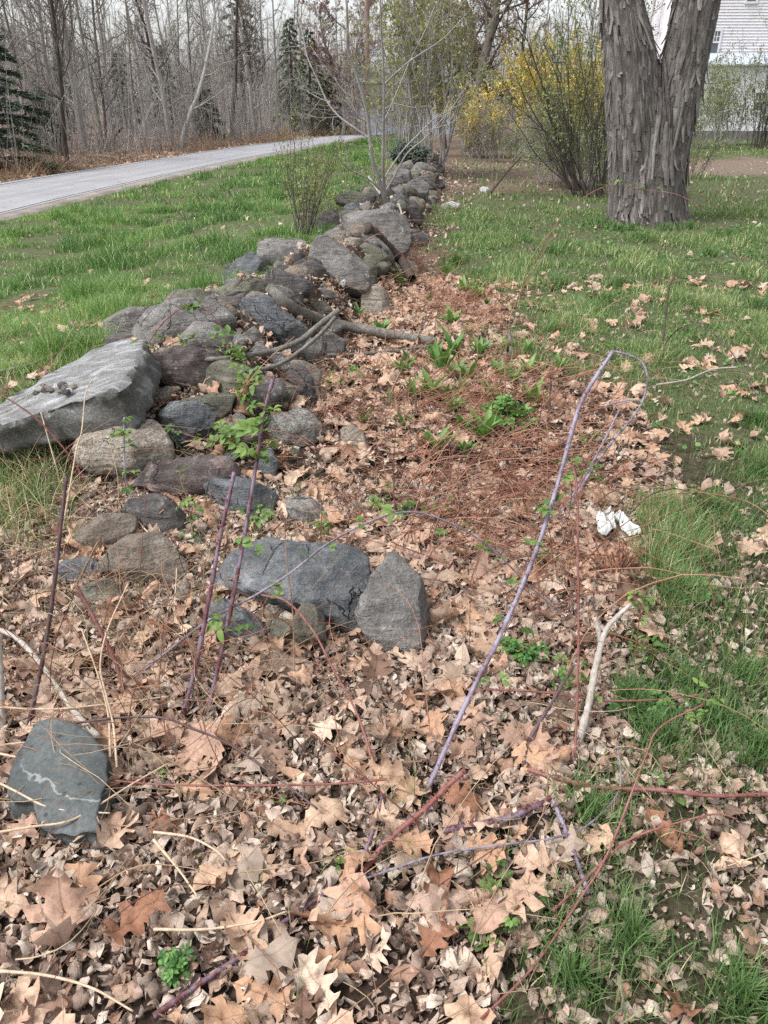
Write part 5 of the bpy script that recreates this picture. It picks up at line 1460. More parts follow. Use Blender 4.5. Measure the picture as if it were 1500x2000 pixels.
# big pale curved stalks over the slate and the near left
PS = 'pale dead stalks over the near left litter'
for lab, pts in [
    ('pale stalk curving across the top of the slate', [(-30, 1460), (60, 1450), (120, 1463), (180, 1490), (225, 1515)]),
    ('pale stalk bowed across the middle of the slate', [(-20, 1468), (40, 1480), (100, 1490), (160, 1488), (212, 1488)]),
    ('long pale stalk sagging across the lower slate', [(-30, 1515), (30, 1545), (90, 1575), (150, 1585), (215, 1588)]),
    ('pale stalk rising from below the slate to the right', [(-30, 1630), (60, 1615), (130, 1605), (180, 1580), (260, 1530), (330, 1490)]),
    ('pale upright stalk left of the straight purple cane', [(215, 1480), (212, 1400), (195, 1330), (160, 1230)]),
    ('pale stalk leaning past the yellow maple leaf', [(228, 1500), (222, 1420), (208, 1360), (196, 1300), (210, 1230), (250, 1140)]),
    ('thin pale stalk looping over the brown stones', [(260, 1005), (290, 1040), (330, 1060), (345, 1085), (340, 1200)]),
    ('pale stalk lying across the left leaves', [(-20, 1380), (100, 1385), (210, 1375), (330, 1360)]),
    ('pale stem crossing near the bottom left corner', [(-20, 1895), (90, 1905), (180, 1930), (260, 1975)]),
    ('thin pale stem over the large tan leaves', [(300, 1640), (350, 1700), (385, 1750)]),
    ('pale stem lying in the lower middle litter', [(300, 1625), (370, 1635), (420, 1660), (440, 1680)]),
    ('pale stem crossing the lower litter to the cane', [(300, 1815), (400, 1815), (500, 1800), (560, 1780)])]:
    cane(lab, 'pale', pts, .0042, .0024, 'g' if pts[0][1] > 1440 and pts[0][0] < 60 or 'lying' in lab or 'crossing' in lab or 'over the large' in lab else .1, (), group=PS, name='dead_stalk', cat='dead stalk', lift=.05, nodes=.05)

# green sprouts: rosettes of lance-shaped leaves
def lance(rng, n):
    V, F, U = [], [], []
    for k in range(n):
        a = k * 2.4 + rng.normal() * .2
        el = rng.uniform(.75, 1.4)
        d = np.array([math.cos(a) * math.cos(el), math.sin(a) * math.cos(el), math.sin(el)])
        up = np.array([-math.cos(a) * math.sin(el), -math.sin(a) * math.sin(el), math.cos(el)])
        L = rng.uniform(.5, 1.0)
        leaflet(V, F, U, np.array([0, 0, .02 * k / n]), d, up, L, L * rng.uniform(.24, .36), .3, rng.uniform(.1, .45))
    return np.concatenate(V), np.concatenate(F), np.concatenate(U)
rp = np.random.default_rng(55)
SPR = []
for i in range(5):
    v, f, u = lance(rp, 7 + 2 * i)
    SPR.append(mesh_np('leafy_sprout', v, [f], M_WEED, True, np.full(len(v), .5 + .12 * i), u))
for i, (a, b, h, lab) in enumerate([
    (885, 700, .16, 'tall tuft of lance leaves at the top of the sprout patch'), (865, 735, .15, 'broad tuft just below the topmost sprout'), (890, 745, .13, 'tuft wedged between the two broad sprouts'), (785, 735, .11, 'dark-leaved sprout left of the main patch'), (840, 785, .13, 'bright sprout at the left of the patch'), (915, 755, .13, 'sprout on the right of the main patch'), (900, 775, .1, 'small pale sprout below the main patch'), (975, 745, .12, 'lone sprout right of the patch'), (1002, 755, .1, 'small sprout beside the lone one'), (1030, 735, .1, 'sprout at the edge of the lawn'), (710, 835, .08, 'small sprout in the reddish stems'), (786, 840, .08, 'yellow-tipped sprout by the black stub'), (852, 890, .11, 'bright sprout with a pale stalk below the patch'), (908, 892, .09, 'round-leaved sprout by the stout stub'), (945, 865, .13, 'sprout under the green clump'), (905, 850, .12, 'leafy sprout left of the green clump'), (805, 785, .1, 'sprout beside the dead black stub'), (885, 810, .1, 'sprout above the short black stub'), (1030, 700, .1, 'sprout by the leaning lichened stick'), (930, 590, .12, 'green tuft at the lawn edge beyond the log'), (950, 600, .1, 'second green tuft at the lawn edge'), (700, 620, .10, 'thin spear-like shoot beside the upright tan stone'), (745, 655, .1, 'green shoot in front of the upright tan stone'), (870, 545, .14, 'green tuft near the litter border'), (905, 580, .13, 'spreading tuft at the litter border'), (800, 725, .12, 'small upright sprout against the thin branch'), (850, 715, .14, 'upright sprout left of the topmost tuft'), (935, 700, .12, 'sprout right of the topmost tuft'), (955, 790, .12, 'sprout just above the green clump'), (1040, 800, .12, 'leafy sprout right of the green clump'), (870, 790, .1, 'low sprout in the middle of the patch'), (760, 800, .09, 'tiny sprout left of the dead black stub'), (990, 690, .1, 'sprout beside the tall red stalk'), (1090, 725, .1, 'sprout at the lawn side of the litter'), (880, 640, .12, 'sprout in the dead stems beyond the log'), (840, 600, .1, 'shoot in the dead stems beside the wall')]):
    P_ = G(a, b)
    o = link('leafy_sprout', SPR[i % 5], None, P_)
    o.scale = (h * 1.35, h * 1.35, h * rp.uniform(1.5, 2.0))
    o.rotation_euler.z = rp.uniform(0, 6.28)
    tag(o, lab, 'sprout', 'green sprouts in the litter')
# the bright clump of rounded leaves
P_ = G(985, 830)
n = 170
r_ = np.clip(np.abs(rp.normal(0, .6, n)), 0, 1.0) * .17
a_ = rp.uniform(0, 6.283, n)
pp = np.stack([r_ * np.cos(a_), r_ * np.sin(a_), .02 + .11 * np.exp(-(r_ / .14) ** 2) * rp.uniform(.4, 1.1, n)], -1)
M = rotmats(rp.uniform(0, 6.283, n), rp.normal(.2, .4, n), rp.normal(0, .4, n)) * rp.uniform(.03, .05, n)[:, None, None]
o = link('weed_plant', scatter('weed_plant', CL, pp, M, np.clip(rp.normal(.6, .25, n), 0, 1), M_WEED, rng=rp), None, P_)
tag(o, 'bright green clump of rounded weed leaves amid the sprouts', 'weed')
for (a, b, lab, s_) in [(1290, 1110, 'dark green rosette of round leaves right of the white plastic', .1), (1255, 1390, 'grey-green broad-leaved weed at the edge of the thick grass', .09), (350, 1905, 'small dark green rosette near the long purple cane', .028), (1340, 1160, 'weed clump above the thick grass', .1), (1010, 1290, 'low green creeper in the middle litter', .07)]:
    n = 90
    r_ = np.clip(np.abs(rp.normal(0, .6, n)), 0, .9) * s_ * 1.1
    a_ = rp.uniform(0, 6.283, n)
    pp = np.stack([r_ * np.cos(a_), r_ * np.sin(a_), .015 + rp.uniform(0, .03, n)], -1)
    M = rotmats(rp.uniform(0, 6.283, n), rp.normal(.1, .35, n), rp.normal(0, .35, n)) * (rp.uniform(.016, .03, n) * (1 if s_ > .05 else .6))[:, None, None]
    P_ = G(a, b)
    tag(link('weed_plant', scatter('weed_plant', CL, pp, M, np.clip(rp.normal(.35, .25, n), 0, 1), M_WEED, rng=rp), None, P_), lab, 'weed')
# low lesser-celandine-like moss by the rounded shoulder stone
P_ = G(765, 552)
n = 260
pp = rp.normal(0, 1, (n, 3)) * (.13, .10, .05) + (0, 0, .04)
M = rotmats(rp.uniform(0, 6.283, n), rp.normal(0, .5, n), rp.normal(0, .5, n)) * rp.uniform(.02, .04, n)[:, None, None]
tag(link('moss_plant', scatter('moss_plant', CL[:5], pp, M, rp.random(n) * .5, M_WEED, rng=rp), None, P_), 'green mossy cushion under the rounded shoulder stone', 'moss')

# dead brown seed head by the plastic
tb = Tubes()
P_ = G(1205, 1135)
rr = np.random.default_rng(66)
for k in range(70):
    a = rr.uniform(0, 6.283); el = rr.uniform(.7, 1.5)
    d = np.array([math.cos(a) * math.cos(el), math.sin(a) * math.cos(el), math.sin(el)]) * rr.uniform(.06, .17)
    p0 = rr.normal(0, .015, 3) * (1, 1, 0)
    tb.add(spline([p0, p0 + d * .5 + rr.normal(0, .008, 3), p0 + d], 5), [.0016, .0014, .0013, .0012, .004], 4, rr.random())
tag(link('seed_head', tb.mesh('seed_head', M_RUST), None, P_), 'dark brown crumbling dead seed head below the white plastic', 'dead weed')
# crumpled white plastic scrap
k_ = MT('white_plastic_film')
v_ = k_.n('TexCoord').outputs['Object']
k_w = k_.n('TexWave', {'Vector': v_, 'Scale': 14., 'Distortion': 4.}, bands_direction='X').outputs[1]
M_PLAS = k_.bsdf(k_.mix(k_.mr(k_w, .75, .9, 0, .5), (.74, .76, .75), (.35, .48, .44)), .35, None, .5, .2)
def scrap(name, label, pts, h, seed):
    q = np.array(pts, float)
    N = 18
    g = np.array([[(1 - v) * ((1 - u) * q[0] + u * q[1]) + v * ((1 - u) * q[3] + u * q[2]) for u in np.linspace(0, 1, N)] for v in np.linspace(0, 1, N)]).reshape(-1, 2)
    t = hit(g[:, 0], g[:, 1])
    P = at(g[:, 0], g[:, 1], t)
    uu, vv = np.meshgrid(np.linspace(0, 1, N), np.linspace(0, 1, N))
    P[:, 2] += .05 + h * np.abs(fbm3(uu.ravel() * 2.4, vv.ravel() * 2.4, 0, seed, 2)) + .12 * h * vn3(uu.ravel() * 8, vv.ravel() * 8, 0, seed)
    i = (np.arange(N - 1)[:, None] * N + np.arange(N - 1)[None]).ravel()
    V2 = np.vstack([P, P - (0, 0, .002)])
    f = np.stack([i, i + 1, i + N + 1, i + N], -1)
    o = link(name, mesh_np(name, V2 - P.mean(0), np.vstack([f, f[:, ::-1] + N * N]), M_PLAS), None, P.mean(0))
    tag(o, label, 'litter')
scrap('plastic_scrap', 'crumpled white plastic scrap with faint green stripes', [(1160, 1040), (1188, 1020), (1200, 1062), (1165, 1075)], .05, 3)
scrap('plastic_scrap', 'folded white flap of plastic beside the striped scrap', [(1186, 1026), (1215, 1036), (1246, 1070), (1225, 1070)], .035, 5)
# ================================================================ trees, shrubs, buildings
def atY(px, py, Y):
    a, b, c = ray(px, py)
    return at(px, py, Y / b)
def unit(v):
    return v / max(np.linalg.norm(v), 1e-9)
def grow(tb, rng, p, d, L, r, lvl, o, tips):
    ns = o['seg'][lvl]
    P, dirs = [np.array(p, float)], []
    d = unit(np.array(d, float))
    for i in range(ns):
        d = unit(d + rng.normal(0, o['wan'][lvl], 3) + np.array([0, 0, o['up'][lvl]]))
        P.append(P[-1] + d * L / ns)
        dirs.append(d)
    P = np.array(P)
    rr = np.linspace(r, r * o['tap'][lvl], ns + 1)
    tb.add(P, rr, o['sides'][lvl], rng.random(), cap=False)
    if lvl >= len(o['n']):
        tips.extend(P[1:])
        return
    n = o['n'][lvl]
    for k in range(n):
        s_ = o['st'][lvl] + (1 - o['st'][lvl]) * (k + rng.random()) / n
        s_ = min(s_, .99)
        i = min(int(s_ * ns), ns - 1)
        q = P[i] + (P[i + 1] - P[i]) * (s_ * ns - i)
        a = unit(np.cross(dirs[i], rng.normal(size=3)))
        an = o['ang'][lvl] * rng.uniform(.7, 1.25)
        cd_ = dirs[i] * math.cos(an) + a * math.sin(an)
        grow(tb, rng, q, cd_, L * o['rat'][lvl] * rng.uniform(.6, 1.2) * (1 - .45 * s_), max(rr[i] * o['rr'][lvl], o['rmin']), lvl + 1, o, tips)

QUAD = (np.array([[-.3, 0, 0], [.3, 0, .05], [.22, .9, .1], [-.22, 1, 0]]), np.array([(0, 1, 2), (0, 2, 3)]), np.array([[-.3, 0, 0], [.3, 0, 0], [.2, 1, 0], [-.2, 1, 0]]))
def buds(name, tips, per, size, m, rng, sp=.03, tint=None):
    P = np.repeat(np.array(tips), per, 0)
    n = len(P)
    P = P + rng.normal(0, sp, (n, 3))
    M = rotmats(rng.uniform(0, 6.283, n), rng.normal(.5, .7, n), rng.normal(0, .6, n)) * (size * rng.uniform(.5, 1.3, n))[:, None, None]
    return scatter(name, [QUAD], P, M, rng.random(n) if tint is None else tint, m, rng=rng, smooth=False)

M_BUDG = green_mat('opening_green_buds', [(0, (.16, .16, .07)), (.5, (.25, .245, .105)), (1, (.34, .33, .16))], .35, .6)
M_BUDB = green_mat('pale_brown_buds', [(0, (.13, .11, .085)), (.5, (.22, .19, .145)), (1, (.27, .26, .16))], .2, .7)
M_BUDR = green_mat('red_maple_buds', [(0, (.17, .095, .09)), (.5, (.25, .145, .135)), (1, (.33, .21, .19))], .25, .7)
M_FORS = green_mat('yellow_forsythia_flowers', [(0, (.47, .36, .085)), (.6, (.60, .475, .13)), (1, (.70, .60, .25))], .3, .6)
M_LEAFG = green_mat('young_shrub_leaves', [(0, (.13, .16, .065)), (.5, (.20, .235, .10)), (1, (.30, .33, .16))], .35, .55)
M_NEED = green_mat('evergreen_needles', [(0, (.085, .112, .085)), (.5, (.135, .175, .125)), (1, (.20, .24, .165))], .12, .6)
M_NEEDB = green_mat('bluish_needles', [(0, (.05, .08, .068)), (.6, (.085, .125, .11)), (1, (.13, .17, .15))], .12, .6)
M_SNOUT = M_TWIG

OP_T = dict(seg=[12, 6, 4, 3], wan=[.035, .16, .2, .25], up=[.03, .06, .05, .02], tap=[.35, .3, .3, .5], sides=[8, 5, 3, 3], n=[26, 6, 4], st=[.13, .15, .1], ang=[1.05, .8, .75], rat=[.26, .5, .5], rr=[.36, .5, .5], rmin=.006)
OP_C = dict(OP_T, wan=[.13, .22, .25, .25], n=[20, 7, 5], rat=[.36, .5, .5], st=[.2, .1, .1])
OP_S = dict(OP_T, wan=[.07, .15, .2, .2], n=[16, 5, 3], st=[.1, .1, .1], rat=[.34, .5, .5], rmin=.005)
def tree_meshes(seed, H, r, o, bark, bmat, per=1, bs=.05, crown_name='crown'):
    rng = np.random.default_rng(seed)
    tr, tips = Tubes(), []
    grow(tr, rng, (0, 0, -.1), (rng.normal() * .03, rng.normal() * .03, 1), H, r, 0, o, tips)
    n0 = 13 * o['sides'][0]
    # the first tube is the trunk, the rest is the crown of branches
    t1, t2 = Tubes(), Tubes()
    t1.V, t1.F, t1.T, t1.U, t1.n = tr.V[:1], tr.F[:1], tr.T[:1], tr.U[:1], n0
    k = len(tr.V[0])
    t2.V, t2.T, t2.U = tr.V[1:], tr.T[1:], tr.U[1:]
    t2.F = [f - k for f in tr.F[1:]]
    return t1.mesh('trunk', bark), t2.mesh(crown_name, bark), buds('buds', tips, per, bs, bmat, rng) if bmat else None

TV = [tree_meshes(200 + i, 9.3, .13 - .012 * i, OP_T, b, M_BUDB, 1, .05) for i, b in enumerate([M_TWIG, M_TWIG, M_PALE, M_TWIGD, M_TWIG])]
TC = [tree_meshes(300 + i, 8.2, .14, OP_C, b, M_BUDB, 1, .05) for i, b in enumerate([M_TWIGD, M_TWIG])]
TS = [tree_meshes(400 + i, 5.5, .035, OP_S, b, M_BUDG if i == 2 else M_BUDB, 1, .045) for i, b in enumerate([M_TWIG, M_TWIGD, M_PALE])]

def put_tree(v, p, s_, rz, label, group=None, lean=(0, 0), name='bare_tree', sxy=1.0):
    e = empty(name, p)
    e.rotation_euler = (lean[0], lean[1], rz)
    e.scale = (s_ * sxy, s_ * sxy, s_)
    tag(e, label, 'tree', group)
    t = link('trunk', v[0], e)
    c = link('crown', v[1], e)
    if v[2]:
        link('buds', v[2], c)
    return e
rt = np.random.default_rng(12)
WG = 'bare trees of the roadside wood'
SPEC = [(112, 284, 0, 1.15, 'grey trunk near the dark spruce at the wood edge'), (165, 292, 0, 1.55, 'thickest brown-grey trunk left of the pale lichen trunk'), (203, 299, 2, .85, 'pale lichen-spotted trunk standing beside its black twin'), (211, 300, 3, .85, 'black-footed trunk touching the pale lichen trunk'), (330, 274, 5, 1.0, 'dark crooked trunk leaning left at the wood edge'), (345, 262, 2, .9, 'pale trunk right of the dark crooked one'), (357, 261, 2, .75, 'second pale trunk beside the first'), (385, 280, 3, .6, 'thin dark trunk close to the road'), (497, 262, 0, 1.5, 'tall broad trunk behind the tumbled far stone wall'), (511, 256, 2, .6, 'slim pale trunk right of the broad one'), (542, 268, 2, .75, 'pale trunk at the end of the tumbled far stone wall'), (285, 262, 1, 1.2, 'leaning grey trunk behind the tan brush'), (60, 280, 3, .9, 'slim dark trunk behind the spruce'), (225, 288, 1, .8, 'grey trunk just right of the black-footed one'), (430, 262, 4, 1.0, 'grey trunk behind the small bushy pine')]
taken = []
for a, b, k, s_, lab in SPEC:
    p = G(a, b, 0, terrain)
    taken.append(p)
    v = (TV + TC)[k]
    put_tree(v, p, 1.0, rt.uniform(0, 6.28), lab, WG, (rt.normal(0, .02), -.06 if 'leaning' in lab else rt.normal(0, .025)), sxy=s_ * .8)
n_ = 0
for _ in range(4000):
    if n_ >= 84:
        break
    y = math.sqrt(rt.uniform(17 ** 2, 66 ** 2))
    x = rt.uniform(-.66 * y, 12 if y > 50 else 2)
    p = np.array([x, y, 0.])
    s1, w1 = road_side(p[None])
    if s1[0] - w1[0] < 2.2 and y < 50:
        continue
    if min(np.hypot(q[0] - x, q[1] - y) for q in taken) < (1.1 if n_ < 70 else .8) or (y >= 50 and x > 3):
        continue
    p[2] = float(terrain(x, y))
    taken.append(p)
    small = n_ % 3 == 0
    v = TS[n_ % 9 // 3] if small else (TV + TC)[rt.integers(0, 7)]
    put_tree(v, p, rt.uniform(.8, 1.2), rt.uniform(0, 6.28), 'thin bare understorey sapling among the roadside trunks' if small else 'bare grey tree standing inside the roadside wood', 'bare saplings of the roadside wood' if small else 'bare trees inside the roadside wood', (rt.normal(0, .03), rt.normal(0, .03)), sxy=rt.uniform(.45, .95))
    n_ += 1

def conifer(seed, H, spread, m, nb=46, per=110, low=.06, droop=.12, ns=.2):
    rng = np.random.default_rng(seed)
    t1, t2 = Tubes(), Tubes()
    t1.add(np.array([[0, 0, -.1], [.02, 0, H * .5], [0, .02, H]]), [.03 * H ** .8, .02 * H ** .8, .01], 7)
    P, D = [], []
    for k in range(nb):
        z = H * (low + (.97 - low) * (k / nb) ** .9)
        L = spread * (1 - (z / H)) ** .75 * rng.uniform(.7, 1.15) + .12
        a = k * 2.4 + rng.normal() * .3
        dv = np.array([math.cos(a), math.sin(a), 0])
        Q = spline([(0, 0, z), dv * L * .5 + (0, 0, z + .06 * L), dv * L + (0, 0, z - droop * L)], 7)
        t2.add(Q, np.linspace(.018, .005, 7), 4, rng.random(), cap=False)
        n = int(per * (.35 + L / spread))
        s_ = rng.uniform(.12, 1, n) ** .8
        c = np.stack([np.interp(s_, np.linspace(0, 1, 7), Q[:, j]) for j in range(3)], -1)
        sd = np.cross(dv, (0, 0, 1.))
        off = rng.normal(0, 1, n)
        c += sd * (off * .16 * L * (1.05 - s_))[:, None] + np.array([0, 0, -1.]) * (np.abs(off) * .04 * L + rng.normal(.0, .035, n))[:, None]
        P.append(c)
        D.append(np.full(n, a) + off * .5)
    P, D = np.concatenate(P), np.concatenate(D)
    n = len(P)
    M = rotmats(D - 1.57 + rng.normal(0, .6, n), rng.normal(-.2, .4, n), rng.normal(0, .6, n)) * np.stack([rng.uniform(.35, .6, n), rng.uniform(.8, 1.3, n), np.ones(n)], -1)[:, None, :] * ns
    return t1.mesh('trunk', M_TWIGD), t2.mesh('crown', M_TWIGD), scatter('needles', [QUAD], P, M, np.clip(rng.normal(.45, .25, n), 0, 1), m, rng=rng, smooth=False)
CV = [conifer(500, 7.0, 2.0, M_NEED, 60, 170), conifer(501, 8.5, 2.0, M_NEED, 70, 95, .1, .25), conifer(502, 3.0, 1.1, M_NEED, 34, 120, .03), conifer(503, 12, 1.9, M_NEED, 60, 110, .25)]
def put_conifer(v, p, s_, label, group='evergreens', sxy=1.0):
    e = empty('evergreen_tree', p, rt.uniform(0, 6.28))
    e.scale = (s_ * sxy, s_ * sxy, s_)
    tag(e, label, 'evergreen', group)
    link('trunk', v[0], e)
    c = link('crown', v[1], e)
    link('needles', v[2], c)
for a, b, k, s_, lab in [(-14, 332, 0, .72, 'dark spruce at the left edge of the road wood'), (95, 300, 2, .75, 'low dark evergreen right of the big spruce'), (408, 276, 2, .8, 'small bushy pine behind the far stone wall'), (610, 266, 1, .62, 'dark hemlock where the road bends'), (575, 264, 1, .7, 'paler hemlock left of the dark one'), (250, 258, 0, .6, 'evergreen seen dimly behind the thick trunk'), (140, 262, 0, .5, 'young evergreen deep among the left trunks'), (480, 252, 3, 1.0, 'tall pine with its crown above the broad trunk'), (640, 262, 2, 1.1, 'low evergreen beside the road bend'), (330, 258, 0, .7, 'evergreen behind the dark crooked trunk')]:
    put_conifer(CV[k], G(a, b, 0, terrain), s_, lab, 'evergreens of the roadside wood', 1.5 if a < 0 else 1.05 if k < 2 else 1.0)

# far woods: one dim mass
rf = np.random.default_rng(19)
n = 8000
y = np.sqrt(rf.uniform(58 ** 2, 112 ** 2, n)); x = rf.uniform(-.66, .42, n) * y
P = np.stack([x, y, terrain(x, y) - .1], -1)
k = rf.random(n) < .14
L = np.where(k, rf.uniform(4, 9, n), rf.uniform(1.5, 4, n))
P[:, 2] += np.where(k, 0, rf.uniform(0, 4, n))
strands('far_woods', 'grey-brown mass of bare woods far beyond the road', P, rf.uniform(0, 6.28, n), np.where(k, 1.5, rf.uniform(.5, 1.4, n)), L, np.where(k, rf.uniform(.05, .12, n), rf.uniform(.012, .03, n)), rf.normal(0, .06, n), rf.random(n), M_TWIG, 8, 5)
# brush along the far side of the road
n = 9000
t_ = rf.uniform(0, 1, n)
i_ = (t_ * 70 + 12).astype(int)
off = np.abs(rf.normal(0, 1.3, n)) + .25
b_ = far[i_] + aw[i_] * off[:, None] + (far[i_ + 1] - far[i_]) * rf.random(n)[:, None]
P = np.stack([b_[:, 0], b_[:, 1], terrain(b_[:, 0], b_[:, 1])], -1)
cl = vn3(P[:, 0] * .5, P[:, 1] * .5, 0, 44)
k = rf.random(n) < np.clip(.45 + cl, .05, 1)
P = P[k]; cl = cl[k]; n = len(P)
strands('roadside_brush', 'tan dead grass and brush along the far side of the road', P, rf.uniform(0, 6.28, n), rf.normal(1.1, .35, n), rf.uniform(.2, .6, n) * (1 + .8 * np.clip(cl, 0, 1)), rf.uniform(.003, .008, n), rf.normal(0, .1, n), rf.random(n), M_STRAW, 9, 5, droop=.1)
n = 4200
i_ = rf.integers(4, 90, n)
b_ = far[i_] + aw[i_] * (np.abs(rf.normal(0, 7, n)) + 1)[:, None] + (far[i_ + 1] - far[i_]) * rf.random(n)[:, None]
P = np.stack([b_[:, 0], b_[:, 1], terrain(b_[:, 0], b_[:, 1])], -1)
strands('roadside_twigs', 'grey brushwood stems at the edge of the wood', P, rf.uniform(0, 6.28, n), rf.normal(1.3, .2, n), rf.uniform(.8, 4., n), rf.uniform(.005, .012, n), rf.normal(0, .08, n), rf.random(n), M_TWIG, 10, 6)
# dead leaves on the woodland floor
n = 9000
y = np.sqrt(rf.uniform(13 ** 2, 48 ** 2, n)); x = rf.uniform(-.64, .02, n) * y
P = np.stack([x, y, terrain(x, y) + .02], -1)
s1, w1 = road_side(P)
P = P[(s1 - w1) > .2]; n = len(P)
M = rotmats(rf.uniform(0, 6.283, n), rf.normal(0, .4, n), rf.normal(0, .4, n)) * rf.uniform(.12, .26, n)[:, None, None]
tag(link('woodland_leaves', scatter('woodland_leaves', BITS, P, M, rf.choice([0, .05, .6, .65, .92], n), M_OAK, rng=rf)), 'russet dead leaves on the floor of the wood', 'leaf litter', kind='stuff')
# tumbled wall inside the wood
for i in range(30):
    a = 388 + 172 * i / 29 + rf.normal(0, 3)
    b = 279 - 14 * i / 29 - rf.uniform(0, 9)
    r_ = rf.uniform(4, 8)
    ps = [(a + r_ * 1.3 * math.cos(q) * rf.uniform(.8, 1.2), b + r_ * .7 * math.sin(q) * rf.uniform(.8, 1.2)) for q in np.linspace(0, 6.283, 8, endpoint=False)]
    stone('P', 'grey fieldstone of the tumbled wall inside the wood', ['grey', 'moss', 'dark'][i % 3], ps, lv=3, f=terrain, group='stones of the tumbled wall across the road', push=0)
stone('P', 'pale boulder lying by a broken stump across the road', 'white', [(226, 296), (232, 289), (246, 288), (254, 294), (250, 301), (232, 302)], lv=3, f=terrain, group='', name='rock', cat='rock')
for lab, pts, r0, m_ in [('broken pale stump beside the pale boulder', [(244, 297), (245, 285), (247, 270)], .09, M_PALE), ('fallen pale log in the brush across the road', [(172, 306), (205, 305), (243, 311)], .05, M_PALE), ('slanting dead trunk by the pale boulder', [(210, 287), (225, 265), (240, 248)], .06, M_DEADW), ('grey fallen log on the tumbled far wall', [(440, 268), (455, 262), (472, 258)], .06, M_LOG), ('pale leaning snag over the tumbled far wall', [(449, 263), (443, 245), (439, 230)], .07, M_PALE), ('long brown branch lying at the road wood edge', [(380, 270), (330, 268), (300, 275)], .04, M_LOG), ('dark root heap at the left wood edge', [(-10, 325), (30, 322), (75, 328)], .12, M_DEADW)]:
    cane(lab, m_, pts, r0, r0 * .8, 0.0, (), name='stump' if 'stump' in lab else 'log', cat='dead wood', lift=.05)

# ---- shrubs built from many stems
def shrub(name, label, p, seed, nst, Hgt, spread, bark, leafm, per, ls, lean=(0, 0), op=None, rad=.014, base=.12, part='foliage', cat='shrub', up=.05, sp=.04):
    rng = np.random.default_rng(seed)
    o_ = op or dict(seg=[8, 4, 3], wan=[.1, .2, .25], up=[up, .05, .03], tap=[.3, .4, .6], sides=[5, 3, 3], n=[9, 4], st=[.2, .15], ang=[.6, .7], rat=[.38, .5], rr=[.5, .6], rmin=.003)
    tb, tips = Tubes(), []
    for k in range(nst):
        a = rng.uniform(0, 6.283)
        q = np.array([math.cos(a), math.sin(a), 0]) * base * rng.random() ** .5
        d = np.array([math.cos(a) * spread * rng.random() + lean[0], math.sin(a) * spread * rng.random() + lean[1], 1.])
        grow(tb, rng, q - (0, 0, .05), d, Hgt * rng.uniform(.6, 1.1), rad * rng.uniform(.6, 1.3), 0, o_, tips)
    o = link(name, tb.mesh(name, bark), None, p)
    tag(o, label, cat)
    if leafm:
        link(part, buds(part, tips, per, ls, leafm, rng, sp), o)
    return o
shrub('leafy_shrub', 'multi-stemmed shrub with fresh green leaves left of the big trunk', G(1150, 384), 601, 20, 3.4, .6, M_TWIGD, M_LEAFG, 2, .045, (-.22, 0), rad=.017, base=.28)
shrub('leafy_shrub', 'dark bent shrub with stems leaning left over the lawn edge', G(1140, 372), 602, 9, 3.2, .3, M_TWIGD, M_LEAFG, 1, .045, (-.75, .1), rad=.028, base=.2)
shrub('twiggy_shrub', 'low twiggy thicket at the foot of the leafy shrubs', G(1130, 362), 603, 90, 1.5, .9, M_TWIG, M_LEAFG, 1, .04, (0, 0), rad=.008, base=.9)
shrub('olive_shrub', 'tall thicket with pale olive leaf buds behind the sapling', G(835, 312), 604, 34, 4.6, .32, M_TWIG, M_BUDG, 2, .07, (0, 0), rad=.02, base=.7)
shrub('olive_shrub', 'thin thicket with olive buds left of the yellow bush', G(775, 308), 605, 16, 3.3, .3, M_TWIG, M_BUDG, 2, .06, (0, 0), rad=.016, base=.5)
shrub('forsythia', 'low forsythia bush in bright yellow bloom at the wall end', G(930, 306), 606, 26, 2.1, .7, M_TWIG, M_FORS, 2, .07, (-.1, 0), rad=.011, base=.3, part='flowers', up=.0)
shrub('forsythia', 'tall forsythia in yellow bloom behind the leafy shrub', G(1075, 296), 607, 50, 3.3, .5, M_TWIG, M_FORS, 3, .08, (0, 0), rad=.016, base=.9, part='flowers', up=.0)
shrub('forsythia', 'narrow yellow forsythia close to the big trunk', G(1165, 296), 608, 24, 2.9, .35, M_TWIG, M_FORS, 3, .08, (0, 0), rad=.014, base=.5, part='flowers', up=.0)
shrub('bare_shrub', 'grey bare thicket between the olive thicket and the yellow bloom', G(985, 312), 609, 70, 1.9, .9, M_TWIG, M_BUDB, 1, .035, (0, 0), rad=.010, base=1.3)
shrub('lilac_shrub', 'pale green shrub in front of the white house wall', G(1415, 284), 610, 24, 3.6, .4, M_TWIG, M_LEAFG, 2, .06, (0, 0), rad=.018, base=.5)
shrub('lilac_shrub', 'dark-stemmed shrub at the right edge before the house', G(1485, 291), 611, 30, 4.0, .3, M_TWIGD, M_LEAFG, 1, .055, (.05, 0), rad=.022, base=.5)
shrub('lilac_shrub', 'sparse leafy shrub peeping out right of the big trunk', G(1362, 290), 612, 16, 3.0, .4, M_TWIG, M_LEAFG, 3, .055, (0, 0), rad=.014, base=.4)
shrub('twiggy_shrub', 'few bare shoots at the right foot of the big trunk', G(1352, 350), 613, 9, 1.3, .45, M_TWIGD, M_LEAFG, 1, .03, (.15, 0), rad=.008, base=.2)
shrub('juniper', 'small bluish juniper at the far end of the wall', G(795, 322), 614, 20, .38, .8, M_TWIGD, M_NEEDB, 2, .05, rad=.006, base=.2)
OPS = dict(seg=[9, 4], wan=[.07, .15], up=[-.035, .02], tap=[.3, .5], sides=[5, 3], n=[6], st=[.3], ang=[.7], rat=[.22], rr=[.6], rmin=.002)
shrub('twiggy_bush', 'thin-stemmed reddish bush in the verge grass beside the wall', G(592, 458), 615, 30, 1.4, .5, M_TWIGD, M_BUDG, 2, .024, (.12, 0), OPS, rad=.0055, base=.14)
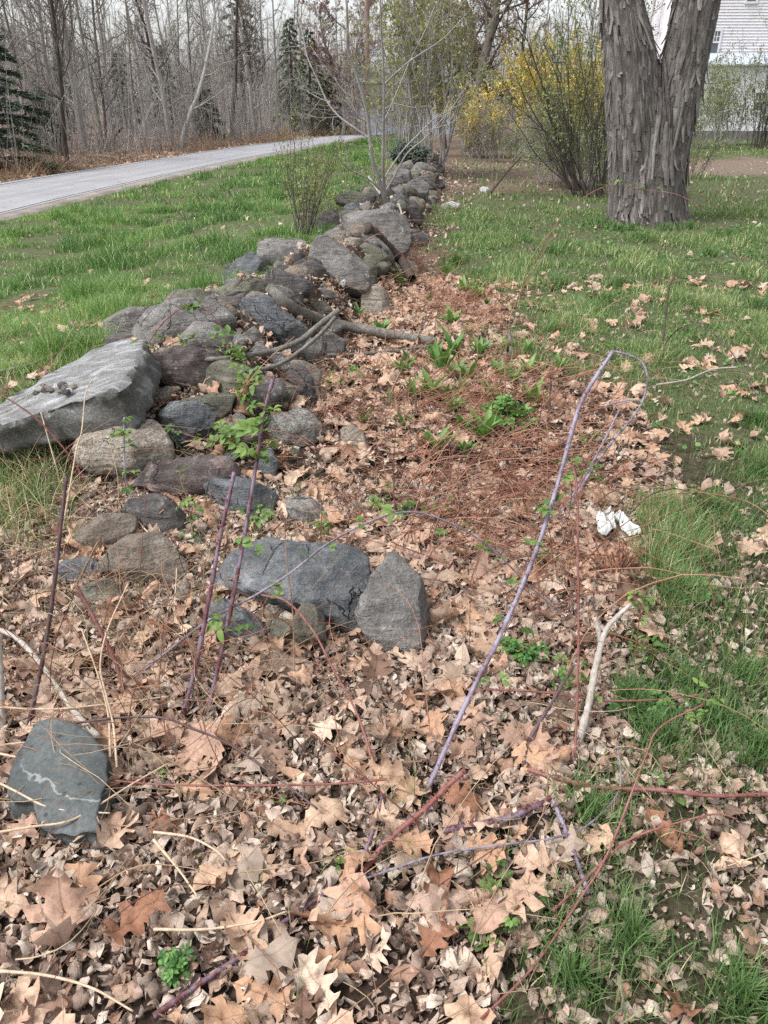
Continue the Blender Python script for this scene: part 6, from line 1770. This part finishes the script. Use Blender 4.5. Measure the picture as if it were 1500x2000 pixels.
shrub('twiggy_bush', 'lower budding growth at the foot of the reddish bush', G(618, 440), 616, 34, .6, .6, M_TWIG, M_LEAFG, 2, .03, (.1, 0), OPS, rad=.004, base=.2)
cane('dark arching shoot over the verge grass', 'dark', [(400, 510), (388, 475), (372, 445), (345, 412), (310, 385), (275, 369)], .006, .003, -.3, (), name='bramble_cane')

# red-budded maples
OPM = dict(OP_C, n=[30, 9, 6], st=[.12, .1, .1], rmin=.007)
MV = [tree_meshes(701, 11, .2, OPM, M_TWIGD, M_BUDR, 2, .065), tree_meshes(702, 8, .12, OPM, M_TWIG, M_BUDR, 2, .07)]
put_tree(MV[0], G(905, 296), 1.0, 1.0, 'dark red-budded maple behind the olive thicket', None, (0, .02), 'maple_tree')
put_tree(MV[0], G(960, 284), .95, 3.0, 'second dark maple right of the first', None, (0, .05), 'maple_tree')
put_tree(MV[0], G(868, 290), .9, 4.2, 'dark maple rising out of the olive thicket', None, (0, -.03), 'maple_tree', .8)
put_tree(MV[0], G(1010, 282), .85, 5.1, 'thin dark maple above the low yellow bush', None, (0, -.03), 'maple_tree', .6)
put_tree(MV[1], G(668, 266), .8, .4, 'small round-headed maple full of red buds by the road', None, (0, 0), 'maple_tree', 1.15)
put_tree(MV[1], G(690, 262), .9, 2.4, 'red-budded maple just left of the utility pole', None, (0, 0), 'maple_tree')
put_tree(TV[0], G(1240, 262), .9, .4, 'bare tree far behind the fork of the big trunk', None, (0, 0))
put_tree(TV[1], G(1130, 268), .9, 2.4, 'grey bare tree behind the tall forsythia', None, (0, 0))
put_tree(TC[1], G(800, 275), .9, 1.4, 'spreading bare tree behind the juniper', None, (0, 0))
put_tree(TV[4], G(1040, 272), .8, 5.4, 'bare tree between the two forsythias', None, (0, 0))

# the sapling that grows out of the wall
pb = G(752, 398)
Yb = pb[1]
SAP = [
 ([(755, 398), (747, 375), (738, 345), (727, 310), (722, 265), (714, 205), (694, 140), (680, 100), (678, 60), (676, -60)], .040, .012),
 ([(753, 395), (750, 360), (748, 320), (749, 250), (750, 190), (748, 110), (744, 50), (743, -40)], .030, .010),
 ([(751, 348), (765, 325), (790, 290), (820, 260), (850, 230), (880, 215), (905, 200)], .018, .006),
 ([(752, 375), (770, 345), (795, 300), (830, 270), (862, 235), (890, 200), (915, 160)], .018, .005),
 ([(749, 240), (775, 180), (800, 120), (830, 60), (850, 10)], .012, .005),
 ([(750, 165), (800, 120), (860, 80), (900, 40), (930, 5)], .015, .006),
 ([(724, 272), (700, 255), (665, 230), (640, 200), (620, 155), (600, 110), (590, 60), (575, 20)], .020, .007),
 ([(722, 240), (700, 225), (680, 190), (650, 150), (620, 110)], .010, .004),
 ([(719, 225), (712, 210), (695, 175), (688, 140)], .014, .010),
 ([(690, 130), (700, 95), (715, 55), (735, 20)], .011, .004),
 ([(680, 60), (655, 40), (630, 10), (610, -20)], .012, .004),
 ([(747, 282), (738, 270), (736, 250), (745, 220), (770, 200)], .010, .004),
 ([(743, 372), (720, 350), (690, 335), (670, 320), (655, 300)], .014, .005),
 ([(645, 200), (620, 190), (600, 178), (585, 172)], .007, .003),
 ([(660, 228), (630, 230), (600, 225), (580, 210)], .007, .003),
 ([(820, 258), (850, 250), (880, 240), (915, 215)], .008, .003),
 ([(744, 380), (728, 357), (720, 345)], .028, .020)]
tb = Tubes(); tips = []
rsn = np.random.default_rng(808)
for pts, r0, r1 in SAP:
    n = 8 * len(pts)
    q = np.array(pts, float)
    dy = rsn.normal(0, .5)
    s_ = np.linspace(0, 1, len(q))
    P = np.array([atY(a, b, Yb + dy * t) for (a, b), t in zip(pts, s_)])
    P = spline(P, n)
    tb.add(P, np.linspace(r0, r1, n) * .8, 7 if r0 > .02 else 5)
    for k in range(3, n - 1, 5):
        if r0 < .03 or k > n * .4:
            d = unit(P[k + 1] - P[k])
            for _ in range(1):
                a = unit(np.cross(d, rsn.normal(size=3)))
                grow(tb, rsn, P[k], d * .8 + a * .8, rsn.uniform(.2, .55), .004, 1, dict(OP_T, n=[1, 3], seg=[1, 5, 3], up=[0, .06, .03], rmin=.0022, rat=[1, .5], ang=[1, .7], sides=[3, 3, 3]), tips)
o = link('sapling', tb.mesh('sapling', M_TWIG, pb), None, pb)
tag(o, 'grey forked sapling growing out of the top of the stone wall', 'sapling')
link('buds', buds('buds', np.array(tips) - pb, 1, .022, M_BUDG, rsn, .01), o)
# long bramble shoot reaching across the big trunk
cane('long thin bramble shoot with small leaves crossing before the big trunk', 'red', [(1040, 520), (1075, 455), (1120, 400), (1190, 362), (1250, 370), (1310, 377), (1345, 390), (1370, 410)], .006, .003, -.6, [.5, .58, .64, .7, .78], .05, per=2)
cane('pale leaning stick at the litter border by the far wall', M_STICK, [(918, 345), (925, 325), (935, 310)], .01, .007, .0, (), name='stick', cat='stick')

# ---- the big shaggy double trunk
Yt = float(G(1262, 441)[1])
LST = [(470, 1247, 60), (440, 1247, 54), (410, 1243, 48.5), (350, 1241, 47), (250, 1239, 49), (180, 1235, 49), (100, 1230, 47), (50, 1222, 42), (0, 1214, 37), (-120, 1200, 40), (-300, 1170, 36), (-520, 1130, 30)]
RST = [(470, 1286, 54), (440, 1284, 49), (410, 1284, 45), (350, 1290, 41), (250, 1308, 42), (180, 1323, 41), (100, 1341, 40), (50, 1351, 41), (0, 1361, 41), (-120, 1388, 44), (-300, 1436, 38), (-520, 1500, 30)]
rh = np.random.default_rng(909)
tv, tf, tt, tn = [], [], [], 0
pv, pf, pt, pu, pn = [], [], [], [], 0
JST = [(470, 1266, 66), (440, 1265, 63), (410, 1264, 60), (350, 1265, 59), (250, 1274, 48), (180, 1283, 34), (130, 1288, 18), (105, 1289, 6), (0, 1289, 1), (-520, 1289, 1)]
for st, sd, dyb in ((LST, 1, 0.0), (RST, 2, .06), (JST, 3, .02)):
    q = np.array(st, float)
    rows = 210
    py = np.concatenate([np.linspace(470, -20, 150), np.linspace(-26, -520, 60)])
    cx, hw = np.interp(-py, -q[:, 0], q[:, 1]), np.interp(-py, -q[:, 0], q[:, 2])
    kk = np.ones(9) / 9
    cx = np.convolve(np.pad(cx, 4, 'edge'), kk, 'valid'); hw = np.convolve(np.pad(hw, 4, 'edge'), kk, 'valid')
    Y0 = Yt + .42 + dyb
    if sd == 3:
        keep_ = py > 112
        py, cx, hw = py[keep_], cx[keep_], hw[keep_]
    C = np.array([atY(a, b, Y0) for a, b in zip(cx, py)])
    bden = ray(0, py)[1]
    rad = hw * (Y0 / bden) / FPX
    z = C[:, 2]
    th = np.linspace(0, 2 * np.pi, 180, endpoint=False)
    TH, ZZ = np.meshgrid(th, z)
    wv = .25 * fbm3(np.cos(TH) * 2, np.sin(TH) * 2, ZZ * .8, 40 + sd, 2)
    rid = vn3(np.cos(TH + wv) * 7, np.sin(TH + wv) * 7, ZZ * .9, 50 + sd)
    rid2 = vn3(np.cos(TH + wv) * 16, np.sin(TH + wv) * 16, ZZ * 1.8, 60 + sd)
    disp = .028 * (1 - 2 * np.abs(rid)) + .016 * (1 - 2 * np.abs(rid2)) + .01 * fbm3(np.cos(TH) * 30, np.sin(TH) * 30, ZZ * 7, 70 + sd, 2)
    flare = np.exp(-(np.maximum(ZZ, 0) / .28)) * (.11 * np.maximum(np.cos(TH * 5 + sd), 0) + .03)
    Rr_ = rad[:, None] * .97 + disp + flare
    V = np.stack([C[:, 0:1] + Rr_ * np.cos(TH), C[:, 1:2] + Rr_ * np.sin(TH), ZZ], -1)
    m_, n_ = V.shape[:2]
    i = np.arange(m_ - 1)[:, None] * n_; k = np.arange(n_)[None]; k2 = (k + 1) % n_
    tv.append(V.reshape(-1, 3)); tf.append(np.stack([i + k, i + k2, i + n_ + k2, i + n_ + k], -1).reshape(-1, 4) + tn); tt.append(np.clip(.5 + disp.ravel() * 9, 0, 1)); tn += m_ * n_
    # peeling plates
    for _ in range(1700 if sd < 3 else 500):
        zz = rh.uniform(.02, 4.6 if sd < 3 else .75)
        a = rh.uniform(0, 6.283)
        L = rh.choice([rh.uniform(.12, .3), rh.uniform(.25, .6), rh.uniform(.5, 1.1)], p=[.28, .42, .3])
        wd = rh.uniform(.008, .03) * (1 + .5 * (L > .35))
        fl = rh.choice([0, rh.uniform(.004, .02), rh.uniform(.03, .09)], p=[.42, .48, .10])
        fu = rh.choice([0, rh.uniform(.005, .02)], p=[.7, .3])
        tw = rh.normal(0, .05)
        tn_ = rh.random()
        ns_ = 7
        lat = rh.normal(0, .01, ns_)
        rows_ = []
        for j, s_ in enumerate(np.linspace(0, 1, ns_)):          # top to bottom
            z_ = zz + L * (1 - s_)
            c = np.array([np.interp(z_, z, C[:, 0]), np.interp(z_, z, C[:, 1])])
            r_ = np.interp(z_, z, rad) * .97 + .026 + (.05 * math.exp(-max(z_, 0) / .2)) + fl * s_ ** 2.2 + fu * (1 - s_) ** 3
            w_ = wd * (.55 + .6 * math.sin(math.pi * min(.93, .12 + .85 * s_))) * rh.uniform(.8, 1.2)
            row = []
            for u in (-1, 0, 1):
                aa = a + tw * s_ + (u * w_ + lat[j]) / r_
                r2 = r_ - .006 * abs(u)
                row.append((c[0] + r2 * math.cos(aa), c[1] + r2 * math.sin(aa), z_))
            rows_ += row
        F_ = [(j * 3 + i_, j * 3 + i_ + 3, j * 3 + i_ + 4, j * 3 + i_ + 1) for j in range(ns_ - 1) for i_ in range(2)]
        A = np.array(rows_)
        ctr_ = A.mean(0)
        inn = A - .009 * np.stack([np.cos(np.full(len(A), a)), np.sin(np.full(len(A), a)), np.zeros(len(A))], -1)
        F2 = [f[::-1] for f in F_]
        F2 = [tuple(x + len(A) for x in f) for f in F2]
        rim = [0, 1, 2] + [j * 3 + 2 for j in range(1, ns_)] + [(ns_ - 1) * 3 + 1] + [j * 3 for j in range(ns_ - 1, 0, -1)]
        F3 = [(rim[j], rim[(j + 1) % len(rim)], rim[(j + 1) % len(rim)] + len(A), rim[j] + len(A)) for j in range(len(rim))]
        pv.append(np.vstack([A, inn])); pf.append(np.array(F_ + F2 + F3) + pn); pt.append(np.full(2 * len(A), tn_)); pu.append(np.zeros((2 * len(A), 3))); pn += 2 * len(A)
tb0 = np.array([atY(1262, 441, Yt + .42)[0], Yt + .42, 0])
e = empty('hickory_tree', tb0)
tag(e, 'big old tree with two trunks and grey peeling shaggy bark', 'tree')
link('trunk', mesh_np('trunk', np.concatenate(tv) - tb0, [np.concatenate(tf)], M_HICK, True, np.concatenate(tt)), e)
link('peeling_bark', mesh_np('peeling_bark', np.concatenate(pv) - tb0, [np.concatenate(pf)], M_PLATE, False, np.concatenate(pt), np.concatenate(pu)), e)
tb = Tubes(); tips = []
for st in (LST, RST):
    top_ = atY(st[-1][1], st[-1][0], Yt + .42) - tb0
    for k in range(4):
        grow(tb, rh, top_ - (0, 0, .3), (rh.normal() * .5, rh.normal() * .5, 1), 4.5, .12, 1, dict(OP_C, n=[1, 8, 4]), tips)
link('crown', tb.mesh('crown', M_TWIG), e)

# ---- house
M_SIDE = plain('lavender_white_siding', (.70, .685, .715), .6, .3, .06)
M_WHITE = plain('white_trim_paint', (.70, .70, .72), .5, .3, .05)
M_LWALL = plain('white_painted_lower_wall', (.70, .705, .74), .65, .3, .12, 3)
M_BROOF = plain('pale_blue_metal_roof', (.46, .50, .58), .45, .4, .06)
M_ROOF = plain('grey_roof_shingle', (.13, .13, .135), .85, .2, .2, 20)
M_FOUND = plain('dark_stone_footing', (.16, .155, .15), .9, .2, .4, 12)
k_ = MT('dark_window_glass')
M_GLASS = k_.bsdf((.10, .115, .135), .12, None, .6)
def box(bm, x0, x1, y0, y1, z0, z1):
    v = [bm.verts.new(p) for p in ((x0, y0, z0), (x1, y0, z0), (x1, y1, z0), (x0, y1, z0), (x0, y0, z1), (x1, y0, z1), (x1, y1, z1), (x0, y1, z1))]
    for f in ((0, 3, 2, 1), (4, 5, 6, 7), (0, 1, 5, 4), (1, 2, 6, 5), (2, 3, 7, 6), (3, 0, 4, 7)):
        bm.faces.new([v[i] for i in f])
def bm_obj(name, fn, m, parent):
    bm = bmesh.new()
    fn(bm)
    me = bpy.data.meshes.new(name)
    bm.to_mesh(me); bm.free()
    me.materials.append(m)
    return link(name, me, parent)
YH = 44.0
hx0 = float(atY(1352, 200, YH)[0]); hx1 = hx0 + 10.5
gz = float(terrain(hx0 + 3, YH))
e = empty('house', (hx0, YH, gz))
tag(e, 'pale house with lavender-white clapboard siding behind the big trunk', 'house')
zf = lambda py: float(atY(1400, py, YH)[2]) - gz
W_ = hx1 - hx0
z_eave, z_low = 8.2, zf(106)
bm = bmesh.new()
nb = int((z_eave - z_low) / .125)
vv = []
for i in range(nb):
    z0 = z_low + i * .125
    vv += [(-.03, z0), (0.0, z0 + .125)]
prev = None
for dy, z in vv:
    a, b = bm.verts.new((0, dy, z)), bm.verts.new((W_, dy, z))
    if prev:
        bm.faces.new([prev[0], prev[1], b, a])
    prev = (a, b)
me = bpy.data.meshes.new('siding'); bm.to_mesh(me); bm.free(); me.materials.append(M_SIDE)
link('siding', me, e)
bm_obj('wall', lambda b: box(b, .02, W_ - .02, .012, 8.5, -.1, z_eave), M_SIDE, e)
def roof(b):
    p = [(-.4, -.4, z_eave - .1), (W_ + .4, -.4, z_eave - .1), (W_ + .4, 4.25, z_eave + 3), (-.4, 4.25, z_eave + 3), (-.4, 8.9, z_eave - .1), (W_ + .4, 8.9, z_eave - .1)]
    v = [b.verts.new(q) for q in p] + [b.verts.new((q[0], q[1], q[2] + .18)) for q in p]
    for f in ((0, 1, 2, 3), (3, 2, 5, 4), (6, 9, 8, 7), (9, 10, 11, 8), (0, 6, 7, 1), (4, 5, 11, 10), (0, 3, 9, 6), (3, 4, 10, 9), (1, 7, 8, 2), (2, 8, 11, 5)):
        b.faces.new([v[i] for i in f])
bm_obj('roof', roof, M_ROOF, e)
def window(a0, a1, b0, b1, y0=0.0, rows=2, cols=3):
    x0, x1 = float(atY(a0, b0, YH)[0]) - hx0, float(atY(a1, b0, YH)[0]) - hx0
    z1, z0 = zf(b0), zf(b1)
    def fr(b):
        t = .09
        box(b, x0 - t, x0, y0 - .07, y0 + .03, z0 - t, z1 + t); box(b, x1, x1 + t, y0 - .07, y0 + .03, z0 - t, z1 + t)
        box(b, x0, x1, y0 - .072, y0 + .03, z1, z1 + t); box(b, x0, x1, y0 - .085, y0 + .03, z0 - t, z0)
        box(b, x0, x1, y0 - .06, y0 - .02, (z0 + z1) / 2 - .035, (z0 + z1) / 2 + .035)
        zm = (z0 + z1) / 2
        for i in range(1, cols):
            xx = x0 + (x1 - x0) * i / cols
            box(b, xx - .015, xx + .015, y0 - .05, y0 - .022, zm + .036, z1 - .001)
        zz = zm + (z1 - zm) * .5
        box(b, x0 + .001, x1 - .001, y0 - .048, y0 - .024, zz - .013, zz + .013)
    w = bm_obj('window', fr, M_WHITE, e)
    bm_obj('pane', lambda b: box(b, x0, x1, y0 - .033, y0 - .02, z0, z1), M_GLASS, w)
window(1391, 1407, 61, 104)
window(1466, 1484, -42, 3)
lz = zf(131)
bm_obj('lower_wall', lambda b: box(b, -.6, W_ + .02, -1.2, -.02, -.05, lz), M_LWALL, e)
def lroof(b):
    p = [(-.75, -1.4, lz + .01), (W_ + .2, -1.4, lz + .01), (W_ + .2, -.035, z_low - .02), (-.75, -.035, z_low - .02)]
    v = [b.verts.new(q) for q in p] + [b.verts.new((q[0], q[1], q[2] + .06)) for q in p]
    for f in ((0, 3, 2, 1), (4, 5, 6, 7), (0, 1, 5, 4), (1, 2, 6, 5), (2, 3, 7, 6), (3, 0, 4, 7)):
        b.faces.new([v[i] for i in f])
bm_obj('porch_roof', lroof, M_BROOF, e)
bm_obj('footing', lambda b: box(b, -.66, W_ + .06, -1.27, -1.19, -.1, .42), M_FOUND, e)
window(1456, 1474, 182, 215, -1.205)
# distant grey-blue house glimpsed beside the pole
p_ = G(757, 263, 0, terrain)
e = empty('house', p_)
tag(e, 'distant blue-grey house glimpsed between pole and thicket', 'house')
M_DIST = plain('blue_grey_clapboard', (.40, .43, .50), .7, .3, .08)
bm_obj('wall', lambda b: box(b, -1.6, 4.0, 0, 5, -.2, 2.7), M_DIST, e)
def dro(b):
    v = [b.verts.new(q) for q in ((-1.8, -.3, 2.7), (4.2, -.3, 2.7), (4.2, 2.5, 4.6), (-1.8, 2.5, 4.6), (-1.8, 5.3, 2.7), (4.2, 5.3, 2.7))]
    for f in ((0, 1, 2, 3), (3, 2, 5, 4), (0, 3, 4), (1, 5, 2), (0, 4, 5, 1)):
        b.faces.new([v[i] for i in f])
bm_obj('roof', dro, plain('pale_slate_roof', (.30, .32, .37), .8, .2, .15, 6), e)
w = bm_obj('window', lambda b: box(b, -.6, .3, -.05, .02, 1.0, 2.1), M_WHITE, e)
bm_obj('pane', lambda b: box(b, -.52, .22, -.07, -.04, 1.08, 2.02), M_GLASS, w)
# utility pole and its wires
p_ = G(718, 266, 0, terrain)
e = empty('utility_pole', p_)
tag(e, 'weathered wooden utility pole beside the road bend', 'utility pole')
tb = Tubes(); tb.add(np.array([[0, 0, -.2], [0, 0, 3], [.02, 0, 6], [.03, 0, 9.5]]), [.15, .14, .125, .11], 14)
link('pole', tb.mesh('pole', M_POLE), e)
M_WIRE = plain('pale_wire', (.33, .33, .36), .5)
for dz in (4.55, 4.75):
    tb = Tubes()
    s_ = np.linspace(0, 1, 20)
    tb.add(np.stack([-.12 - 26 * s_, 2 * s_, dz - .9 * np.sin(np.pi * s_)], -1), .016, 5)
    link('wire', tb.mesh('wire', M_WIRE), e)
bm_obj('crossarm', lambda b: box(b, -1.1, 1.1, -.2, -.1, 8.6, 8.72), M_POLE, e)
print('objects', len(bpy.data.objects))
